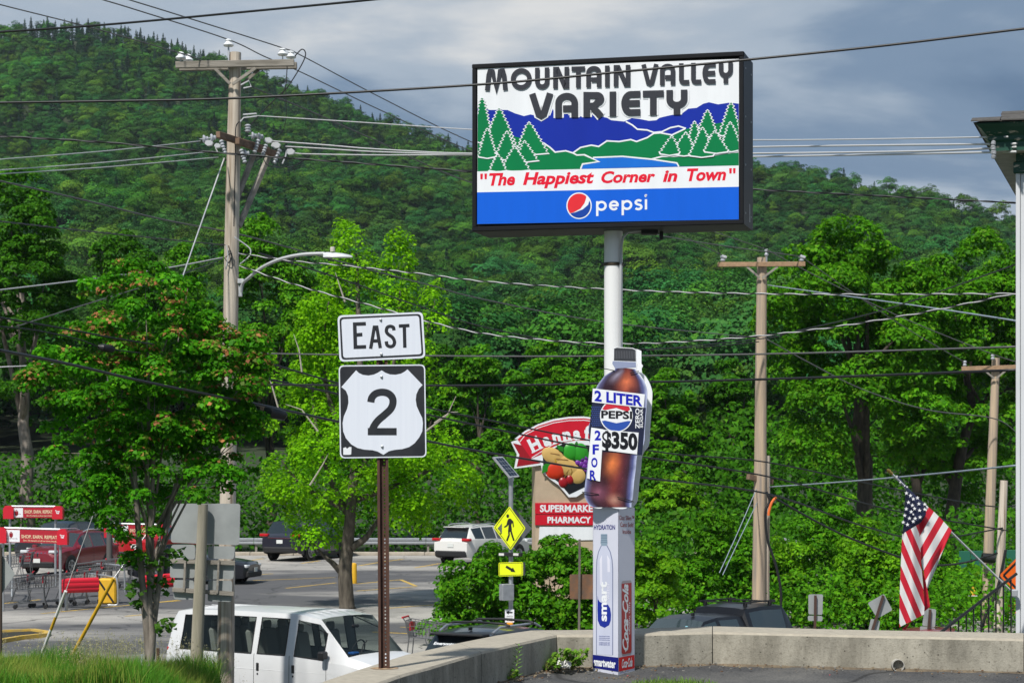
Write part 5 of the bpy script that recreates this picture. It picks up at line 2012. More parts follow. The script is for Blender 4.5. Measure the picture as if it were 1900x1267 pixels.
m_.tube([P(x, y, 59) for x, y, r in cl], [r * 59 / F for x, y, r in cl], 12)
m_.build("pole", M_POLE, up_3, smooth=True)
m_ = MB()
m_.tube(smooth2([P(x, y, 58.8) for x, y in ((1866, 1020), (1858, 1060), (1848, 1100), (1826, 1150), (1822, 1200))]), .04, 7)
m_.build("riser_cable", M_BLKRUB, up_3)

M_ALU = mat("bare_aluminium_wire", (.60, .60, .60), .45, metal=.2)
M_WGREY = mat("dull_wire", (.10, .10, .10), .5)
M_BLUEW = mat("blue_grey_wire", (.30, .36, .42), .5)


def wire(label, pts, d0, d1, w, m=M_BLKRUB, twist=None, group="overhead wires", k=8):
    pts = list(pts)
    d_a, d_b, x_a, x_b = d0, d1, pts[0][0], pts[-1][0]
    rate = (d1 - d0) / (x_b - x_a)
    if pts[0][0] <= 0 or pts[0][1] < 0:      # the span goes on past the frame
        p, q = pts[0], pts[1]
        pts.insert(0, (p[0] - 600, p[1] - 600 * (q[1] - p[1]) / (q[0] - p[0])))
        d0 = max(d_a - rate * 600, 8)
    if pts[-1][0] >= 1925 or pts[-1][1] < 0:
        p, q = pts[-2], pts[-1]
        pts.append((q[0] + 900, q[1] + 900 * (q[1] - p[1]) / (q[0] - p[0])))
        d1 = max(d_b + rate * 900, 8)
    xs = [p[0] for p in pts]
    P3 = []
    for x, y in pts:
        t = (x - xs[0]) / (xs[-1] - xs[0])
        P3.append(P(x, y, d0 + (d1 - d0) * t))
    path = smooth2(P3, k)
    r = w / 2 * (d0 + d1) / 2 / F
    m_ = MB()
    if twist:
        ln = 0
        fine = smooth2(path, 6)
        A, B = [], []
        for i, q in enumerate(fine):
            if i:
                ln += (q - fine[i - 1]).length
            a = ln / .55 * 2 * PI
            o = Vector((0, math.cos(a), math.sin(a))) * r * .55
            A.append(q + o)
            B.append(q - o)
        m_.tube(A, r * .62, 5, mi=0)
        m_.tube(B, r * .62, 5, mi=1)
        o = m_.build("overhead_wire", [m, twist], smooth='full')
    else:
        m_.tube(path, r, 6)
        o = m_.build("overhead_wire", m, smooth='full')
    return tag(o, label, "wire", group)


wire("thin primary wire reaching the far end insulator of the tall pole's crossarm", [(-40, -4), (0, 9), (170, 52), (335, 99), (349, 103), (400, 124)], 35.5, 40.6, 2.4, M_WGREY)
wire("primary wire passing over the tall pole's top pin insulator", [(150, -12), (250, 18), (421, 73), (490, 105), (560, 135), (700, 202), (880, 283), (1120, 372), (1342, 474)], 37, 57.8, 2.3, M_WGREY)
wire("primary wire from the tall pole's inner crossarm insulators sloping down behind the sign", [(190, -15), (330, 28), (523, 89), (560, 104), (700, 178), (880, 266), (1120, 360), (1422, 463)], 37, 57.9, 2.3, M_WGREY)
wire("primary wire from the clamp under the tall pole's crossarm braces", [(463, 160), (560, 200), (700, 262), (880, 341), (1200, 432), (1487, 476)], 40.5, 57.8, 2.3, M_WGREY)
wire("white insulated cable from the loop clamp to the store eave, topmost of four", [(476, 215), (650, 226), (880, 241), (1150, 256), (1400, 260), (1640, 258), (1870, 254)], 40.3, 22.0, 2.2, M_ALU)
wire("white insulated cable above the cutouts running to the store eave", [(505, 262), (600, 269), (700, 277), (880, 285), (1150, 279), (1400, 273), (1885, 267)], 40.6, 22.0, 3.0, M_ALU)
wire("white insulated cable between two others, from the cutouts to the store eave", [(530, 272), (600, 276), (700, 282), (880, 287), (1150, 288), (1400, 285), (1700, 281), (1885, 273)], 40.8, 22.0, 3.0, M_ALU)
wire("lowest of the white insulated cables running level to the store eave", [(545, 284), (570, 286), (700, 288), (880, 288), (1150, 293), (1400, 291), (1885, 282)], 41, 22.0, 3.0, M_ALU)
wire("bare wire ending at the two grey bells beside the tall pole", [(-30, 299), (0, 296), (200, 280), (372, 262)], 30, 39.7, 2.3, M_ALU)
wire("bare wire ending at the white cutout beside the tall pole, middle of three", [(-30, 319), (0, 316), (200, 301), (395, 281)], 30, 39.7, 2.3, M_ALU)
wire("bare wire ending just above the guy wire anchor on the tall pole", [(-30, 326), (0, 323), (200, 310), (405, 292)], 30, 39.7, 2.3, M_ALU)
wire("thick black cable crossing the sky above the tall pole", [(-30, 63), (0, 60), (200, 46), (450, 23), (720, -3), (800, -14)], 17, 15, 4.4)
wire("thick black cable crossing in front of the store sign lettering", [(-30, 192), (0, 191), (200, 188), (450, 182), (880, 158), (1150, 134), (1400, 110), (1650, 84), (1930, 50)], 15.5, 14.0, 4.6)
wire("black twisted cable crossing below the pole's grey cutouts and behind the sign", [(-30, 250), (0, 253), (200, 265), (420, 285), (650, 302), (880, 319), (1150, 338), (1400, 352), (1930, 379)], 25, 27, 3.6, M_BLKRUB, M_WGREY)
wire("long dark wire touching both utility poles and passing above the lamp arm", [(-30, 329), (0, 336), (150, 370), (300, 407), (440, 434), (560, 466), (680, 499), (800, 530), (900, 556), (1119, 597), (1408, 627)], 33, 57.5, 2.8, M_WGREY)
wire("black twisted cable reaching the tall pole just above the lamp bracket", [(-30, 408), (0, 411), (200, 433), (418, 455)], 30, 40.2, 3.4, M_BLKRUB, M_WGREY)
wire("thin pale wire sloping up to the tall pole above the maple", [(-30, 541), (0, 538), (150, 520), (300, 499), (413, 478)], 33, 40.2, 2.8, M_ALU)
wire("black wire rising out of the maple crown to the tall pole", [(30, 606), (136, 572), (250, 537), (340, 508), (413, 480)], 34, 40.2, 2.2, M_WGREY)
wire("black and white twisted service cable behind the lamp arm", [(442, 470), (540, 484), (640, 493), (780, 508), (920, 524), (1200, 540), (1500, 546), (1890, 545)], 40.3, 30, 3.2, M_BLKRUB, M_ALU)
wire("twisted service cable dipping below the lamp and rising past the slim pole", [(444, 493), (560, 532), (700, 570), (800, 598), (920, 622), (1119, 637), (1300, 632), (1500, 613), (1700, 582), (1890, 543)], 40.3, 30, 3.4, M_BLKRUB, M_ALU)
wire("thin black drop cable hanging from the lamp arm towards the slim pole", [(480, 470), (511, 479), (640, 520), (780, 569), (920, 612), (1120, 645), (1280, 645), (1408, 634)], 40.2, 57.5, 2.4)
wire("thin dark wire curving up from the slim pole to the store", [(1200, 650), (1408, 629), (1474, 615), (1640, 575), (1890, 489)], 52, 30, 2.2)
wire("grey level wire crossing behind the east plate's lower edge", [(440, 655), (630, 658), (920, 661), (1200, 660), (1500, 655), (1890, 643)], 40, 30, 3.2, M_WGREY)
wire("thick black level cable crossing at the top of the route shield", [(440, 713), (630, 714.5), (920, 715), (1200, 709), (1500, 701), (1890, 686)], 40, 30, 4.2)
wire("black communication cable, upper of three running from maple to slim pole", [(400, 640), (478, 667), (627, 711), (793, 756), (920, 782), (1090, 816), (1250, 842), (1421, 857), (1640, 903), (1830, 938), (1900, 936)], 40, 60, 2.8)
wire("black communication cable, middle of three running from maple to slim pole", [(400, 684), (478, 699), (627, 731), (793, 769), (920, 796), (1130, 838), (1421, 883), (1650, 945), (1870, 984)], 40, 59, 3.2)
wire("thick black communication cable, lowest of three, passing under the route shield", [(-30, 644), (0, 650), (130, 676), (273, 709), (492, 753), (627, 782), (793, 818), (920, 842), (1180, 884), (1421, 915), (1600, 975), (1720, 1000), (1866, 978)], 25, 59, 4.4)
wire("black cable sagging from the slim pole behind the flag", [(1424, 916), (1560, 990), (1700, 1042), (1780, 1045), (1868, 1020)], 57.8, 59, 3.8)
wire("upper thick black cable entering the maple crown", [(-30, 584), (0, 589), (120, 610), (210, 627), (285, 639)], 29, 32.5, 3.6)
wire("black cable looping into a splice in the maple crown", [(-30, 603), (0, 606), (60, 612), (140, 628), (190, 645), (260, 655)], 29, 32.5, 3.0)
wire("thin pale wire entering the lower maple crown", [(-30, 683), (0, 681), (80, 677), (160, 671)], 45, 46, 2.0, M_ALU)
wire("blue grey wire rising to the store wall behind the flag tip", [(1428, 903), (1560, 894), (1720, 880), (1890, 863)], 57.8, 30, 2.6, M_BLUEW)
wire("blue grey wire falling from the slim pole's upper shaft to the store wall", [(1424, 529), (1560, 548), (1720, 570), (1890, 596)], 57.8, 30, 2.4, M_BLUEW)
wire("thin wire from the slim pole's end insulator to the pole by the store", [(1488, 477), (1560, 528), (1680, 608), (1790, 672)], 57.8, 61.8, 1.9, M_WGREY)
wire("thin wire from the slim pole's top pin to the store pole's top", [(1422, 463), (1520, 515), (1680, 592), (1842, 657), (1890, 672)], 57.8, 62, 1.9, M_WGREY)
wire("thin sagging wire between the slim pole and the store pole's middle", [(1424, 630), (1500, 672), (1600, 722), (1720, 760), (1850, 778), (1900, 820)], 57.8, 62, 2.2, M_WGREY)
wire("steel guy wire slanting down from the tall pole into the maple", [(327, 548), (370, 424), (416, 294)], 37, 40.3, 2.6, M_ALU)
wire("steel guy wire beside the slim pole, further from it", [(1335, 1062), (1370, 985), (1404, 906)], 54, 57.9, 1.5, M_BLUEW)
wire("steel guy wire beside the slim pole, closer to it", [(1341, 1066), (1372, 1000), (1406, 930)], 54, 57.9, 1.5, M_BLUEW)
m_ = MB()
m_.tube([P(490, 760, 34.2), P(500, 764, 34.2), P(526, 771, 34.4), P(531, 774, 34.4)], [.05, .085, .085, .05], 12)
tag(m_.build("splice_case", M_BLKRUB, smooth=True), "black cylindrical splice case hanging on the thick communication cable", "cable splice")
m_ = MB()
m_.tube([P(182, 643, 31.6), P(190, 645, 31.6), P(208, 648, 31.7), P(213, 649, 31.7)], [.03, .06, .06, .03], 10)
tag(m_.build("splice_case", M_BLKRUB, smooth=True), "small black cable splice among the maple leaves", "cable splice")
# anchor rods with plastic guards in the grass
for lab, pts, m0, w in (("slanting yellow plastic guy guard planted in the grass bank", [(211, 1072), (176, 1135), (140, 1204)], "y", 7), ("slanting white and yellow guy guard planted in the grass bank", [(122, 1096), (106, 1145), (82, 1200)], "w", 6)):
    t = thing("guy_guard", lab, "guy guard", P(pts[2][0], pts[2][1], 39.6), 0, "guy guards")
    A_, B_ = P(*pts[0], 38.8), P(pts[2][0] - (pts[0][0] - pts[2][0]) * .25, pts[2][1] + (pts[2][1] - pts[0][1]) * .25, 39.6)
    yl = mat("guard_yellow", (.72, .42, .02), .5, var=.4, vscale=8)
    if m0 == "y":
        m_ = MB()
        m_.tube([A_, B_], w / 2 * 39 / F, 10)
        m_.build("guard_tube", yl, t, smooth=True)
    else:
        for f0, f1, mm in ((0, .36, M_WHITE), (.36, .54, yl), (.54, 1, M_WHITE)):
            m_ = MB()
            m_.tube([A_.lerp(B_, f0), A_.lerp(B_, f1)], w / 2 * 39 / F, 10)
            m_.build("guard_tube", mm, t, smooth=True)
    m_ = MB()
    top_ = P(272, 990, 39.2) if m0 == "y" else P(186, 918, 38.6)
    m_.tube([A_, top_], .007, 5)
    m_.build("guy_wire", M_ALU, t)

# ================================================================== TREES AND SHRUBS
def px_lobes(rg, lst, d, dd=0.9):
    """lobes given as (px, py, half width px, half height px)"""
    out = []
    for px, py, hw, hh in lst:
        c = P(px, py, d + rg.normal() * hw * d / F * .35)
        out.append((c.x, c.y, c.z, hw * d / F, hw * d / F * dd, hh * d / F))
    return out


DARK = [(3, (.038, .155, .006)), (2, (.056, .195, .008)), (1, (.080, .235, .010))]
MID = [(3, (.075, .265, .007)), (2, (.108, .320, .009)), (1, (.050, .195, .006)), (.5, (.150, .330, .015))]
LITE = [(3, (.130, .355, .008)), (2, (.185, .415, .012)), (1, (.088, .265, .007))]
BARK2 = bark_mat("grey_bark", (.30, .26, .22), (.15, .125, .10))
BARKD = bark_mat("dark_bark", (.085, .068, .05), (.03, .025, .02))


def bg_tree(label, pxc, top, bot, half, d, pal, seed, trunk_px=None, leaf=.25, per=75, pads=190, base_z=None, r0=.28, name="deciduous_tree", bark=None, group="trees behind the car park"):
    rg = np.random.default_rng(seed)
    mid, hh = (top + bot) / 2, (bot - top) / 2
    R, H = half * d / F, hh * d / F
    c = P(pxc, mid, d)
    lobes = [(c.x, c.y, c.z, R * .62, R * .62, H * .66)]
    k = 0
    nl = 15 if half < 130 else 24
    while k < nl:      # limbs' leaf masses stand out from the core all round
        v = rg.normal(size=3)
        v /= np.linalg.norm(v)
        if v[2] < -.75:
            continue
        q = rg.uniform(.62, .80)
        lr = R * rg.uniform(.24, .38) * (.8 if half > 130 else 1)
        lobes.append((c.x + v[0] * R * q, c.y + v[1] * R * q, c.z + v[2] * H * q, lr, lr, lr * .8))
        k += 1
    lobes.append((c.x + rg.normal() * R * .1, c.y, c.z + H * .72, R * .32, R * .32, H * .26))
    bx = trunk_px if trunk_px is not None else pxc
    bz = base_z if base_z is not None else -2.6
    base = ((bx - HX) / F * d, d, bz)
    tt = P(pxc, mid - hh * .2, d)
    return tree(name, label, base, tt, r0, lobes, pads, R * (.17 if half < 130 else .13), per, leaf, pal, seed, group=group, fork=9, bark=bark or BARKD, forks_from=.35, inner=.72, low=-.35)


bg_tree("tall dark tree with a thick pale trunk behind the red SUV", 40, 300, 910, 150, 104, DARK, 1, 50, bark=BARK2, r0=.40, pads=280)
bg_tree("dark tree showing just above the maple's red tipped crown", 225, 425, 960, 120, 112, DARK, 2, pads=220)
bg_tree("broad dark tree between the maple and the tall utility pole", 350, 440, 960, 105, 118, MID, 3, pads=200)
bg_tree("full green tree rising behind the street lamp arm", 505, 398, 970, 125, 113, MID, 4, pads=230)
bg_tree("dark tree filling the gap beneath the lamp and behind the bright young tree", 620, 560, 985, 105, 120, DARK, 5)
bg_tree("dark green tree behind the route sign, beside the bright tree's top", 775, 600, 1000, 110, 122, DARK, 6)
bg_tree("mid green tree between the route sign and the supermarket sign", 890, 640, 1000, 95, 118, MID, 7)
bg_tree("green tree behind the supermarket sign's red arch", 1005, 630, 1000, 90, 124, MID, 8)
bg_tree("light green tree directly behind the bottle cut-out", 1120, 650, 1000, 95, 119, MID, 9)
bg_tree("green tree between the bottle cut-out and the slim pole", 1245, 690, 1010, 95, 108, MID, 10)
bg_tree("tree whose crown is cut by the slim utility pole", 1365, 670, 1010, 85, 112, DARK, 12)
bg_tree("small yellow green tree just beside the bottle cut-out's lower half", 1245, 870, 1050, 70, 84, LITE, 11, leaf=.17, pads=150, base_z=-2.9, r0=.12)
bg_tree("very large leafy tree towering behind the flag", 1590, 402, 990, 205, 88, MID, 13, 1600, leaf=.22, per=76, pads=500, base_z=-2.9, r0=.42, group="large trees by the store")
bg_tree("large leafy tree beside the white store building", 1800, 425, 995, 165, 91, MID, 14, 1760, leaf=.22, per=76, pads=420, base_z=-2.8, r0=.35, group="large trees by the store")
bg_tree("half hidden dark tree between the two large leafy trees", 1700, 470, 1010, 150, 97, MID, 15, leaf=.23, pads=260, base_z=-2.6, group="large trees by the store")


def undergrowth(name, label, x0, x1, d0, d1, zf, h, n, leaf, pal, seed):
    rg = np.random.default_rng(seed)
    x, y = rg.uniform(x0, x1, n), rg.uniform(d0, d1, n)
    hh = h * (0.55 + 0.45 * np.abs(np.sin(x * .9 + 1.2 * np.sin(y)))) * rg.random(n) ** .7
    c = np.c_[x, y, zf(x, y) + hh]
    nn = np.array([0, -.5, .8]) + rg.normal(size=(n, 3)) * .6
    col = leaf_cols(rg, n, pal) * (.75 + .5 * np.abs(np.sin(x * 1.7 + y)))[:, None]
    o = leaf_object(name, c, nn, leaf * rg.uniform(.6, 1.3, n), col, leaf_mat("leaf"), None, aspect=.65, seed=seed)
    return tag(o, label, "undergrowth", kind="stuff")


undergrowth("undergrowth", "tangled dark undergrowth behind the guardrail", -30, 16, 102, 108, lambda x, y: -2.6 + 0 * x, 5.0, 22000, .28, DARK, 31)
undergrowth("undergrowth", "leafy undergrowth filling the ground below the large trees by the store", 3, 24, 72, 84, lambda x, y: -3.0 + 0 * x, 3.2, 16000, .22, DARK, 32)

undergrowth("undergrowth", "low bright green ground cover among the shrubs behind the pickup", 2.6, 18, 58, 67, lambda x, y: z_lot(y), 1.9, 17000, .15, MID, 33)
undergrowth("undergrowth", "low leafy ground cover round the pedestrian sign post", -1.9, 2.6, 57, 62, lambda x, y: z_lot(y), 1.3, 5000, .14, MID, 34)
undergrowth("undergrowth", "deep green thicket on the slope behind the two large trees", 10, 34, 100, 112, lambda x, y: -2.6 + 0 * x, 7.5, 14000, .32, DARK, 35)


def shrub(label, pxc, top, half, d, pal, seed, leaf=.14, n=70, per=85, asp=.6):
    rg = np.random.default_rng(seed)
    base = (P(pxc, 0, d).x, d, z_lot(d))
    byy = HY + (EYE - z_lot(d)) / d * F
    mid = (top + byy) / 2
    hh = (byy - top) / 2
    lst = [(pxc, mid, half * .8, hh * .85)] + [(pxc + rg.uniform(-.7, .7) * half, top + hh * rg.uniform(.3, 1.2), half * rg.uniform(.35, .5), hh * rg.uniform(.28, .4)) for _ in range(6)] + [(pxc + k * half * .55, byy - hh * .25, half * .5, hh * .35) for k in (-1, 0, 1)]
    return tree("shrub", label, base, P(pxc, mid, d), .05, px_lobes(rg, lst, d), n, half * d / F * .34, per, leaf, pal, seed, group="roadside shrubs", cat="shrub", fork=8, bark=BARKD, fl=.45, up=.6, inner=.3, low=-.9)


shrub("drooping leafy shrub whose branches reach over the car park beside the black car roof", 868, 1008, 68, 57, MID, 41)
shrub("shrub wrapped round the pedestrian sign post", 945, 1010, 62, 58, MID, 42)
shrub("shrub in front of the supermarket sign base", 1020, 1000, 60, 59, MID, 43)
shrub("shrub partly hidden behind the printed pole cover", 1090, 985, 55, 58, MID, 44)
shrub("bright shrub next to the printed pole cover", 1215, 985, 62, 56, LITE, 45)
shrub("tall bright shrub behind the pickup's windshield", 1290, 945, 66, 60, MID, 46)
shrub("shrub in front of the slim utility pole's foot", 1365, 985, 60, 62, MID, 47)
shrub("shrub between the slim pole and the grey sign backs", 1455, 975, 62, 63, LITE, 48)
shrub("dense bright shrub behind the upright grey sign back", 1530, 925, 72, 64, MID, 49)
shrub("shrub behind the tilted diamond sign back", 1610, 955, 66, 62, LITE, 50)
shrub("shrub hidden behind the hanging flag", 1690, 985, 62, 63, MID, 51)
shrub("shrub behind the iron handrail", 1775, 1040, 62, 66, LITE, 52)

# young maple with coppery shoot tips, several stems from one foot
rg = np.random.default_rng(5)
DM = 34.0
mb0 = P(279, 1225, DM)
mb0.z = float(bank_z(mb0.x, DM)) - .1
mlst = [(270, 610, 125, 128), (190, 715, 130, 120), (390, 700, 112, 118), (285, 770, 165, 150), (180, 850, 105, 120), (405, 830, 85, 110), (290, 900, 150, 95), (250, 980, 60, 60), (130, 700, 80, 55), (440, 700, 65, 70)]


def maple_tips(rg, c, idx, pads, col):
    pad_top = (rg.random(len(pads)) < .62)[idx] & (c[:, 2] > pads[idx, 2] + .05 * pads[idx, 3])  # leaves on the upper side of randomly picked pads
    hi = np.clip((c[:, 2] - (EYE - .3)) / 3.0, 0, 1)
    k = pad_top & (rg.random(len(c)) < .03 + .30 * hi)
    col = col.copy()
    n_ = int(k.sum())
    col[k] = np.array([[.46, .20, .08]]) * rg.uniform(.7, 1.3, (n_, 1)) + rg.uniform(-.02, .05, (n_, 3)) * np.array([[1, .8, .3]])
    y_ = pad_top & ~k & (rg.random(len(c)) < .30 * hi + .05)
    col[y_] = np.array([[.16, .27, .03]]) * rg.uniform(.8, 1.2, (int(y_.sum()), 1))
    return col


mp_ = tree("maple_tree", "young maple with coppery red shoot tips and several thin stems", mb0, P(282, 820, DM), .07, px_lobes(rg, mlst, DM), 330, .22, 110, .078, [(3, (.050, .240, .006)), (2, (.076, .305, .008)), (1, (.125, .375, .010))], 61, fork=18, bark=BARK2, fl=.4, up=.55, inner=.42, mname="maple_leaf", extra=maple_tips, aspect=.85)
m_ = MB()
for pts, r in (([(277, 1222), (272, 1160), (262, 1060), (255, 960), (250, 880), (245, 800)], 8), ([(281, 1222), (286, 1150), (298, 1060), (308, 980), (330, 880)], 7), ([(280, 1200), (279, 1120), (275, 1030), (285, 940), (280, 850)], 5.5), ([(268, 1130), (262, 1110), (256, 1098)], 4), ([(290, 1120), (285, 1100), (283, 1060), (310, 960), (380, 860)], 4.5)):
    q = smooth2([P(x, y, DM + (x - 278) * .004) for x, y in pts], 4)
    m_.tube(q, [r * DM / F * (1 - .6 * i / len(q)) for i in range(len(q))], 9)
m_.build("stem", BARK2, mp_, smooth='full')
# leafy sprouts low on the stems
cl_ = []
for x, y, s_ in ((250, 1095, 22), (300, 1085, 26), (262, 1050, 24), (310, 1160, 22), (255, 1120, 14), (296, 1040, 22), (245, 1040, 22), (325, 1030, 20)):
    for k in range(26):
        q = P(x + rg.normal() * s_ * .5, y + rg.normal() * s_ * .4, DM + rg.normal() * .15)
        cl_.append(tuple(q))
cl_ = np.array(cl_)
sp_ = leaf_object("sprout_foliage", cl_, np.array([0, -.4, .8]) + rg.normal(size=cl_.shape) * .5, rg.uniform(.08, .15, len(cl_)), leaf_cols(rg, len(cl_), [(1, (.05, .15, .015)), (1, (.08, .2, .02))]), leaf_mat("maple_leaf"), mp_, aspect=.85)
sp_["kind"] = "stuff"

# bright young tree standing in the car park, upright branches
rg = np.random.default_rng(9)
DG = 69.0
gb_ = on_lot(646, DG)
gt_ = thing("young_tree", "bright yellow green young tree standing in the car park", "tree", gb_)
m_ = MB()
stems = [([(644, 1132), (640, 1060), (645, 1010), (652, 930), (662, 820), (668, 700), (664, 560), (661, 470)], 15), ([(640, 1070), (618, 1045), (600, 1030), (575, 1000)], 7), ([(652, 1015), (676, 1000), (688, 985), (720, 940), (770, 880)], 8), ([(648, 960), (610, 880), (585, 780), (580, 690)], 7), ([(655, 900), (700, 800), (735, 650), (742, 540)], 7), ([(660, 850), (610, 740), (600, 640), (610, 560)], 6), ([(662, 800), (740, 720), (790, 620), (808, 555)], 6), ([(655, 930), (760, 890), (850, 850), (900, 880)], 6), ([(650, 950), (560, 900), (520, 850)], 6)]
paths = []
for pts, r in stems:
    q = smooth2([P(x, y, DG + (rg.normal() * .5 if i > 2 else 0)) for i, (x, y) in enumerate(pts)], 6)
    paths.append(q)
    m_.tube(q, [r * DG / F * (1 - .85 * i / len(q)) * (1.25 if i == 0 else 1) for i in range(len(q))], 9)
m_.build("trunk", bark_mat("young_bark", (.13, .11, .085), (.05, .042, .032)), gt_, smooth='full')
env = [(655, 545, 48, 135), (742, 525, 28, 95), (805, 585, 22, 50), (600, 640, 55, 90), (650, 700, 120, 120), (760, 700, 60, 90), (560, 800, 65, 90), (690, 830, 150, 90), (600, 900, 110, 85), (800, 880, 95, 55), (860, 915, 55, 40), (530, 930, 55, 70), (700, 940, 120, 50), (600, 1000, 75, 35), (770, 960, 60, 35), (490, 720, 25, 60)]
lob = px_lobes(rg, env, DG)
pd = np.concatenate([lobe_pads(rg, lob, 410, .34, low=-.8, inner=.3), lobe_pads(rg, lob[:5], 150, .30, low=-.6, inner=.3)])
pd[:, 3] *= rg.uniform(.75, 1.25, len(pd))
C_, N_, I_ = dome_leaves(rg, pd, 58, flat=1.45, up=.5, rn=.28)
gcol = leaf_cols(rg, len(C_), [(3, (.20, .50, .006)), (2, (.275, .60, .010)), (1, (.135, .37, .006))]) * rg.uniform(.78, 1.2, len(pd))[I_][:, None]
cr = leaf_object("crown", C_, N_, rg.uniform(.08, .16, len(C_)), gcol, leaf_mat("young_leaf", trans=.5), gt_, aspect=.8, seed=8)
cr["kind"] = "stuff"
m_ = MB()
for pts in ([(520, 770), (500, 700), (485, 660)], [(590, 800), (560, 760), (530, 750)], [(790, 800), (830, 770), (846, 735)], [(806, 785), (835, 765), (850, 764)], [(640, 560), (630, 530), (622, 505)], [(575, 900), (600, 860), (610, 840)], [(560, 690), (555, 650), (545, 620)]):
    m_ = MB()
    m_.tube([P(x, y, DG - 1.6) for x, y in pts], [.03, .02, .008], 5)
    m_.build("dead_twig", mat("pale_dead_wood", (.40, .36, .30), .9), gt_)

# ================================================================== VEHICLES
def paint(name, c, rough=.28, coat=.6, flake=0.0):
    return mat(name, c, rough, spec=.5, coat=coat, var=.15, vscale=2)


M_TYRE = mat("tyre_rubber", (.016, .016, .017), .85)
M_RIM = mat("alloy_rim", (.50, .51, .53), .3, metal=.7)
M_TRIM = mat("black_trim", (.014, .014, .015), .55)
M_CHROME = mat("chrome", (.75, .76, .78), .12, metal=1.0)
M_TINT = mat("tinted_glass", (.020, .028, .032), .05, spec=1.0)
M_LAMPR = mat("tail_lamp_red", (.45, .01, .015), .15, coat=.8)
M_LAMPW = mat("headlamp_clear", (.62, .64, .66), .12, coat=.8)
M_PLATE = mat("number_plate", (.66, .68, .66), .5)
M_CABIN = mat("cabin_dark", (.06, .06, .062), .8)
M_SEAT = mat("seat_cloth", (.42, .40, .37), .9)

SUV = [(2.31, .38, .70, .84, .60, .68, .52), (2.20, .26, .80, .95, .84, .87, .74), (1.75, .22, .93, 1.05, .90, .91, .80), (1.02, .22, .99, 1.10, .91, .93, .78), (.30, .22, 1.0, 1.60, .92, .93, .66), (-.25, .22, 1.02, 1.68, .92, .93, .66), (-1.15, .22, 1.04, 1.67, .92, .93, .64), (-1.80, .25, 1.06, 1.61, .91, .91, .60), (-2.15, .32, 1.04, 1.12, .88, .89, .72), (-2.31, .42, .92, 1.0, .80, .84, .66)]
SEDAN = [(2.35, .36, .60, .70, .58, .66, .50), (2.22, .22, .68, .80, .82, .85, .70), (1.6, .18, .80, .90, .89, .90, .76), (.85, .18, .86, .96, .90, .91, .74), (.0, .18, .88, 1.38, .90, .91, .60), (-.6, .18, .90, 1.44, .90, .91, .60), (-1.1, .18, .92, 1.40, .90, .91, .58), (-1.9, .20, .94, 1.05, .88, .89, .66), (-2.25, .28, .90, .98, .84, .86, .66), (-2.35, .38, .80, .88, .74, .78, .6)]
PICK = [(2.85, .45, .85, 1.0, .70, .80, .62), (2.72, .34, .95, 1.12, .93, .94, .82), (2.2, .32, 1.08, 1.20, .97, .98, .86), (1.45, .32, 1.12, 1.25, .98, .99, .82), (.75, .32, 1.14, 1.78, .98, .99, .70), (.2, .32, 1.15, 1.86, .98, .99, .70), (-.65, .32, 1.16, 1.85, .98, .99, .69), (-.86, .32, 1.16, 1.83, .98, .99, .69), (-.90, .32, 1.16, 2.00, .98, .99, .72), (-1.6, .32, 1.16, 2.05, .98, .99, .74), (-2.5, .34, 1.16, 2.03, .97, .98, .74), (-2.80, .40, 1.16, 1.75, .95, .96, .72), (-2.88, .45, 1.10, 1.25, .90, .93, .72)]
VAN = [(2.78, .40, .78, .95, .70, .80, .62), (2.66, .30, .92, 1.10, .92, .95, .80), (2.35, .28, 1.05, 1.20, .98, .99, .86), (1.95, .28, 1.12, 1.28, 1.0, 1.0, .86), (1.22, .28, 1.16, 1.98, 1.0, 1.0, .80), (.6, .28, 1.18, 2.06, 1.0, 1.0, .80), (-1.0, .28, 1.18, 2.07, 1.0, 1.0, .80), (-2.2, .28, 1.18, 2.05, 1.0, 1.0, .79), (-2.62, .30, 1.18, 2.0, .99, .98, .76), (-2.78, .38, 1.14, 1.86, .96, .95, .70)]


def section(st):
    x, zl, zb, zt, wl, wb, wt = st
    re = (wt, zt - .015)
    lp = lambda t: (wb + (re[0] - wb) * t ** 1.15, zb + (re[1] - zb) * t)
    return [(wl * .96, zl), (max(wl, wb) + .008, zl + (zb - zl) * .45), (wb, zb), lp(.07), lp(.88), re, (wt * .62, zt + .012), (0.0, zt + .022)]


def interp_stations(sts, xs):
    sts = sorted(sts, key=lambda s: -s[0])
    allx = sorted(set([s[0] for s in sts] + list(xs)), reverse=True)
    X = [-s[0] for s in sts]
    out = []
    for x in allx:
        out.append((x,) + tuple(float(np.interp(-x, X, [s[k] for s in sts])) for k in range(1, 7)))
    return out


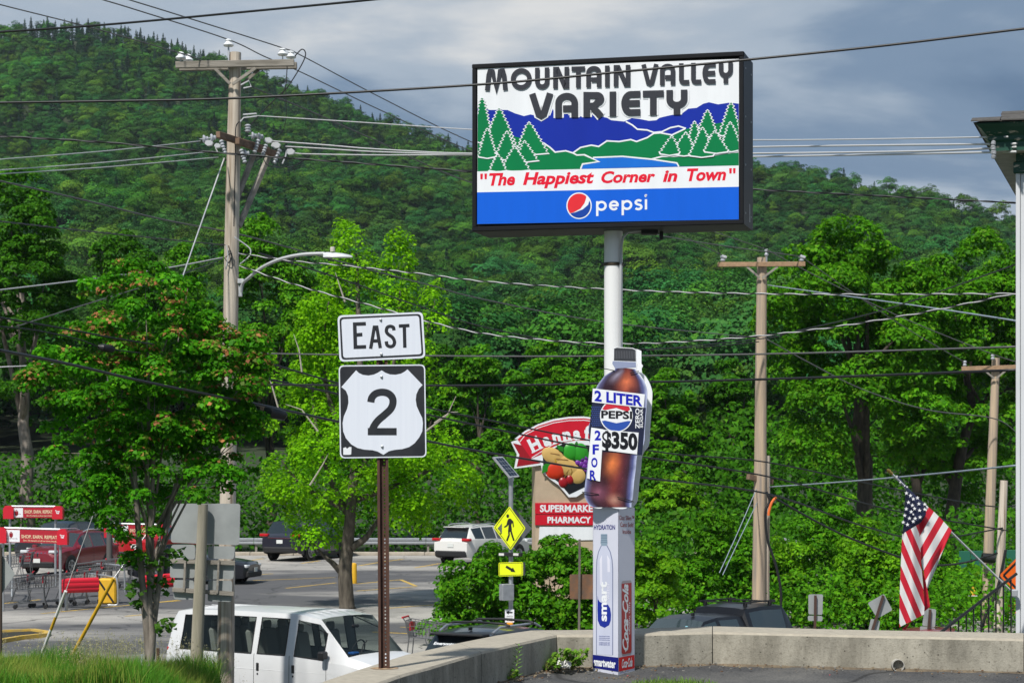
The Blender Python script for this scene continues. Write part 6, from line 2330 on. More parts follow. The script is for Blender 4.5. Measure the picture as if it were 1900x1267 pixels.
def car(name, label, cat, loc, heading, sts, body_m, windows, ws, rw, glass=M_TINT, group="parked vehicles", wheel_x=(1.35, -1.35), wr=.36, trim_m=M_TRIM, doors=(), lamp=True, trans=False, rim=M_RIM, low_trim=True):
    """heading: (dx, dy) of the nose. Local x forward, y to the vehicle's port side."""
    rz = math.atan2(heading[1], heading[0])
    t = thing(name, label, cat, loc, rz, group)
    xs = [w for p in windows for w in p]
    S = interp_stations(sts, xs)
    secs = [section(s) for s in S]
    n = 8
    body, gl = MB(), {}
    pt = lambda i, j, sd: (S[i][0], secs[i][j][0] * sd, secs[i][j][1])
    for i in range(len(S) - 1):
        xm = (S[i][0] + S[i + 1][0]) / 2
        for sd in (1, -1):
            for j in range(n - 1):
                q = [pt(i, j, sd), pt(i + 1, j, sd), pt(i + 1, j + 1, sd), pt(i, j + 1, sd)]
                if sd < 0:
                    q = q[::-1]
                key = None
                if j == 3:
                    for k, (a, b) in enumerate(windows):
                        if min(a, b) < xm < max(a, b):
                            key = ("side_window", k, sd)
                if j >= 5 and ws[1] < xm < ws[0]:
                    key = ("windshield", 0, 0)
                if rw and j >= 5 and rw[1] < xm < rw[0]:
                    key = ("rear_window", 0, 0)
                (gl.setdefault(key, MB()) if key else body).add(q, [(0, 1, 2, 3)])
    for i, rev in ((0, False), (len(S) - 1, True)):
        ring = [pt(i, j, 1) for j in range(n)] + [pt(i, j, -1) for j in range(n - 2, -1, -1)]
        body.poly(ring[::-1] if not rev else ring)
    # weld so that shading is smooth
    b = body.build("body", body_m, t, local=True)
    import bmesh as _bm
    bm = _bm.new()
    bm.from_mesh(b.data)
    _bm.ops.remove_doubles(bm, verts=bm.verts, dist=.0005)
    bm.to_mesh(b.data)
    bm.free()
    b.data.polygons.foreach_set("use_smooth", [True] * len(b.data.polygons))
    b.data.set_sharp_from_angle(angle=math.radians(28))
    for key, g in gl.items():
        o = g.build(key[0], glass if key[0] != "side_window" or not trans else glass, t, local=True, smooth='full')
    W = max(s[5] for s in S)
    for wx in wheel_x:
        for sd in (1, -1):
            a = MB()
            a.lathe([(wr * 1.17, 0), (wr * 1.17, .012)], (wx, sd * (W - .012 + .012), wr * 1.02), (0, sd, 0), 24)
            a.build("wheel_arch", M_TRIM, t, local=True)
            w = MB()
            w.lathe([(wr * .62, -.21), (wr * .93, -.2), (wr, -.17), (wr, -.04), (wr * .93, -.005), (wr * .66, .0), (wr * .64, -.01)], (wx, sd * (W + .018), wr), (0, sd, 0), 24)
            wo = w.build("wheel", M_TYRE, t, smooth=True, local=True)
            r = MB()
            r.lathe([(wr * .65, -.012), (wr * .65, .004), (wr * .58, .006), (wr * .56, -.006)], (wx, sd * (W + .018), wr), (0, sd, 0), 24)
            for k in range(5):
                an = k * 2 * PI / 5 + .3
                for da in (-.16, .16):
                    p0 = Vector((wx + wr * .10 * math.cos(an), sd * (W + .020), wr + wr * .10 * math.sin(an)))
                    p1 = Vector((wx + wr * .60 * math.cos(an + da), sd * (W + .020), wr + wr * .60 * math.sin(an + da)))
                    r.bar(p0, p1, .014, wr * .11, up=(0, 1, 0))
            r.lathe([(wr * .14, -.01), (wr * .14, .012), (wr * .1, .018)], (wx, sd * (W + .018), wr), (0, sd, 0), 12)
            r.build("rim", rim, wo, local=True)
    if low_trim:
        for sd in (1, -1):
            m_ = MB()
            m_.bar((wheel_x[0] - wr * 1.2, sd * (W + .003), sts[3][1] + .06), (wheel_x[1] + wr * 1.2, sd * (W + .003), sts[3][1] + .06), .03, .13, bev=.01)
            m_.build("sill_trim", trim_m, t, local=True)
    for x in doors:
        for sd in (1, -1):
            m_ = MB()
            st = interp_stations(sts, [x])
            s_ = section([q for q in st if abs(q[0] - x) < 1e-6][0])
            m_.tube([(x, sd * (s_[1][0] + .001), s_[0][1] + .12), (x, sd * (s_[1][0] + .0015), s_[1][1]), (x, sd * (s_[2][0] + .0015), s_[2][1]), (x, sd * (s_[3][0] + .001), s_[3][1])], .0055, 4)
            m_.build("door_seam", M_TRIM, t, local=True)
    m_ = MB()
    fx, rx_ = S[0], S[-1]
    return t, S, W


def lbox(name, t, c, size, m, bev=.01, rot=None):
    m_ = MB()
    m_.box(c, size, rot, 0, bev)
    return m_.build(name, m, t, local=True)


def std_bits(t, sts, W, nose, tail, z_lamp, z_tail, plate_front=True, bump_z=.42, bump_m=M_TRIM, mirror_x=.95, mirror_z=1.08, mirror_m=None, tail_w=.20, tail_h=.14):
    for sd in (1, -1):
        lbox("headlamp", t, (nose - .10, sd * (W - .28), z_lamp), (.20, .34, .12), M_LAMPW, .03)
        lbox("tail_lamp", t, (tail + .09, sd * (W - .16), z_tail), (.24, tail_w, tail_h), M_LAMPR, .03)
        lbox("mirror", t, (mirror_x, sd * (W + .10), mirror_z), (.14, .20, .15), mirror_m or M_TRIM, .03)
    lbox("front_bumper", t, (nose - .06, 0, bump_z), (.22, W * 1.62, .24), bump_m, .05)
    lbox("rear_bumper", t, (tail + .05, 0, bump_z + .06), (.22, W * 1.72, .26), bump_m, .05)
    if plate_front:
        lbox("number_plate", t, (nose + .06, 0, bump_z + .16), (.012, .31, .16), M_PLATE, .003)
    lbox("number_plate", t, (tail - .02, 0, bump_z + .42), (.012, .31, .16), M_PLATE, .003)


# -- red SUV facing the camera beside the trolley bay
P_RED = paint("maroon_paint", (.20, .012, .024))
t, S, W = car("suv", "dark red SUV with slotted chrome grille parked nose out behind the trolley bay", "car", on_lot(130, 86.6), (-.36, -.93), SUV, P_RED, [(.62, -.22), (-.30, -1.12), (-1.2, -1.75)], (1.02, .30), (-1.80, -2.15), doors=(.75, -.28, -1.15))
std_bits(t, SUV, W, 2.31, -2.31, .93, 1.05, mirror_m=P_RED)
for k in range(7):
    m_ = MB()
    m_.box((2.285 - abs(k - 3) * .012, (k - 3) * .155, .80), (.05, .115, .20), None, 0, .03)
    m_.build("grille_slot", M_CHROME, t, local=True)
    m_ = MB()
    m_.box((2.308 - abs(k - 3) * .012, (k - 3) * .155, .80), (.02, .065, .15), None, 0, .008)
    m_.build("grille_slot", M_TRIM, t, local=True)
for sd in (1, -1):
    m_ = MB()
    m_.tube([(.15, sd * .68, 1.66), (-.2, sd * .69, 1.75), (-1.4, sd * .67, 1.75), (-1.7, sd * .65, 1.67)], .022, 8)
    m_.build("roof_rail", M_CHROME, t, local=True, smooth=True)
    lbox("fog_lamp", t, (2.26, sd * .62, .60), (.08, .22, .07), M_TRIM, .02)
# -- dark SUV behind it
P_DARK = paint("near_black_paint", (.012, .014, .020))
t, S, W = car("suv", "dark SUV mostly hidden behind the dark red SUV", "car", on_lot(112, 94.6), (-.36, -.93), [(x, a, b, c * 1.03, d, e, f) for x, a, b, c, d, e, f in SUV], P_DARK, [(.62, -.22), (-.30, -1.12), (-1.2, -1.75)], (1.02, .30), (-1.80, -2.15))
std_bits(t, SUV, W, 2.31, -2.31, .93, 1.05)
# -- red vehicle behind the maple stems
t, S, W = car("suv", "bright red car glimpsed between the maple stems", "car", on_lot(296, 92.5), (.30, .95), SUV, paint("bright_red_paint", (.42, .015, .02)), [(.62, -.22), (-.30, -1.12), (-1.2, -1.75)], (1.02, .30), (-1.80, -2.15))
std_bits(t, SUV, W, 2.31, -2.31, .93, 1.05)
# -- black hatchback with a green door panel
t, S, W = car("hatchback_car", "black car with a green square on its door behind the sign backs", "car", on_lot(362, 81.0), (.97, -.22), SEDAN, P_DARK, [(.45, -.35), (-.45, -1.2)], (.85, .0), (-1.1, -1.9), wr=.33, wheel_x=(1.45, -1.35), doors=(.62, -.4))
std_bits(t, SEDAN, W, 2.35, -2.35, .66, .85, mirror_x=.65, mirror_z=.98, bump_z=.36)
m_ = MB()
m_.poly([(.95, -(W + .012), .50), (1.25, -(W + .012), .50), (1.25, -(W + .012), .74), (.95, -(W + .012), .74)][::-1])
m_.poly([(.32, -(W + .014), .44), (.72, -(W + .014), .44), (.72, -(W + .010), .76), (.32, -(W + .010), .76)])
m_.build("green_decal", mat("decal_green", (.01, .22, .14), .5), t, local=True)
# -- navy SUV by the guardrail
P_NAVY = paint("navy_paint", (.018, .022, .034))
big = [(x * 1.07, a, b * 1.03, c * 1.05, d * 1.05, e * 1.05, f * 1.1) for x, a, b, c, d, e, f in SUV]
t, S, W = car("suv", "navy SUV parked tail out against the guardrail behind the bright young tree", "car", on_lot(572, 96.2), (.42, .91), big, P_NAVY, [(.62, -.22), (-.30, -1.12), (-1.2, -1.9)], (1.09, .32), (-1.92, -2.30), wheel_x=(1.45, -1.45), wr=.38, doors=(.75, -.28))
std_bits(t, big, W, 2.47, -2.47, .95, 1.12, tail_w=.42, tail_h=.13)
lbox("chrome_strip", t, (-2.47, 0, 1.0), (.03, 1.2, .06), M_CHROME, .01)
lbox("chrome_strip", t, (-2.50, 0, .46), (.03, 1.5, .03), mat("red_strip", (.25, .02, .03), .3), .01)
# -- white crossover by the guardrail
P_WHT = paint("white_car_paint", (.78, .77, .74))
mur = [(x * 1.04, a, b * 1.02, c, d, e, f) for x, a, b, c, d, e, f in SUV]
t, S, W = car("crossover_car", "white crossover with dark tinted glass parked tail out by the guardrail", "car", on_lot(896, 93.0), (.56, .83), mur, P_WHT, [(.62, -.22), (-.30, -1.12), (-1.2, -1.85)], (1.06, .31), (-1.87, -2.24), wheel_x=(1.41, -1.41), wr=.37, doors=(.75, -.28))
std_bits(t, mur, W, 2.40, -2.40, .93, 1.08, tail_w=.40, tail_h=.12, mirror_m=P_WHT)
lbox("spoiler", t, (-1.98, 0, 1.60), (.30, 1.15, .035), P_WHT, .012)
for sd in (1, -1):
    m_ = MB()
    m_.tube([(.15, sd * .66, 1.66), (-.2, sd * .66, 1.73), (-1.4, sd * .64, 1.72), (-1.7, sd * .62, 1.66)], .02, 8)
    m_.build("roof_rail", M_RIM, t, local=True, smooth=True)

# -- white passenger van
P_VAN = paint("white_van_paint", (.70, .705, .71), .35, .4)
M_VGL = glass_mat("van_glass", (.010, .014, .015), .30)
vloc = Vector((-4.27, 43.5, z_lot(43.5)))
t, S, W = car("van", "long white passenger van parked below the retaining wall", "van", vloc, (.82, -.57), VAN, P_VAN, [(1.42, .68), (.44, -.28), (-.44, -1.08), (-1.22, -2.38)], (1.95, 1.22), None, glass=M_VGL, wheel_x=(1.75, -1.65), wr=.37, doors=(1.50, .56, -.36, -1.15), low_trim=False)
std_bits(t, VAN, W, 2.78, -2.78, .84, 1.2, mirror_x=1.50, mirror_z=1.30, bump_m=M_CHROME)
# interior seen through the panes
cab = MB()
cab.box((-.2, 0, .62), (4.6, 1.8, .5))
cab.build("cabin_floor", M_CABIN, t, local=True)
for sx in (.72, -.55, -1.55):
    for sy in ((.48, -.48) if sx > 0 else (.45, 0, -.45)):
        m_ = MB()
        m_.box((sx, sy, 1.05), (.48, .44, .14), None, 0, .05)
        m_.box((sx - .26, sy, 1.36), (.13, .44, .62), Matrix.Rotation(-.2, 3, 'Y'), 0, .05)
        m_.box((sx - .34, sy, 1.74), (.08, .24, .16), None, 0, .03)
        m_.build("seat", M_SEAT, t, local=True)
lbox("dashboard", t, (1.48, 0, 1.14), (.5, 1.6, .22), M_CABIN, .06)
m_ = MB()
ring = [(1.16 + .06 * math.cos(a), .42 + .19 * math.cos(a + PI / 2), 1.30 + .19 * math.sin(a + PI / 2)) for a in np.linspace(0, 2 * PI, 17)]
m_.tube(ring, .016, 6)
m_.build("steering_wheel", M_CABIN, t, local=True)
lbox("blue_reflection", t, (1.62, -.3, 1.29), (.16, .2, .06), mat("bright_blue", (.02, .16, .6), .6), .02)  # blue block standing in for a reflection in the windshield
lbox("rear_view_mirror", t, (1.42, 0, 1.80), (.04, .22, .07), M_TRIM, .02)
for sy in (-.45, .25):
    m_ = MB()
    m_.tube([(1.93, sy, 1.315), (1.80, sy + .24, 1.47), (1.74, sy + .42, 1.53)], .012, 5)
    m_.build("wiper", M_TRIM, t, local=True)
for x in (.42, -.42 + .9):
    pass
for x in (.66, -.26):
    for sd in (1, -1):
        lbox("door_handle", t, (x, sd * (W + .006), .98), (.07, .025, .16), M_TRIM, .01)
        lbox("door_lock", t, (x, sd * (W + .006), .84), (.04, .02, .04), M_TRIM, .008)
for sd in (1, -1):
    m_ = MB()
    m_.tube([(2.2, sd * (W - .002), .93), (-2.5, sd * (W + .005), .93)], .008, 4)
    m_.build("side_crease", P_VAN, t, local=True)
    for a, b in ((1.42, .68), (.44, -.28), (-.44, -1.08), (-1.22, -2.38)):
        st = interp_stations(VAN, [a, b])
        f_ = lambda x, j: section([q for q in st if abs(q[0] - x) < 1e-6][0])[j]
        m_ = MB()
        loop = [(a, sd * (f_(a, 3)[0] + .003), f_(a, 3)[1]), (b, sd * (f_(b, 3)[0] + .003), f_(b, 3)[1]), (b, sd * (f_(b, 4)[0] + .003), f_(b, 4)[1]), (a, sd * (f_(a, 4)[0] + .003), f_(a, 4)[1])]
        m_.tube(loop + loop[:1], .014, 5)
        m_.build("window_seal", M_TRIM, t, local=True)
m_ = MB()
for y in (-.5, -.25, 0, .25, .5):
    m_.bar((1.0, y, 2.083 - abs(y) * .02), (-2.4, y, 2.075 - abs(y) * .02), .03, .012)
m_.build("roof_rib", P_VAN, t, local=True)

# -- black SUV with roof rack, only its top above the wall
t, S, W = car("suv", "black SUV with roof crossbars showing just above the retaining wall", "car", Vector((-.1, 45.3, z_lot(45.3))), (.50, .866), [(x, a, b, c * .95, d, e, f * 1.08) for x, a, b, c, d, e, f in SUV], paint("slate_paint", (.022, .026, .034)), [(.62, -.22), (-.30, -1.12), (-1.2, -1.67)], (1.02, .30), (-1.80, -2.15))
std_bits(t, SUV, W, 2.31, -2.31, .93, 1.05)
lbox("spoiler", t, (-1.92, 0, 1.53), (.30, 1.25, .05), M_TRIM, .015)
for sd in (1, -1):
    m_ = MB()
    m_.tube([(.25, sd * .66, 1.57), (.0, sd * .66, 1.66), (-1.4, sd * .64, 1.66), (-1.68, sd * .63, 1.56)], .024, 8)
    m_.build("roof_rail", M_RIM, t, local=True, smooth=True)
for x in (-.15, -1.15):
    m_ = MB()
    m_.tube([(x, -.72, 1.67), (x, -.62, 1.71), (x, 0, 1.73), (x, .62, 1.71), (x, .72, 1.67)], .026, 8)
    m_.build("crossbar", M_TRIM, t, local=True, smooth=True)
m_ = MB()
m_.box((-1.5, 0, 1.62), (.14, .03, .07), None, 0, .01)
m_.build("roof_antenna", M_TRIM, t, local=True)
R_ = (Matrix.Translation(t.location) @ t.rotation_euler.to_matrix().to_4x4())
lettering("Emersontoyota", (-.52, 1.22, .16, 1.29), lambda x, y, o: R_ @ Vector((-1.98 - (1.36 - y) * .75 - .02, -x, y + .08)), PW, t, bold=.02, shear=.2)
# -- dark pickup with a cap
P_BLK = paint("black_pickup_paint", (.007, .007, .009), .35, .15)
pl = P(1296, 0, 47.6)
PICK = [(x * .9, a * .92, b * .92, c * .865, d * .9, e * .9, f * .9) for x, a, b, c, d, e, f in PICK]
t, S, W = car("pickup_truck", "dark pickup with a bed cap showing above the retaining wall", "pickup truck", Vector((pl.x, 47.6, z_lot(47.6))), (-.66, -.75), PICK, P_BLK, [(.95, .29), (.16, -.52), (-.95, -2.2)], (1.305, .675), (-2.25, -2.52), glass=mat('pickup_glass', (.03, .045, .05), .04, spec=1.0), wheel_x=(1.7, -1.58), wr=.36)
std_bits(t, PICK, W, 2.56, -2.59, .9, 1.0, mirror_x=1.03, mirror_z=1.16)
for x in (-1.0, -1.95):
    for sd in (1, -1):
        lbox("rack_foot", t, (x, sd * .55, 1.80), (.10, .07, .10), M_TRIM, .015)
for sd in (.55, -.55):
    m_ = MB()
    m_.bar((-.82, sd, 1.86), (-2.15, sd, 1.86), .045, .03)
    m_.build("roof_rack_bar", M_TRIM, t, local=True)
for x in (-1.0, -1.95):
    m_ = MB()
    m_.bar((x, -.7, 1.845), (x, .7, 1.845), .045, .028)
    m_.build("roof_rack_bar", M_TRIM, t, local=True)
lbox("roof_antenna", t, (.35, .1, 1.65), (.10, .05, .07), M_TRIM, .01)
lbox("registration_sticker", t, (1.0, .42, 1.42), (.02, .06, .05), mat("sticker_cyan", (.3, .6, .7), .5), .004)
# -- maroon car, only a strip of its roof shows under the flag
pl = P(1675, 0, 46.5)
t, S, W = car("sedan_car", "maroon car whose roof just shows over the wall under the flag", "car", Vector((pl.x, 46.5, z_lot(46.5))), (-.96, .2), SEDAN, P_RED, [(.45, -.35), (-.45, -1.2)], (.85, .0), (-1.1, -1.9), wr=.33)
std_bits(t, SEDAN, W, 2.35, -2.35, .66, .85, mirror_x=.65, mirror_z=.98)

# ================================================================== CAR PARK FURNITURE
M_CART = mat("cart_grey_wire", (.16, .165, .17), .4, metal=.5)
M_CRED = mat("cart_red_plastic", (.50, .012, .025), .45)
M_CPLAST = mat("cart_maroon_plastic", (.16, .02, .03), .5)


def make_cart():
    c = bpy.data.objects.new("shopping_cart", None)
    COL.objects.link(c)
    m_ = MB()
    top = [(-.42, -.24, 1.0), (.45, -.19, .90), (.45, .19, .90), (-.42, .24, 1.0)]
    bot = [(-.36, -.19, .62), (.40, -.13, .56), (.40, .13, .56), (-.36, .19, .62)]
    for lo in (top, bot):
        m_.tube(lo + lo[:1], .011, 5)
    for k in range(11):
        for a, b in ((0, 1), (3, 2)):
            p = Vector(top[a]).lerp(Vector(top[b]), k / 10)
            q = Vector(bot[a]).lerp(Vector(bot[b]), k / 10)
            m_.tube([p, q], .0055, 4, cap=False)
    for k in range(1, 7):
        for a, b in ((1, 2), (0, 3)):
            m_.tube([Vector(top[a]).lerp(Vector(top[b]), k / 7), Vector(bot[a]).lerp(Vector(bot[b]), k / 7)], .0055, 4, cap=False)
        m_.tube([Vector(bot[0]).lerp(Vector(bot[3]), k / 7), Vector(bot[1]).lerp(Vector(bot[2]), k / 7)], .0055, 4, cap=False)
    for h in (.33, .66):
        lo = [Vector(top[i]).lerp(Vector(bot[i]), h) for i in range(4)]
        m_.tube(lo + lo[:1], .0055, 4)
    m_.build("basket", M_CART, c, local=True)
    f = MB()
    for sy in (1, -1):
        f.tube([(-.50, sy * .25, 1.06), (-.44, sy * .24, .98), (-.36, sy * .22, .60), (-.40, sy * .23, .22), (-.44, sy * .24, .12)], .014, 6)
        f.tube([(-.40, sy * .23, .20), (.42, sy * .16, .16), (.46, sy * .16, .12)], .014, 6)
        f.tube([(.0, sy * .17, .59), (.14, sy * .19, .19)], .012, 6)
    f.tube([(-.1, -.2, .19), (-.1, .2, .19)], .01, 5)
    f.tube([(.3, -.17, .17), (.3, .17, .17)], .01, 5)
    f.build("frame", M_CART, c, local=True)
    h = MB()
    h.tube([(-.50, -.27, 1.06), (-.50, .27, 1.06)], .022, 8)
    h.build("handle", M_CRED, c, local=True)
    s = MB()
    s.box((-.34, 0, .86), (.03, .40, .20), None, 0, .01)
    s.build("child_seat", M_CRED, c, local=True)
    for x, y in ((-.42, .23), (-.42, -.23), (.46, .16), (.46, -.16)):
        w = MB()
        w.lathe([(.03, -.018), (.062, -.016), (.065, 0), (.062, .016), (.03, .018)], (x, y, .066), (0, 1, 0), 12)
        w.build("wheel", M_TYRE, c, local=True)
    return c


cart = make_cart()
CARTS = [(30, 69.5, 8, "maroon basketed shopping cart at the open end of the trolley bay"), (58, 69.0, 8, "shopping cart second from the open end of the trolley bay"), (92, 69.6, 6, "shopping cart with red seat behind the bay's banner post"), (112, 70.2, 6, "shopping cart tucked behind the banner post and red bumper"), (136, 70.8, 6, "shopping cart half behind the red bumper bar"), (160, 71.6, 6, "shopping cart between red bumper and yellow block"), (168, 76.5, 10, "shopping cart standing behind the red bumper, near the light pole foot"), (196, 78.0, 10, "shopping cart beside the light pole foot"), (222, 78.4, 12, "shopping cart beyond the light pole, next to the yellow block"), (246, 78.8, 12, "shopping cart behind the maple's lowest leaves"), (38, 82, 4, "shopping cart far back beneath the front banner"), (20, 80, 4, "shopping cart far back by the grey hoops")]
for i, (px, d, rot, lab) in enumerate(CARTS):
    o = cart if i == 0 else copy_tree(cart)
    o.location = on_lot(px, d)
    o.rotation_euler = (0, 0, math.radians(180 + rot + (px * 7) % 5))
    tag(o, lab, "shopping cart", "shopping carts in the trolley bays")
    o.scale = (1.08, 1.08, 1.08)
# one cart loose in the lot
o = copy_tree(cart)
o.location = on_lot(792, 52.5)
o.rotation_euler = (0, 0, math.radians(-12))
tag(o, "lone shopping cart behind the black SUV's roof", "shopping cart", "shopping carts in the trolley bays")
m_ = MB()
m_.box((0, 0, .78), (.74, .36, .34), None, 0, .03)

M_BANR = mat("banner_red", (.42, .014, .03), .45)
M_BRED = mat("bay_red_plastic", (.60, .012, .03), .4)
M_CREAM = mat("print_cream", (.75, .55, .36), .5)


def banner(label, px0, px1, yt, yb, d, tilt, split, ytext, ybase):
    """trolley bay banner: panel between two red end caps on posts; tilt: pixel drop across it"""
    t = thing("bay_banner", label, "banner", P(px0, ybase, d), 0, "trolley bay banners")
    pl = Plane(px0, d, 0)
    sl = lambda x: tilt * (x - px0) / (px1 - px0)
    q = lambda x, y, o=0.0: pl.at(x, y + sl(x), o)
    m_ = MB()
    m_.prism([q(px0, yb, .03), q(px1, yb, .03), q(px1, yt, .03), q(px0, yt, .03)], [q(px0, yb, -.03), q(px1, yb, -.03), q(px1, yt, -.03), q(px0, yt, -.03)])
    m_.build("panel", M_BANR, t)
    m_ = MB()
    m_.tube([q(px0, yt - 2, 0), q(px1, yt - 2, 0)], .04, 8)
    m_.build("top_rail", M_STEEL, t)
    w = px1 - px0
    flat("white_field", [[(px0, yb - .8), (px0 + split, yb - .8), (px0 + split, yt + 1), (px0, yt + 1)]], q, PW, t, .033)
    cx_ = px0 + split * .45
    flat("emblem_print", [[(cx_ - 3.4, yt + 13), (cx_, yt + 16.5), (cx_ + 3.4, yt + 13), (cx_ + 3.4, yt + 7), (cx_ - 3.4, yt + 7)], [(cx_ - 2.5, yt + 6.4), (cx_ + 2.5, yt + 6.4), (cx_, yt + 4.2)]], q, print_mat("emblem_red", (.30, .02, .03)), t, .036)
    lettering("my rewards", (px0 + 2, -(yb - 5), px0 + split - 4, -(yb - 8.4)), lambda x, y, o: q(x, -y, o), print_mat("emblem_grey", (.30, .2, .2)), t, .036, bold=.0)
    lettering("SHOP. EARN. REPEAT.", (px0 + split + 3, -ytext, px1 - 4, -(ytext - 6.5)), lambda x, y, o: q(x, -y, o), M_CREAM, t, .036, bold=.03)
    lettering("Earn 2% rewards on all our store brands.", (px0 + split + 7, -(ytext + 5.6), px1 - 6, -(ytext + 2.2)), lambda x, y, o: q(x, -y, o), M_CREAM, t, .036, bold=.015)
    for k, x in enumerate((px0 - 4, px1 + 5)):
        m_ = MB()
        c_ = q(x, (yt + yb) / 2 - .5)
        hw, hh = 9.5 * d / F, ((yb - yt) / 2 + 2.5) * d / F
        prof = [(-hw, -hh), (hw, -hh), (hw, hh * .55), (hw * .6, hh), (-hw * .6, hh), (-hw, hh * .55)]
        m_.prism([c_ + Vector((a, -.16, b)) for a, b in prof], [c_ + Vector((a, .16, b)) for a, b in prof])
        e_ = m_.build("end_cap", M_BRED, t)
        if k == 1:
            cq = lambda x_, y_, o, c_=c_: c_ + Vector((x_ * d / F, -.162, y_ * d / F))
            strokes("cart_emblem", [[(-4, 4), (-2.4, 4), (-1, -1.5), (3, -1.5)], [(-2, 2.6), (3.6, 2.6), (2.6, -.2), (-1.2, -.2)]], 1.2, cq, PW, e_)
        m_ = MB()
        px_ = x + (1.5 if k == 0 else -5)
        m_.tube([q(px_, yb, 0), Vector((q(px_, yb, 0).x, d, z_lot(d)))], .045, 10)
        m_.build("post", M_STEEL, t, smooth=True)
    return t


banner("front red trolley bay banner offering shop earn repeat rewards", 8, 112, 981, 1005, 68.0, 3.0, 29, 997, 1132)
banner("rear red trolley bay banner, half hidden over the front one", 21, 103, 941, 960, 79.0, .5, 22, 952, 1090)
banner("trolley bay banner glimpsed behind the maple foliage and light pole", 208, 296, 973, 995, 80.0, 2.0, 30, 986, 1090)
t = thing("trolley_bay", "grey tube trolley bay rails around the rows of shopping carts", "trolley bay", on_lot(30, 72))
for pts in ([(on_lot(-40, 68.4), 0), (on_lot(-40, 68.4), .95), (on_lot(8, 71), .98), (on_lot(22, 74), .95), (on_lot(22, 74), .0)], [(on_lot(200, 70.5), 0), (on_lot(216, 70.5), .0), (on_lot(219, 70.5), .15), (on_lot(217, 70.5), .80), (on_lot(208, 70.7), .90), (on_lot(165, 72), .93)], [(on_lot(232, 76), 0), (on_lot(230, 76), .85), (on_lot(222, 76), .95), (on_lot(180, 77), .95)], [(on_lot(24, 75), .05), (on_lot(44, 73), .75)]):
    m_ = MB()
    m_.tube(smooth2([p + Vector((0, 0, z)) for p, z in pts], 4), .032, 8)
    m_.build("tube_rail", M_STEEL, t, smooth=True)
for lab, x0, x1, y0, y1, d in (("long red plastic bumper bar at the end of the trolley bay", 117, 182, 1087, 1087, 68.3), ("red plastic bumper bar seen through the maple stems", 262, 322, 1081, 1078, 74)):
    t = thing("bumper_bar", lab, "bumper", P(x0, 1120, d), 0, "trolley bay bumpers")
    m_ = MB()
    for k, (o_, h_) in enumerate(((0, .10), (.10, .085), (-.10, .085))):
        m_.tube([P(x0, y0, d) + Vector((0, 0, o_ * 1.25)), P(x0 + 3, y0 - 1, d - .05) + Vector((0, -.05, o_ * 1.25)), P(x1, y1 - 3, d + .6) + Vector((0, -.05, o_ * 1.25))], [h_ * 1.1, h_ * 1.3, h_ * 1.3], 10)
    m_.build("cushion", M_BRED, t, smooth=True)
    m_ = MB()
    c_ = P(x0 + 6, 0, d)
    m_.tube([Vector((c_.x, d, z_lot(d))), Vector((c_.x, d, P(0, y0, d).z))], .05, 10)
    m_.build("post", M_STEEL, t, smooth=True)
t = thing("concrete_block", "square yellow painted block at the trolley bay corner", "barrier block", on_lot(201, 71))
c_ = on_lot(201, 71)
lbox("block", t, (0, 0, .42), (.58, .5, .84), mat("block_yellow", (.80, .46, .02), .6, var=.5, col2=(.6, .33, .03), vscale=5), .05)
m_ = MB()
m_.bar((-.27, -.262, .78), (.22, -.262, .06), .02, .06)
m_.build("black_diagonal", M_TRIM, t, local=True)
t = thing("light_pole", "dark grey lamp standard rising from the trolley bay into the maple", "light pole", on_lot(203, 79.5))
m_ = MB()
m_.tube([(0, 0, 0), (0, 0, 8.5)], [.115, .09], 14)
m_.build("shaft", mat("dark_grey_pole", (.10, .095, .09), .6), t, smooth=True, local=True)
m_ = MB()
m_.lathe([(.25, 0), (.25, .12), (.17, .2), (.13, .24)], (0, 0, 0), n=16)
m_.build("base", M_CONC, t, smooth=True, local=True)
t = thing("bollard", "yellow bollard standing beside the bright young tree's trunk", "bollard", on_lot(656, 80.5))
m_ = MB()
m_.lathe([(.125, 0), (.125, .70), (.11, .74), (.05, .77)], (0, 0, 0), n=18)
m_.build("post", mat("bollard_yellow", (.78, .44, .02), .5, var=.4, vscale=6), t, smooth=True, local=True)

gr = thing("guardrail", "galvanised steel guardrail along the far edge of the car park", "guardrail", (0, 100.2, z_lot(100.2)))
prof = [(0, .0), (-.05, .04), (-.05, .11), (0.0, .155), (-.05, .20), (-.05, .27), (0, .31)]
for i in range(13):
    x0 = -32 + i * 4.0
    m_ = MB()
    A_ = [Vector((x0 + .01, 100.2 + a, z_lot(100.2) + .42 + b)) for a, b in prof]
    B_ = [p + Vector((3.98, 0, 0)) for p in A_]
    for j in range(len(prof) - 1):
        m_.add([A_[j], B_[j], B_[j + 1], A_[j + 1]], [(0, 1, 2, 3)])
    m_.build("rail_panel", M_STEEL, gr)
    for k in (0, 2):
        m_ = MB()
        m_.box((x0 + k + .1, 100.32, z_lot(100.2) + .33), (.1, .15, .75))
        m_.build("rail_post", M_ARM, gr)

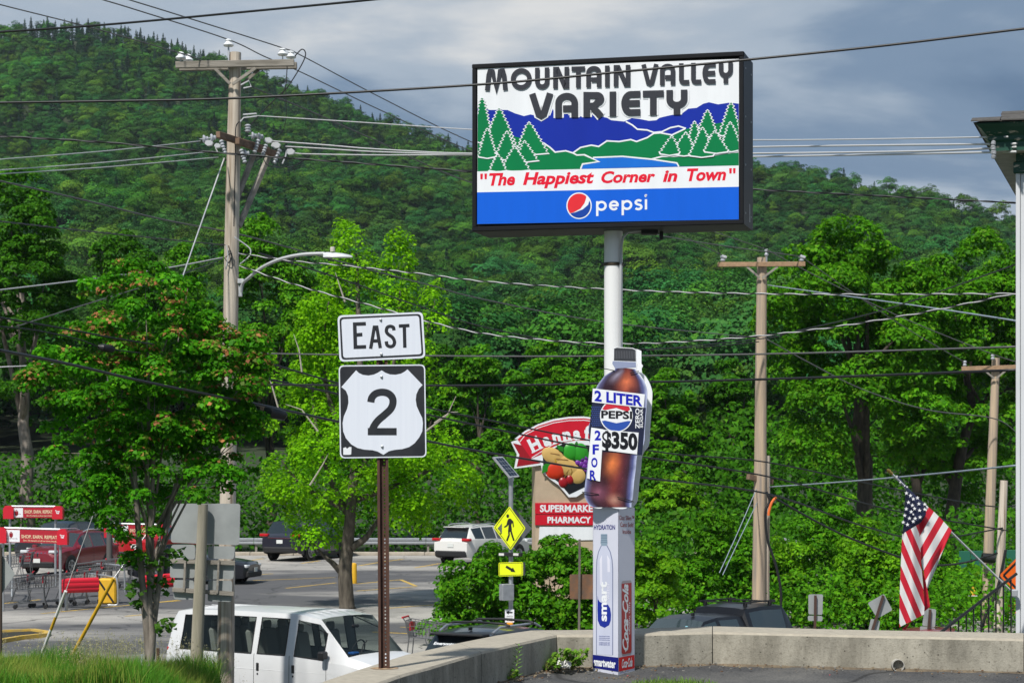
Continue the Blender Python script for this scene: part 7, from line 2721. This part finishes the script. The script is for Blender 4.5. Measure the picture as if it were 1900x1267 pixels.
# supermarket pylon sign
HXX = lambda x: 780 + x / 2.879
HYY = lambda y: 760 + y / 2.879
HP = Plane(1055, 66, 8)
hp = lambda x, y, o=0.0: HP.at(HXX(x), HYY(y), o)
sm = thing("supermarket_sign", "beige supermarket pylon sign topped by a red arch with fruit and bread", "sign", (HP.at(1055, 860).x, 66, z_lot(66)))
M_BEIGE = mat("beige_stucco", (.52, .40, .28), .85, var=.3, vscale=3)
m_ = MB()
m_.prism([hp(614, 1200, 0), hp(970, 1200, 0), hp(970, 300, 0), hp(614, 300, 0)], [hp(614, 1200, -.7), hp(970, 1200, -.7), hp(970, 300, -.7), hp(614, 300, -.7)])
m_.build("pylon", M_BEIGE, sm)
PR2 = print_mat("sign_red", (.62, .012, .03))
for y0, y1, s_, x0, x1 in ((497, 556, "SUPERMARKET", 637, 948), (560, 615, "PHARMACY", 677, 910)):
    m_ = MB()
    m_.prism([hp(612, y1, .06), hp(972, y1, .06), hp(972, y0, .06), hp(612, y0, .06)], [hp(612, y1, .001), hp(972, y1, .001), hp(972, y0, .001), hp(612, y0, .001)])
    b_ = m_.build("name_bar", PR2, sm)
    lettering(s_, (x0, -(y1 - 10), x1, -(y0 + 10)), lambda x, y, o: hp(x, -y, o), PW, b_, .064, bold=.035)
m_ = MB()
m_.prism([hp(632, 700, .03), hp(950, 694, .03), hp(950, 626, .03), hp(636, 624, .03)], [hp(632, 700, .005), hp(950, 694, .005), hp(950, 626, .005), hp(636, 624, .005)])
m_.build("white_panel", PW, sm)
arcp = [(502, 156), (560, 112), (630, 76), (710, 50), (790, 38), (870, 36), (950, 46), (1030, 72), (1100, 108), (1160, 152)]
outl = [(482, 172)] + [(524, 158)] + arcp + [(1180, 172), (1150, 240), (1168, 312), (1050, 296)] + [(1020, 340), (940, 395), (900, 420), (830, 465), (790, 467), (735, 402), (690, 370), (648, 330), (642, 296), (500, 314), (514, 240)]
m_ = MB()
m_.prism([hp(x, y, .10) for x, y in outl], [hp(x, y, .012) for x, y in outl])
arch = m_.build("arch_board", PW, sm)
flat("arch_print", [[(516, 158)] + [(x, y + 10) for x, y in arcp[1:-1]] + [(1140, 160), (1080, 240)] + [(1000, 190), (900, 165), (830, 163), (760, 175), (690, 205), (640, 240), (586, 262)]], hp, PR2, arch, .104)
flat("ribbon_print", [[(492, 178), (540, 190), (590, 262), (640, 284), (512, 304), (526, 240)]], hp, print_mat("ribbon_red", (.34, .012, .02)), arch, .105)
strokes("arch_line_print", [[(528, 172)] + [(x, y + 20) for x, y in arcp[1:-1]], [(592, 256), (640, 226), (700, 188), (770, 163), (840, 154), (910, 158)]], 4, hp, PW, arch, .107)
cxa, cya, Ra = 870, 718, 593
for i, ch in enumerate("Hannaford"):
    ang = math.radians(116.2 - i * 5.4 - (1.0 if i else 0))
    cx_, cy_ = cxa + Ra * math.cos(ang), cya - Ra * math.sin(ang)
    rot = ang - PI / 2
    hgt = 76 if ch in "Hfd" else 52
    wd = {"H": 58, "a": 40, "n": 42, "f": 32, "o": 42, "r": 32, "d": 42}[ch]
    def pl_(x, y, o, cx_=cx_, cy_=cy_, rot=rot):
        return hp(cx_ + x * math.cos(rot) - y * math.sin(rot), cy_ - (x * math.sin(rot) + y * math.cos(rot)), o)
    lettering(ch, (-wd / 2, -36, wd / 2, -36 + hgt), pl_, PW, arch, .108, bold=.05, name="letter")
    ser = [(-wd / 2 - 5, -36), (wd / 2 + 5, -36), (wd / 2 + 5, -29), (-wd / 2 - 5, -29)]
    if ch in "Hnr":
        flat("letter_serif", [ser], pl_, PW, arch, .1085)
flat("shield_print", [[(654, 300), (660, 325), (700, 360), (742, 392), (792, 452), (880, 410), (960, 350), (1000, 300), (900, 190), (760, 180), (650, 240)]], hp, PBLK, arch, .106)


def blob(name, cx, cy, rx, ry, rot, col, bulge, squash=None):
    """fruit as a low relief dome with a dark rim"""
    m_ = MB()
    n, rings = 22, 4
    vs, fs = [], []
    for k in range(rings + 1):
        f = 1 - k / rings * .999
        for j in range(n):
            a = 2 * PI * j / n
            x, y = rx * f * math.cos(a), ry * f * math.sin(a)
            if squash:
                y *= 1 + squash * math.cos(2 * a)
            vs.append(hp(cx + x * math.cos(rot) - y * math.sin(rot), cy - (x * math.sin(rot) + y * math.cos(rot)), .109 + bulge * math.sqrt(max(0, 1 - f * f))))
    for k in range(rings):
        for j in range(n):
            a, b = k * n + j, k * n + (j + 1) % n
            fs.append((a, b, b + n, a + n))
    m_.add(vs, fs)
    m_.build(name, print_mat(name + "_skin", col, .35), arch, smooth='full')


blob("bread_loaf", 706, 248, 66, 42, -.5, (.62, .40, .13), .05)
blob("bread_loaf", 775, 300, 80, 46, -.55, (.60, .37, .11), .055)
blob("bread_loaf", 835, 352, 44, 42, -.5, (.62, .40, .12), .05)
strokes("loaf_line_print", [[(690, 232), (740, 240)], [(720, 262), (785, 268)], [(760, 295), (815, 300)]], 4, hp, mat("crust_brown", (.30, .13, .03), .6), arch, .165)
blob("green_pepper", 800, 225, 40, 48, 0, (.03, .30, .02), .06)
blob("green_pepper", 850, 228, 42, 50, 0, (.04, .36, .025), .055)
strokes("pepper_stem", [[(822, 200), (826, 182), (834, 172)]], 12, hp, print_mat("stem_green", (.02, .18, .01)), arch, .15)
flat("leaf_print", [[(720, 184), (760, 200), (758, 226), (735, 215)], [(870, 240), (900, 222), (896, 262)], [(645, 340), (648, 300), (680, 276), (702, 292), (680, 325)]], hp, print_mat("leaf_green", (.02, .22, .015)), arch, .150)
for gx2, gy2 in ((838, 282), (860, 262), (884, 255), (856, 290), (880, 280), (905, 270), (872, 302), (896, 296), (885, 320)):
    blob("grape", gx2, gy2, 15, 15, 0, (.16, .03, .30), .04)
blob("apple", 718, 322, 54, 52, 0, (.62, .04, .012), .07, .06)
strokes("apple_stem", [[(716, 290), (718, 275), (714, 262)]], 6, hp, print_mat("stem_yellow", (.5, .3, .03)), arch, .17)
blob("cherry", 760, 388, 25, 28, 0, (.32, .008, .015), .05)
blob("cherry", 797, 372, 22, 26, 0, (.36, .008, .015), .05)
strokes("cherry_stem", [[(764, 364), (776, 338), (790, 320)], [(798, 348), (806, 330), (800, 314)]], 4, hp, print_mat("cherry_stem_brown", (.25, .12, .02)), arch, .16)
flat("leaf_print", [[(770, 408), (800, 388), (820, 400), (792, 424)]], hp, PBLK, arch, .1095)

# pedestrian crossing sign with solar panel
pdx = thing("pedestrian_sign", "fluorescent yellow pedestrian crossing sign with solar panel on grey post", "sign", (P(948, 0, 53).x, 53, z_lot(53)))
M_FLUO = mat("fluorescent_yellow", (.78, .88, .01), .4)
M_PBLK = mat("sign_ink_black", (.012, .012, .013), .5)
px0 = P(948, 0, 53.1)
m_ = MB()
m_.tube([Vector((px0.x, 53.1, z_lot(53))), P(948, 890, 53.1)], .056, 12)
m_.build("post", M_STEEL, pdx, smooth=True)
PD = Plane(945, 52.98, -34)
pd_ = lambda x, y, o=0.0: PD.at(HXX(x), HYY(y), o)
def splate(name, pts, m, off=0.0, th=.004, parent=pdx, f=None):
    m2 = MB()
    f = f or pd_
    m2.prism([f(x, y, off) for x, y in pts], [f(x, y, off - th) for x, y in pts])
    return m2.build(name, m, parent)
dm = rrect([(476, 514), (562, 632), (482, 750), (390, 628)], 9, 3)
dpl = splate("diamond_plate", dm, M_FLUO)
strokes("border_print", [[(476, 524), (553, 632), (482, 739), (399, 628), (476, 524)]], 3, pd_, M_PBLK, dpl, .002)
flat("figure_print", [[(467 + 7.5 * math.cos(a), 567 + 10 * math.sin(a)) for a in np.linspace(0, 6.0, 14)], [(470, 582), (482, 580), (497, 596), (500, 622), (496, 630), (491, 604), (486, 612), (489, 640), (487, 652), (468, 650), (472, 612), (464, 622), (449, 630), (447, 624), (460, 614), (464, 596)]], pd_, M_PBLK, dpl, .003, .0004)
strokes("figure_print", [[(473, 644), (474, 668), (462, 700)], [(483, 642), (490, 668), (500, 698)]], 9, pd_, M_PBLK, dpl, .0035)
ap_ = splate("arrow_plate", rrect([(418, 815), (548, 812), (548, 886), (418, 889)], 8, 3), M_FLUO)
strokes("border_print", [[(423, 820), (543, 817), (543, 881), (423, 884), (423, 820)]], 2.5, pd_, M_PBLK, ap_, .002)
strokes("arrow_print", [[(458, 836), (492, 856)]], 13, pd_, M_PBLK, ap_, .003)
flat("arrow_print", [[(482, 864), (508, 866), (494, 840)]], pd_, M_PBLK, ap_, .0035)
M_SBACK = mat("sign_back_aluminium", (.20, .21, .22), .55, metal=.2, var=.5, vscale=5)
splate("back_plate", [(504, 526), (596, 634), (504, 740), (412, 634)], M_SBACK, 0, .004, pdx, lambda x, y, o=0.0: Plane(948, 53.25, 34).at(HXX(x), HYY(y), o))
splate("back_plate", [(470, 812), (560, 814), (560, 884), (470, 886)], M_SBACK, 0, .004, pdx, lambda x, y, o=0.0: Plane(948, 53.25, 34).at(HXX(x), HYY(y), o))
m_ = MB()
m_.box(PD.at(HXX(482), HYY(772), -.02), (.62, .10, .09), Matrix.Rotation(-.55, 3, 'Z'), 0, .01)
fb = m_.build("flasher_bar", M_TRIM, pdx)
for x in (438, 515):
    m_ = MB()
    m_.box(PD.at(HXX(x), HYY(772), .04), (.15, .02, .06), Matrix.Rotation(-.55, 3, 'Z'), 0, .005)
    m_.build("flasher_lens", mat("lens_white", (.7, .7, .66), .3), fb)
m_ = MB()
sol = [P(HXX(386), HYY(254), 52.7), P(HXX(436), HYY(252), 53.3), P(HXX(526), HYY(358), 53.5), P(HXX(476), HYY(364), 52.9)]
nrm = (sol[1] - sol[0]).cross(sol[3] - sol[0]).normalized()
nrm = nrm if nrm.z > 0 else -nrm
m_.prism([p + nrm * .02 for p in sol], [p - nrm * .02 for p in sol])
so = m_.build("solar_panel", mat("panel_frame", (.55, .56, .58), .4), pdx)
cen_ = sum(sol, Vector()) / 4
M_CELL = mat("solar_cell", (.008, .012, .03), .15)
gp = lambda u, v: (sol[0].lerp(sol[1], u)).lerp(sol[3].lerp(sol[2], u), v) + nrm * .023
for i in range(3):
    for j in range(5):
        m_ = MB()
        u0, u1, v0, v1 = .08 + i * .285, .08 + i * .285 + .265, .06 + j * .178, .06 + j * .178 + .165
        m_.poly([gp(u0, v0), gp(u1, v0), gp(u1, v1), gp(u0, v1)])
        m_.build("solar_cell", M_CELL, so)
m_ = MB()
m_.tube([P(948, 892, 53.1), P(948, 884, 53.1)], .075, 12)
m_.build("panel_mount", M_STEEL, pdx)
m_ = MB()
m_.box(P(940, 1098, 52.9), (.32, .2, .40), Matrix.Rotation(.5, 3, 'Z'), 0, .012)
m_.build("control_box", M_STEEL, pdx)
m_ = MB()
m_.prism([P(937, 1154, 52.98), P(954, 1154, 52.98), P(954, 1130, 52.98), P(937, 1130, 52.98)], [P(937, 1154, 53.0), P(954, 1154, 53.0), P(954, 1130, 53.0), P(937, 1130, 53.0)])
ip_ = m_.build("instruction_plate", PW, pdx)
q3 = lambda x, y, o: P(x, y, 52.975 - o)
flat("arrow_print", [[(939, 1136), (944, 1132), (944, 1134.5), (951, 1134.5), (951, 1137), (944, 1137), (944, 1139.5)]], q3, M_PBLK, ip_)
for y in (1144, 1148, 1152):
    lettering("PUSH BUTTON" if y == 1144 else "TO CROSS", (940, -y, 951, -(y - 2.4)), lambda x, y2, o: q3(x, -y2, o), M_PBLK, ip_, .001, bold=0)
m_ = MB()
m_.box(P(946, 1160, 52.95), (.16, .12, .15), None, 0, .02)
m_.build("push_button_unit", mat("button_orange", (.75, .30, .02), .45), pdx)

# backs of road signs
M_SIGNB = mat("aluminium_sign_back", (.40, .42, .42), .5, metal=.25, var=.6, col2=(.30, .32, .32), vscale=3)
M_BRUST = mat("brown_post", (.07, .035, .025), .7)


def sign_back(label, d, plates, post, m=M_SIGNB, pm=M_BRUST, pw=5, group="backs of road signs"):
    """plates: pixel outlines; post: two pixels"""
    t = thing("road_sign_back", label, "sign", P(post[1][0], post[1][1], d), 0, group)
    for k, pl in enumerate(plates):
        o_ = rrect(pl, 3.0, 3)
        m_ = MB()
        m_.prism([P(x, y, d) for x, y in o_], [P(x, y, d + .006) for x, y in o_])
        m_.build("plate", m, t)
    m_ = MB()
    m_.bar(P(*post[0], d - .04), P(*post[1], d - .04), pw * d / F, .05)
    m_.build("post", pm, t)
    return t


sign_back("upright grey sign back with a short plate under it, by the bright shrub", 46, [[(1500, 1102), (1527, 1102), (1526, 1140), (1500, 1139)], [(1499, 1141.5), (1526, 1142), (1526, 1152), (1499, 1151)]], [(1513, 1104), (1511, 1230)])
sign_back("tilted diamond sign back with a small plate below on a leaning post", 46, [[(1610, 1118), (1640, 1101), (1656, 1131), (1628, 1147)], [(1616, 1147), (1633, 1151), (1630, 1172), (1611, 1169)]], [(1639, 1104), (1612, 1190)])
sign_back("grey sign back half hidden behind the flag's lower edge", 46, [[(1716, 1127), (1737, 1130), (1735, 1163), (1711, 1160)], [(1707, 1161), (1735, 1163.5), (1735, 1172), (1707, 1171)]], [(1726, 1130), (1721, 1195)])
sign_back("rusty brown square sign back on a grey post beside the pole cover", 50, [[(1057, 1065), (1103, 1065), (1103, 1111), (1057, 1111)]], [(1075.5, 1000), (1074, 1215)], mat("rusty_sheet", (.24, .115, .055), .8, var=1, col2=(.15, .10, .07), vscale=6), mat("grey_wood_post", (.16, .14, .12), .9), 6)
sign_back("pale diamond sign back cut by the picture edge above the grass", 36, [[(-35, 1062), (-4, 1018), (28, 1064), (0, 1106)]], [(1, 1016), (0, 1260)], M_SIGNB, mat("dark_brown_post", (.06, .04, .028), .8), 9)

# cluster of route sign backs on a timber post in the grass
DS = 39.2
cs = thing("road_sign_back", "group of plain grey sign backs on one pale timber post in the grass", "sign", (P(362, 0, DS).x, DS, float(bank_z(P(362, 0, DS).x, DS))), 0, "backs of road signs")
for pl, sh in (([(320, 934), (446, 934), (444, 1011), (317, 1006)], 0), ([(318, 1010), (362, 1010), (362, 1037), (316, 1036)], 1), ([(386, 1013), (436, 1013), (434, 1037), (386, 1036)], 1), ([(316, 1040), (362, 1042), (361, 1072), (315, 1071)], 2), ([(385, 1042), (435, 1042), (433, 1074), (384, 1074)], 2), ([(322, 1075), (360, 1076), (359, 1112), (322, 1111)], 3), ([(386, 1076), (431, 1077), (430, 1116), (385, 1115)], 3)):
    o_ = rrect(pl, 5, 3)
    m_ = MB()
    m_.prism([P(x, y, DS + .12) for x, y in o_], [P(x, y, DS + .126) for x, y in o_])
    m_.build("plate", M_SIGNB, cs)
for a, b in (((316, 1040), (436, 1044)), ((320, 1093), (434, 1101))):
    m_ = MB()
    m_.bar(P(*a, DS + .07), P(*b, DS + .07), .05, .075)
    m_.build("cross_rail", M_ARM, cs)
for a, b in (((344, 1036), (341, 1098)), ((406, 1038), (403, 1100))):
    m_ = MB()
    m_.bar(P(*a, DS + .04), P(*b, DS + .04), .055, .035, up=(1, 0, 0))
    m_.build("batten", M_ARM, cs)
m_ = MB()
m_.tube([P(377, 935, DS - .05), P(371, 1080, DS - .05), P(362, 1280, DS - .05)], [.09, .105, .12], 14)
m_.build("post", mat("pale_timber_post", (.40, .36, .28), .9, var=1, col2=(.26, .24, .18), vscale=8, stretch=(1, 1, .08), bump=.4), cs, smooth=True)
# survey stake in the grass
t = thing("survey_stake", "thin white stake with an orange band standing in the grass", "stake", (P(263, 0, 37).x, 37, float(bank_z(P(263, 0, 37).x, 37))))
c_ = P(263, 0, 37)
za = P(0, 1213, 37).z
zl_ = float(bank_z(c_.x, 37))
for f0, f1, mm in ((-.1, .42, mat("stake_tan", (.55, .45, .33), .8)), (.42, .50, mat("stake_orange", (.80, .25, .05), .6)), (.50, 1, M_WHITE)):
    m_ = MB()
    m_.box((c_.x, 37, zl_ + (za - zl_) * (f0 + f1) / 2), (.035, .02, (za - zl_) * (f1 - f0)))
    m_.build("stake_section", mm, t)
t = thing("steel_stub", "short rusty steel stub in the grass beside the van's rear", "stub post", P(293, 1225, 40.2))
m_ = MB()
m_.box(P(293, 1222, 40.2), (.06, .06, .42), None, 0, .005)
m_.build("post", M_RUST, t)

# orange work sign and what lies beyond the handrail
DO = 30.0
t = thing("work_sign", "orange diamond road work sign partly hidden by the white building", "sign", P(1905, 1240, DO))
dmd = rrect([(1854, 1067), (1905, 1016), (1956, 1067), (1905, 1118)], 5, 3)
m_ = MB()
m_.prism([P(x, y, DO) for x, y in dmd], [P(x, y, DO + .01) for x, y in dmd])
m_.build("plate", mat("work_orange", (.85, .14, .01), .4), t)
strokes("border_print", [[(1862, 1067), (1905, 1024), (1948, 1067), (1905, 1110), (1862, 1067)]], 4, lambda x, y, o: P(x, y, DO - .003 - o), M_PBLK, t)
m_ = MB()
m_.tube([P(1905, 1060, DO + .05), P(1905, 1290, DO + .05)], .03, 8)
m_.build("post", M_STEEL, t)
t = thing("panel_fence", "dark green panel fence beyond the poles beside the building", "fence", on_lot(1850, 68))
for i in range(8):
    m_ = MB()
    q = P(1790 + i * 22, 0, 68 + i * .2)
    m_.box((q.x, q.y, z_lot(68) + .95), (.355, .04, 1.9), None, 0, .01)
    m_.build("panel", mat("fence_green", (.012, .12, .075), .6), t)
m_ = MB()
m_.box((P(1860, 0, 68).x, 68.6, z_lot(68) + 1.0), (2.6, .05, .05))
m_.build("rail", M_STEEL, t)
for k, (px, py, lab) in enumerate(((1874, 1120, "orange traffic cone beyond the handrail, behind the stub pole"), (1884, 1122, "orange traffic cone closest to the white building"))):
    t = thing("traffic_cone", lab, "traffic cone", P(px, py + 16, 64), 0, "traffic cones")
    m_ = MB()
    m_.lathe([(.12, 0), (.11, .02), (.09, .03), (.02, .42), (.015, .43)], P(px, py + 16, 64), n=12)
    m_.build("cone_body", mat("cone_orange", (.8, .12, .02), .5), t, smooth=True)
# hanging bright bird feeder like ornament in the shrubs
t = thing("safety_vest_figure", "small yellow and orange object hanging in the shrubs beyond the handrail", "ornament", P(1805, 1104, 60))
m_ = MB()
m_.lathe([(.02, -.05), (.06, -.04), (.08, .04), (.07, .1), (.04, .14), (.045, .17), (.035, .2), (.01, .21)], P(1805, 1102, 60), n=12)
m_.build("body", mat("hi_vis_yellow", (.8, .6, .03), .5, var=1, col2=(.8, .2, .03), vscale=9, ramp=(.5, .55)), t, smooth=True)
m_ = MB()
m_.box(P(1805, 1105, 60), (.24, .14, .02), None, 0, .01)
m_.build("tray", PW, t)

# ================================================================== SMALL THINGS AT THE WALL FOOT
rg = np.random.default_rng(21)


def leaf_plant(label, px, py, d, h, n, leaf, pal, seed, spread=.12):
    rg = np.random.default_rng(seed)
    b = P(px, py, d)
    b.z = .07
    t = thing("wall_plant", label, "plant", b, 0, "weeds at the wall foot")
    C, N, S_ = [], [], MB()
    for k in range(n):
        a = rg.uniform(0, 2 * PI)
        hh = h * rg.uniform(.35, 1)
        tip_ = b + Vector((math.cos(a) * spread * rg.uniform(.2, 1), math.sin(a) * spread * .6 * rg.random(), hh))
        S_.tube([b, b.lerp(tip_, .5) + Vector((0, 0, .01)), tip_], [.003, .0025, .0015], 4)
        for j in range(5):     # five lobes make one maple-like leaf
            aa = a + (j - 2) * .55
            C.append(tip_ + Vector((math.cos(aa) * leaf * .38, math.sin(aa) * leaf * .3, -.012 * abs(j - 2))))
            N.append(Vector((math.cos(a) * .25, -.35, .85)))
    S_.build("stem", mat("weed_stem", (.12, .12, .03), .7), t)
    C, N = np.array([tuple(c) for c in C]), np.array([tuple(c) for c in N])
    o = leaf_object("foliage", C, N + rg.normal(size=N.shape) * .22, np.full(len(C), leaf * .62), leaf_cols(rg, len(C), pal), leaf_mat("weed_leaf", trans=.45), t, aspect=.75, seed=seed)
    o["kind"] = "stuff"


PWD = [(3, (.16, .34, .03)), (2, (.24, .40, .05)), (1, (.10, .24, .025))]
leaf_plant("small bushy maple seedling at the wall foot, lowest of the three", 1010, 1237, 17.95, .125, 24, .065, PWD, 71, .11)
leaf_plant("leafy maple seedling in the corner of the wall, middle of the three", 1038, 1232, 18.05, .15, 26, .068, PWD, 72, .11)
leaf_plant("tallest leafy seedling beside the pole cover, leaning towards it", 1062, 1231, 18.05, .19, 28, .07, PWD, 73, .11)
leaf_plant("tiny pale weed at the base of the tall narrow weed", 945, 1255, 17.2, .09, 12, .06, PWD, 74, .07)
b = P(953, 1252, 17.25)
b.z = .05
t = thing("wall_plant", "tall narrow weed with willow like leaves growing up the wall", "plant", b, 0, "weeds at the wall foot")
m_ = MB()
tip_ = P(962, 1196, 17.3)
m_.tube([b, b.lerp(tip_, .5) + Vector((.012, 0, 0)), tip_], [.004, .003, .0015], 5)
m_.build("stem", mat("weed_stem", (.12, .12, .03), .7), t)
m_ = MB()
for k in range(34):
    f = .15 + .85 * k / 33
    p = b.lerp(tip_, f)
    a = k * 2.4
    l_ = .06 * (1.25 - .75 * f) + .012
    e = p + Vector((math.cos(a) * l_, math.sin(a) * l_ * .6, l_ * .45))
    s_ = Vector((-math.sin(a), math.cos(a), .3)).normalized() * .006
    m_.add([p, p.lerp(e, .45) + s_, e, p.lerp(e, .45) - s_], [(0, 1, 2, 3)])
m_.build("foliage", mat("weed_green", (.13, .30, .03), .6), t, kind="stuff")
# litter
t = thing("crumpled_wrapper", "crumpled white printed wrapper at the foot of the seedlings", "litter", P(1047, 1234, 17.95))
m_ = MB()
vs, fs = [], []
for i in range(9):
    for j in range(5):
        q = P(1033 + i * 3.3, 1225 + j * 3.4, 17.95) + Vector((rg.normal() * .006, rg.normal() * .018, rg.normal() * .006))
        vs.append(q)
for i in range(8):
    for j in range(4):
        a = i * 5 + j
        fs.append((a, a + 1, a + 6, a + 5))
m_.add(vs, fs)
m_.build("sheet", mat("printed_paper", (.70, .69, .65), .7, var=1, col2=(.12, .14, .10), vscale=30, ramp=(.5, .6)), t)
for nm, lab, px, py, d, s_, c in (("bottle_cap", "bright red plastic cap lying on the asphalt", 1541, 1255.5, 18.0, .018, (.75, .01, .03)), ("litter_scrap", "pink scrap of litter below the seedlings", 1049, 1240, 17.9, .016, (.8, .08, .2)), ("litter_scrap", "red paper scrap beside the pole cover foot", 1170, 1257, 17.95, .02, (.6, .08, .06))):
    q = P(px, py, d)
    q.z = .012 if d < 17.95 or nm == "bottle_cap" else .03
    t = thing("screw_cap" if nm == "bottle_cap" else nm, lab, "litter", q)
    m_ = MB()
    if nm == "bottle_cap":
        m_.lathe([(.02, 0), (.021, .012), (.019, .024), (.012, .026)], q, (.2, -.3, 1), 14)
    else:
        m_.add([q + Vector((rg.uniform(-1.6, 1.6) * s_, rg.uniform(-1, 1) * s_, .004 + abs(rg.normal()) * s_ * .5)) for _ in range(6)], [(0, 1, 2), (0, 2, 3), (1, 4, 2), (3, 5, 0)])
    m_.build("shell" if nm == "bottle_cap" else "scrap", mat(nm + "_c%d" % int(px), c, .5), t)
t = thing("drain_pipe", "open end of a drain pipe at the foot of the retaining wall", "pipe", P(1667, 1235, 18.1))
m_ = MB()
c_ = P(1667, 1234, 18.07)
ang = np.linspace(0, 2 * PI, 21)
for r0, r1, y0, y1 in ((.052, .046, 0, 0), (.052, .052, 0, .12), (.046, .046, 0, .12)):
    A_ = [c_ + Vector((r0 * math.cos(a), y0, r0 * math.sin(a))) for a in ang]
    B_ = [c_ + Vector((r1 * math.cos(a), y1, r1 * math.sin(a))) for a in ang]
    m_.add(A_ + B_, [(i, i + 1, i + 22, i + 21) for i in range(20)])
m_.build("pipe_end", mat("pvc_grey", (.42, .40, .36), .6), t, smooth=True)
m_ = MB()
m_.poly([c_ + Vector((.046 * math.cos(a), .1, .046 * math.sin(a))) for a in ang[:-1]])
m_.build("bore", mat("pipe_dark", (.03, .028, .025), .9), t)

# ================================================================== HAZE
hz = MB()
hz.box((0, 780, 170), (2600, 1640, 360))
hazeo = hz.build("haze", None)
hm = bpy.data.materials.new("haze_air")
hm.use_nodes = True
nt = hm.node_tree
nt.nodes.clear()
vo = nt.nodes.new("ShaderNodeVolumePrincipled")
vo.inputs["Color"].default_value = (.78, .86, 1.0, 1)
vo.inputs["Density"].default_value = 0.00005
out = nt.nodes.new("ShaderNodeOutputMaterial")
nt.links.new(vo.outputs[0], out.inputs["Volume"])
hazeo.data.materials.clear()
hazeo.data.materials.append(hm)
hazeo["kind"] = "stuff"
hazeo["label"] = "thin blue summer haze in the air over the valley"
hazeo["category"] = "haze"
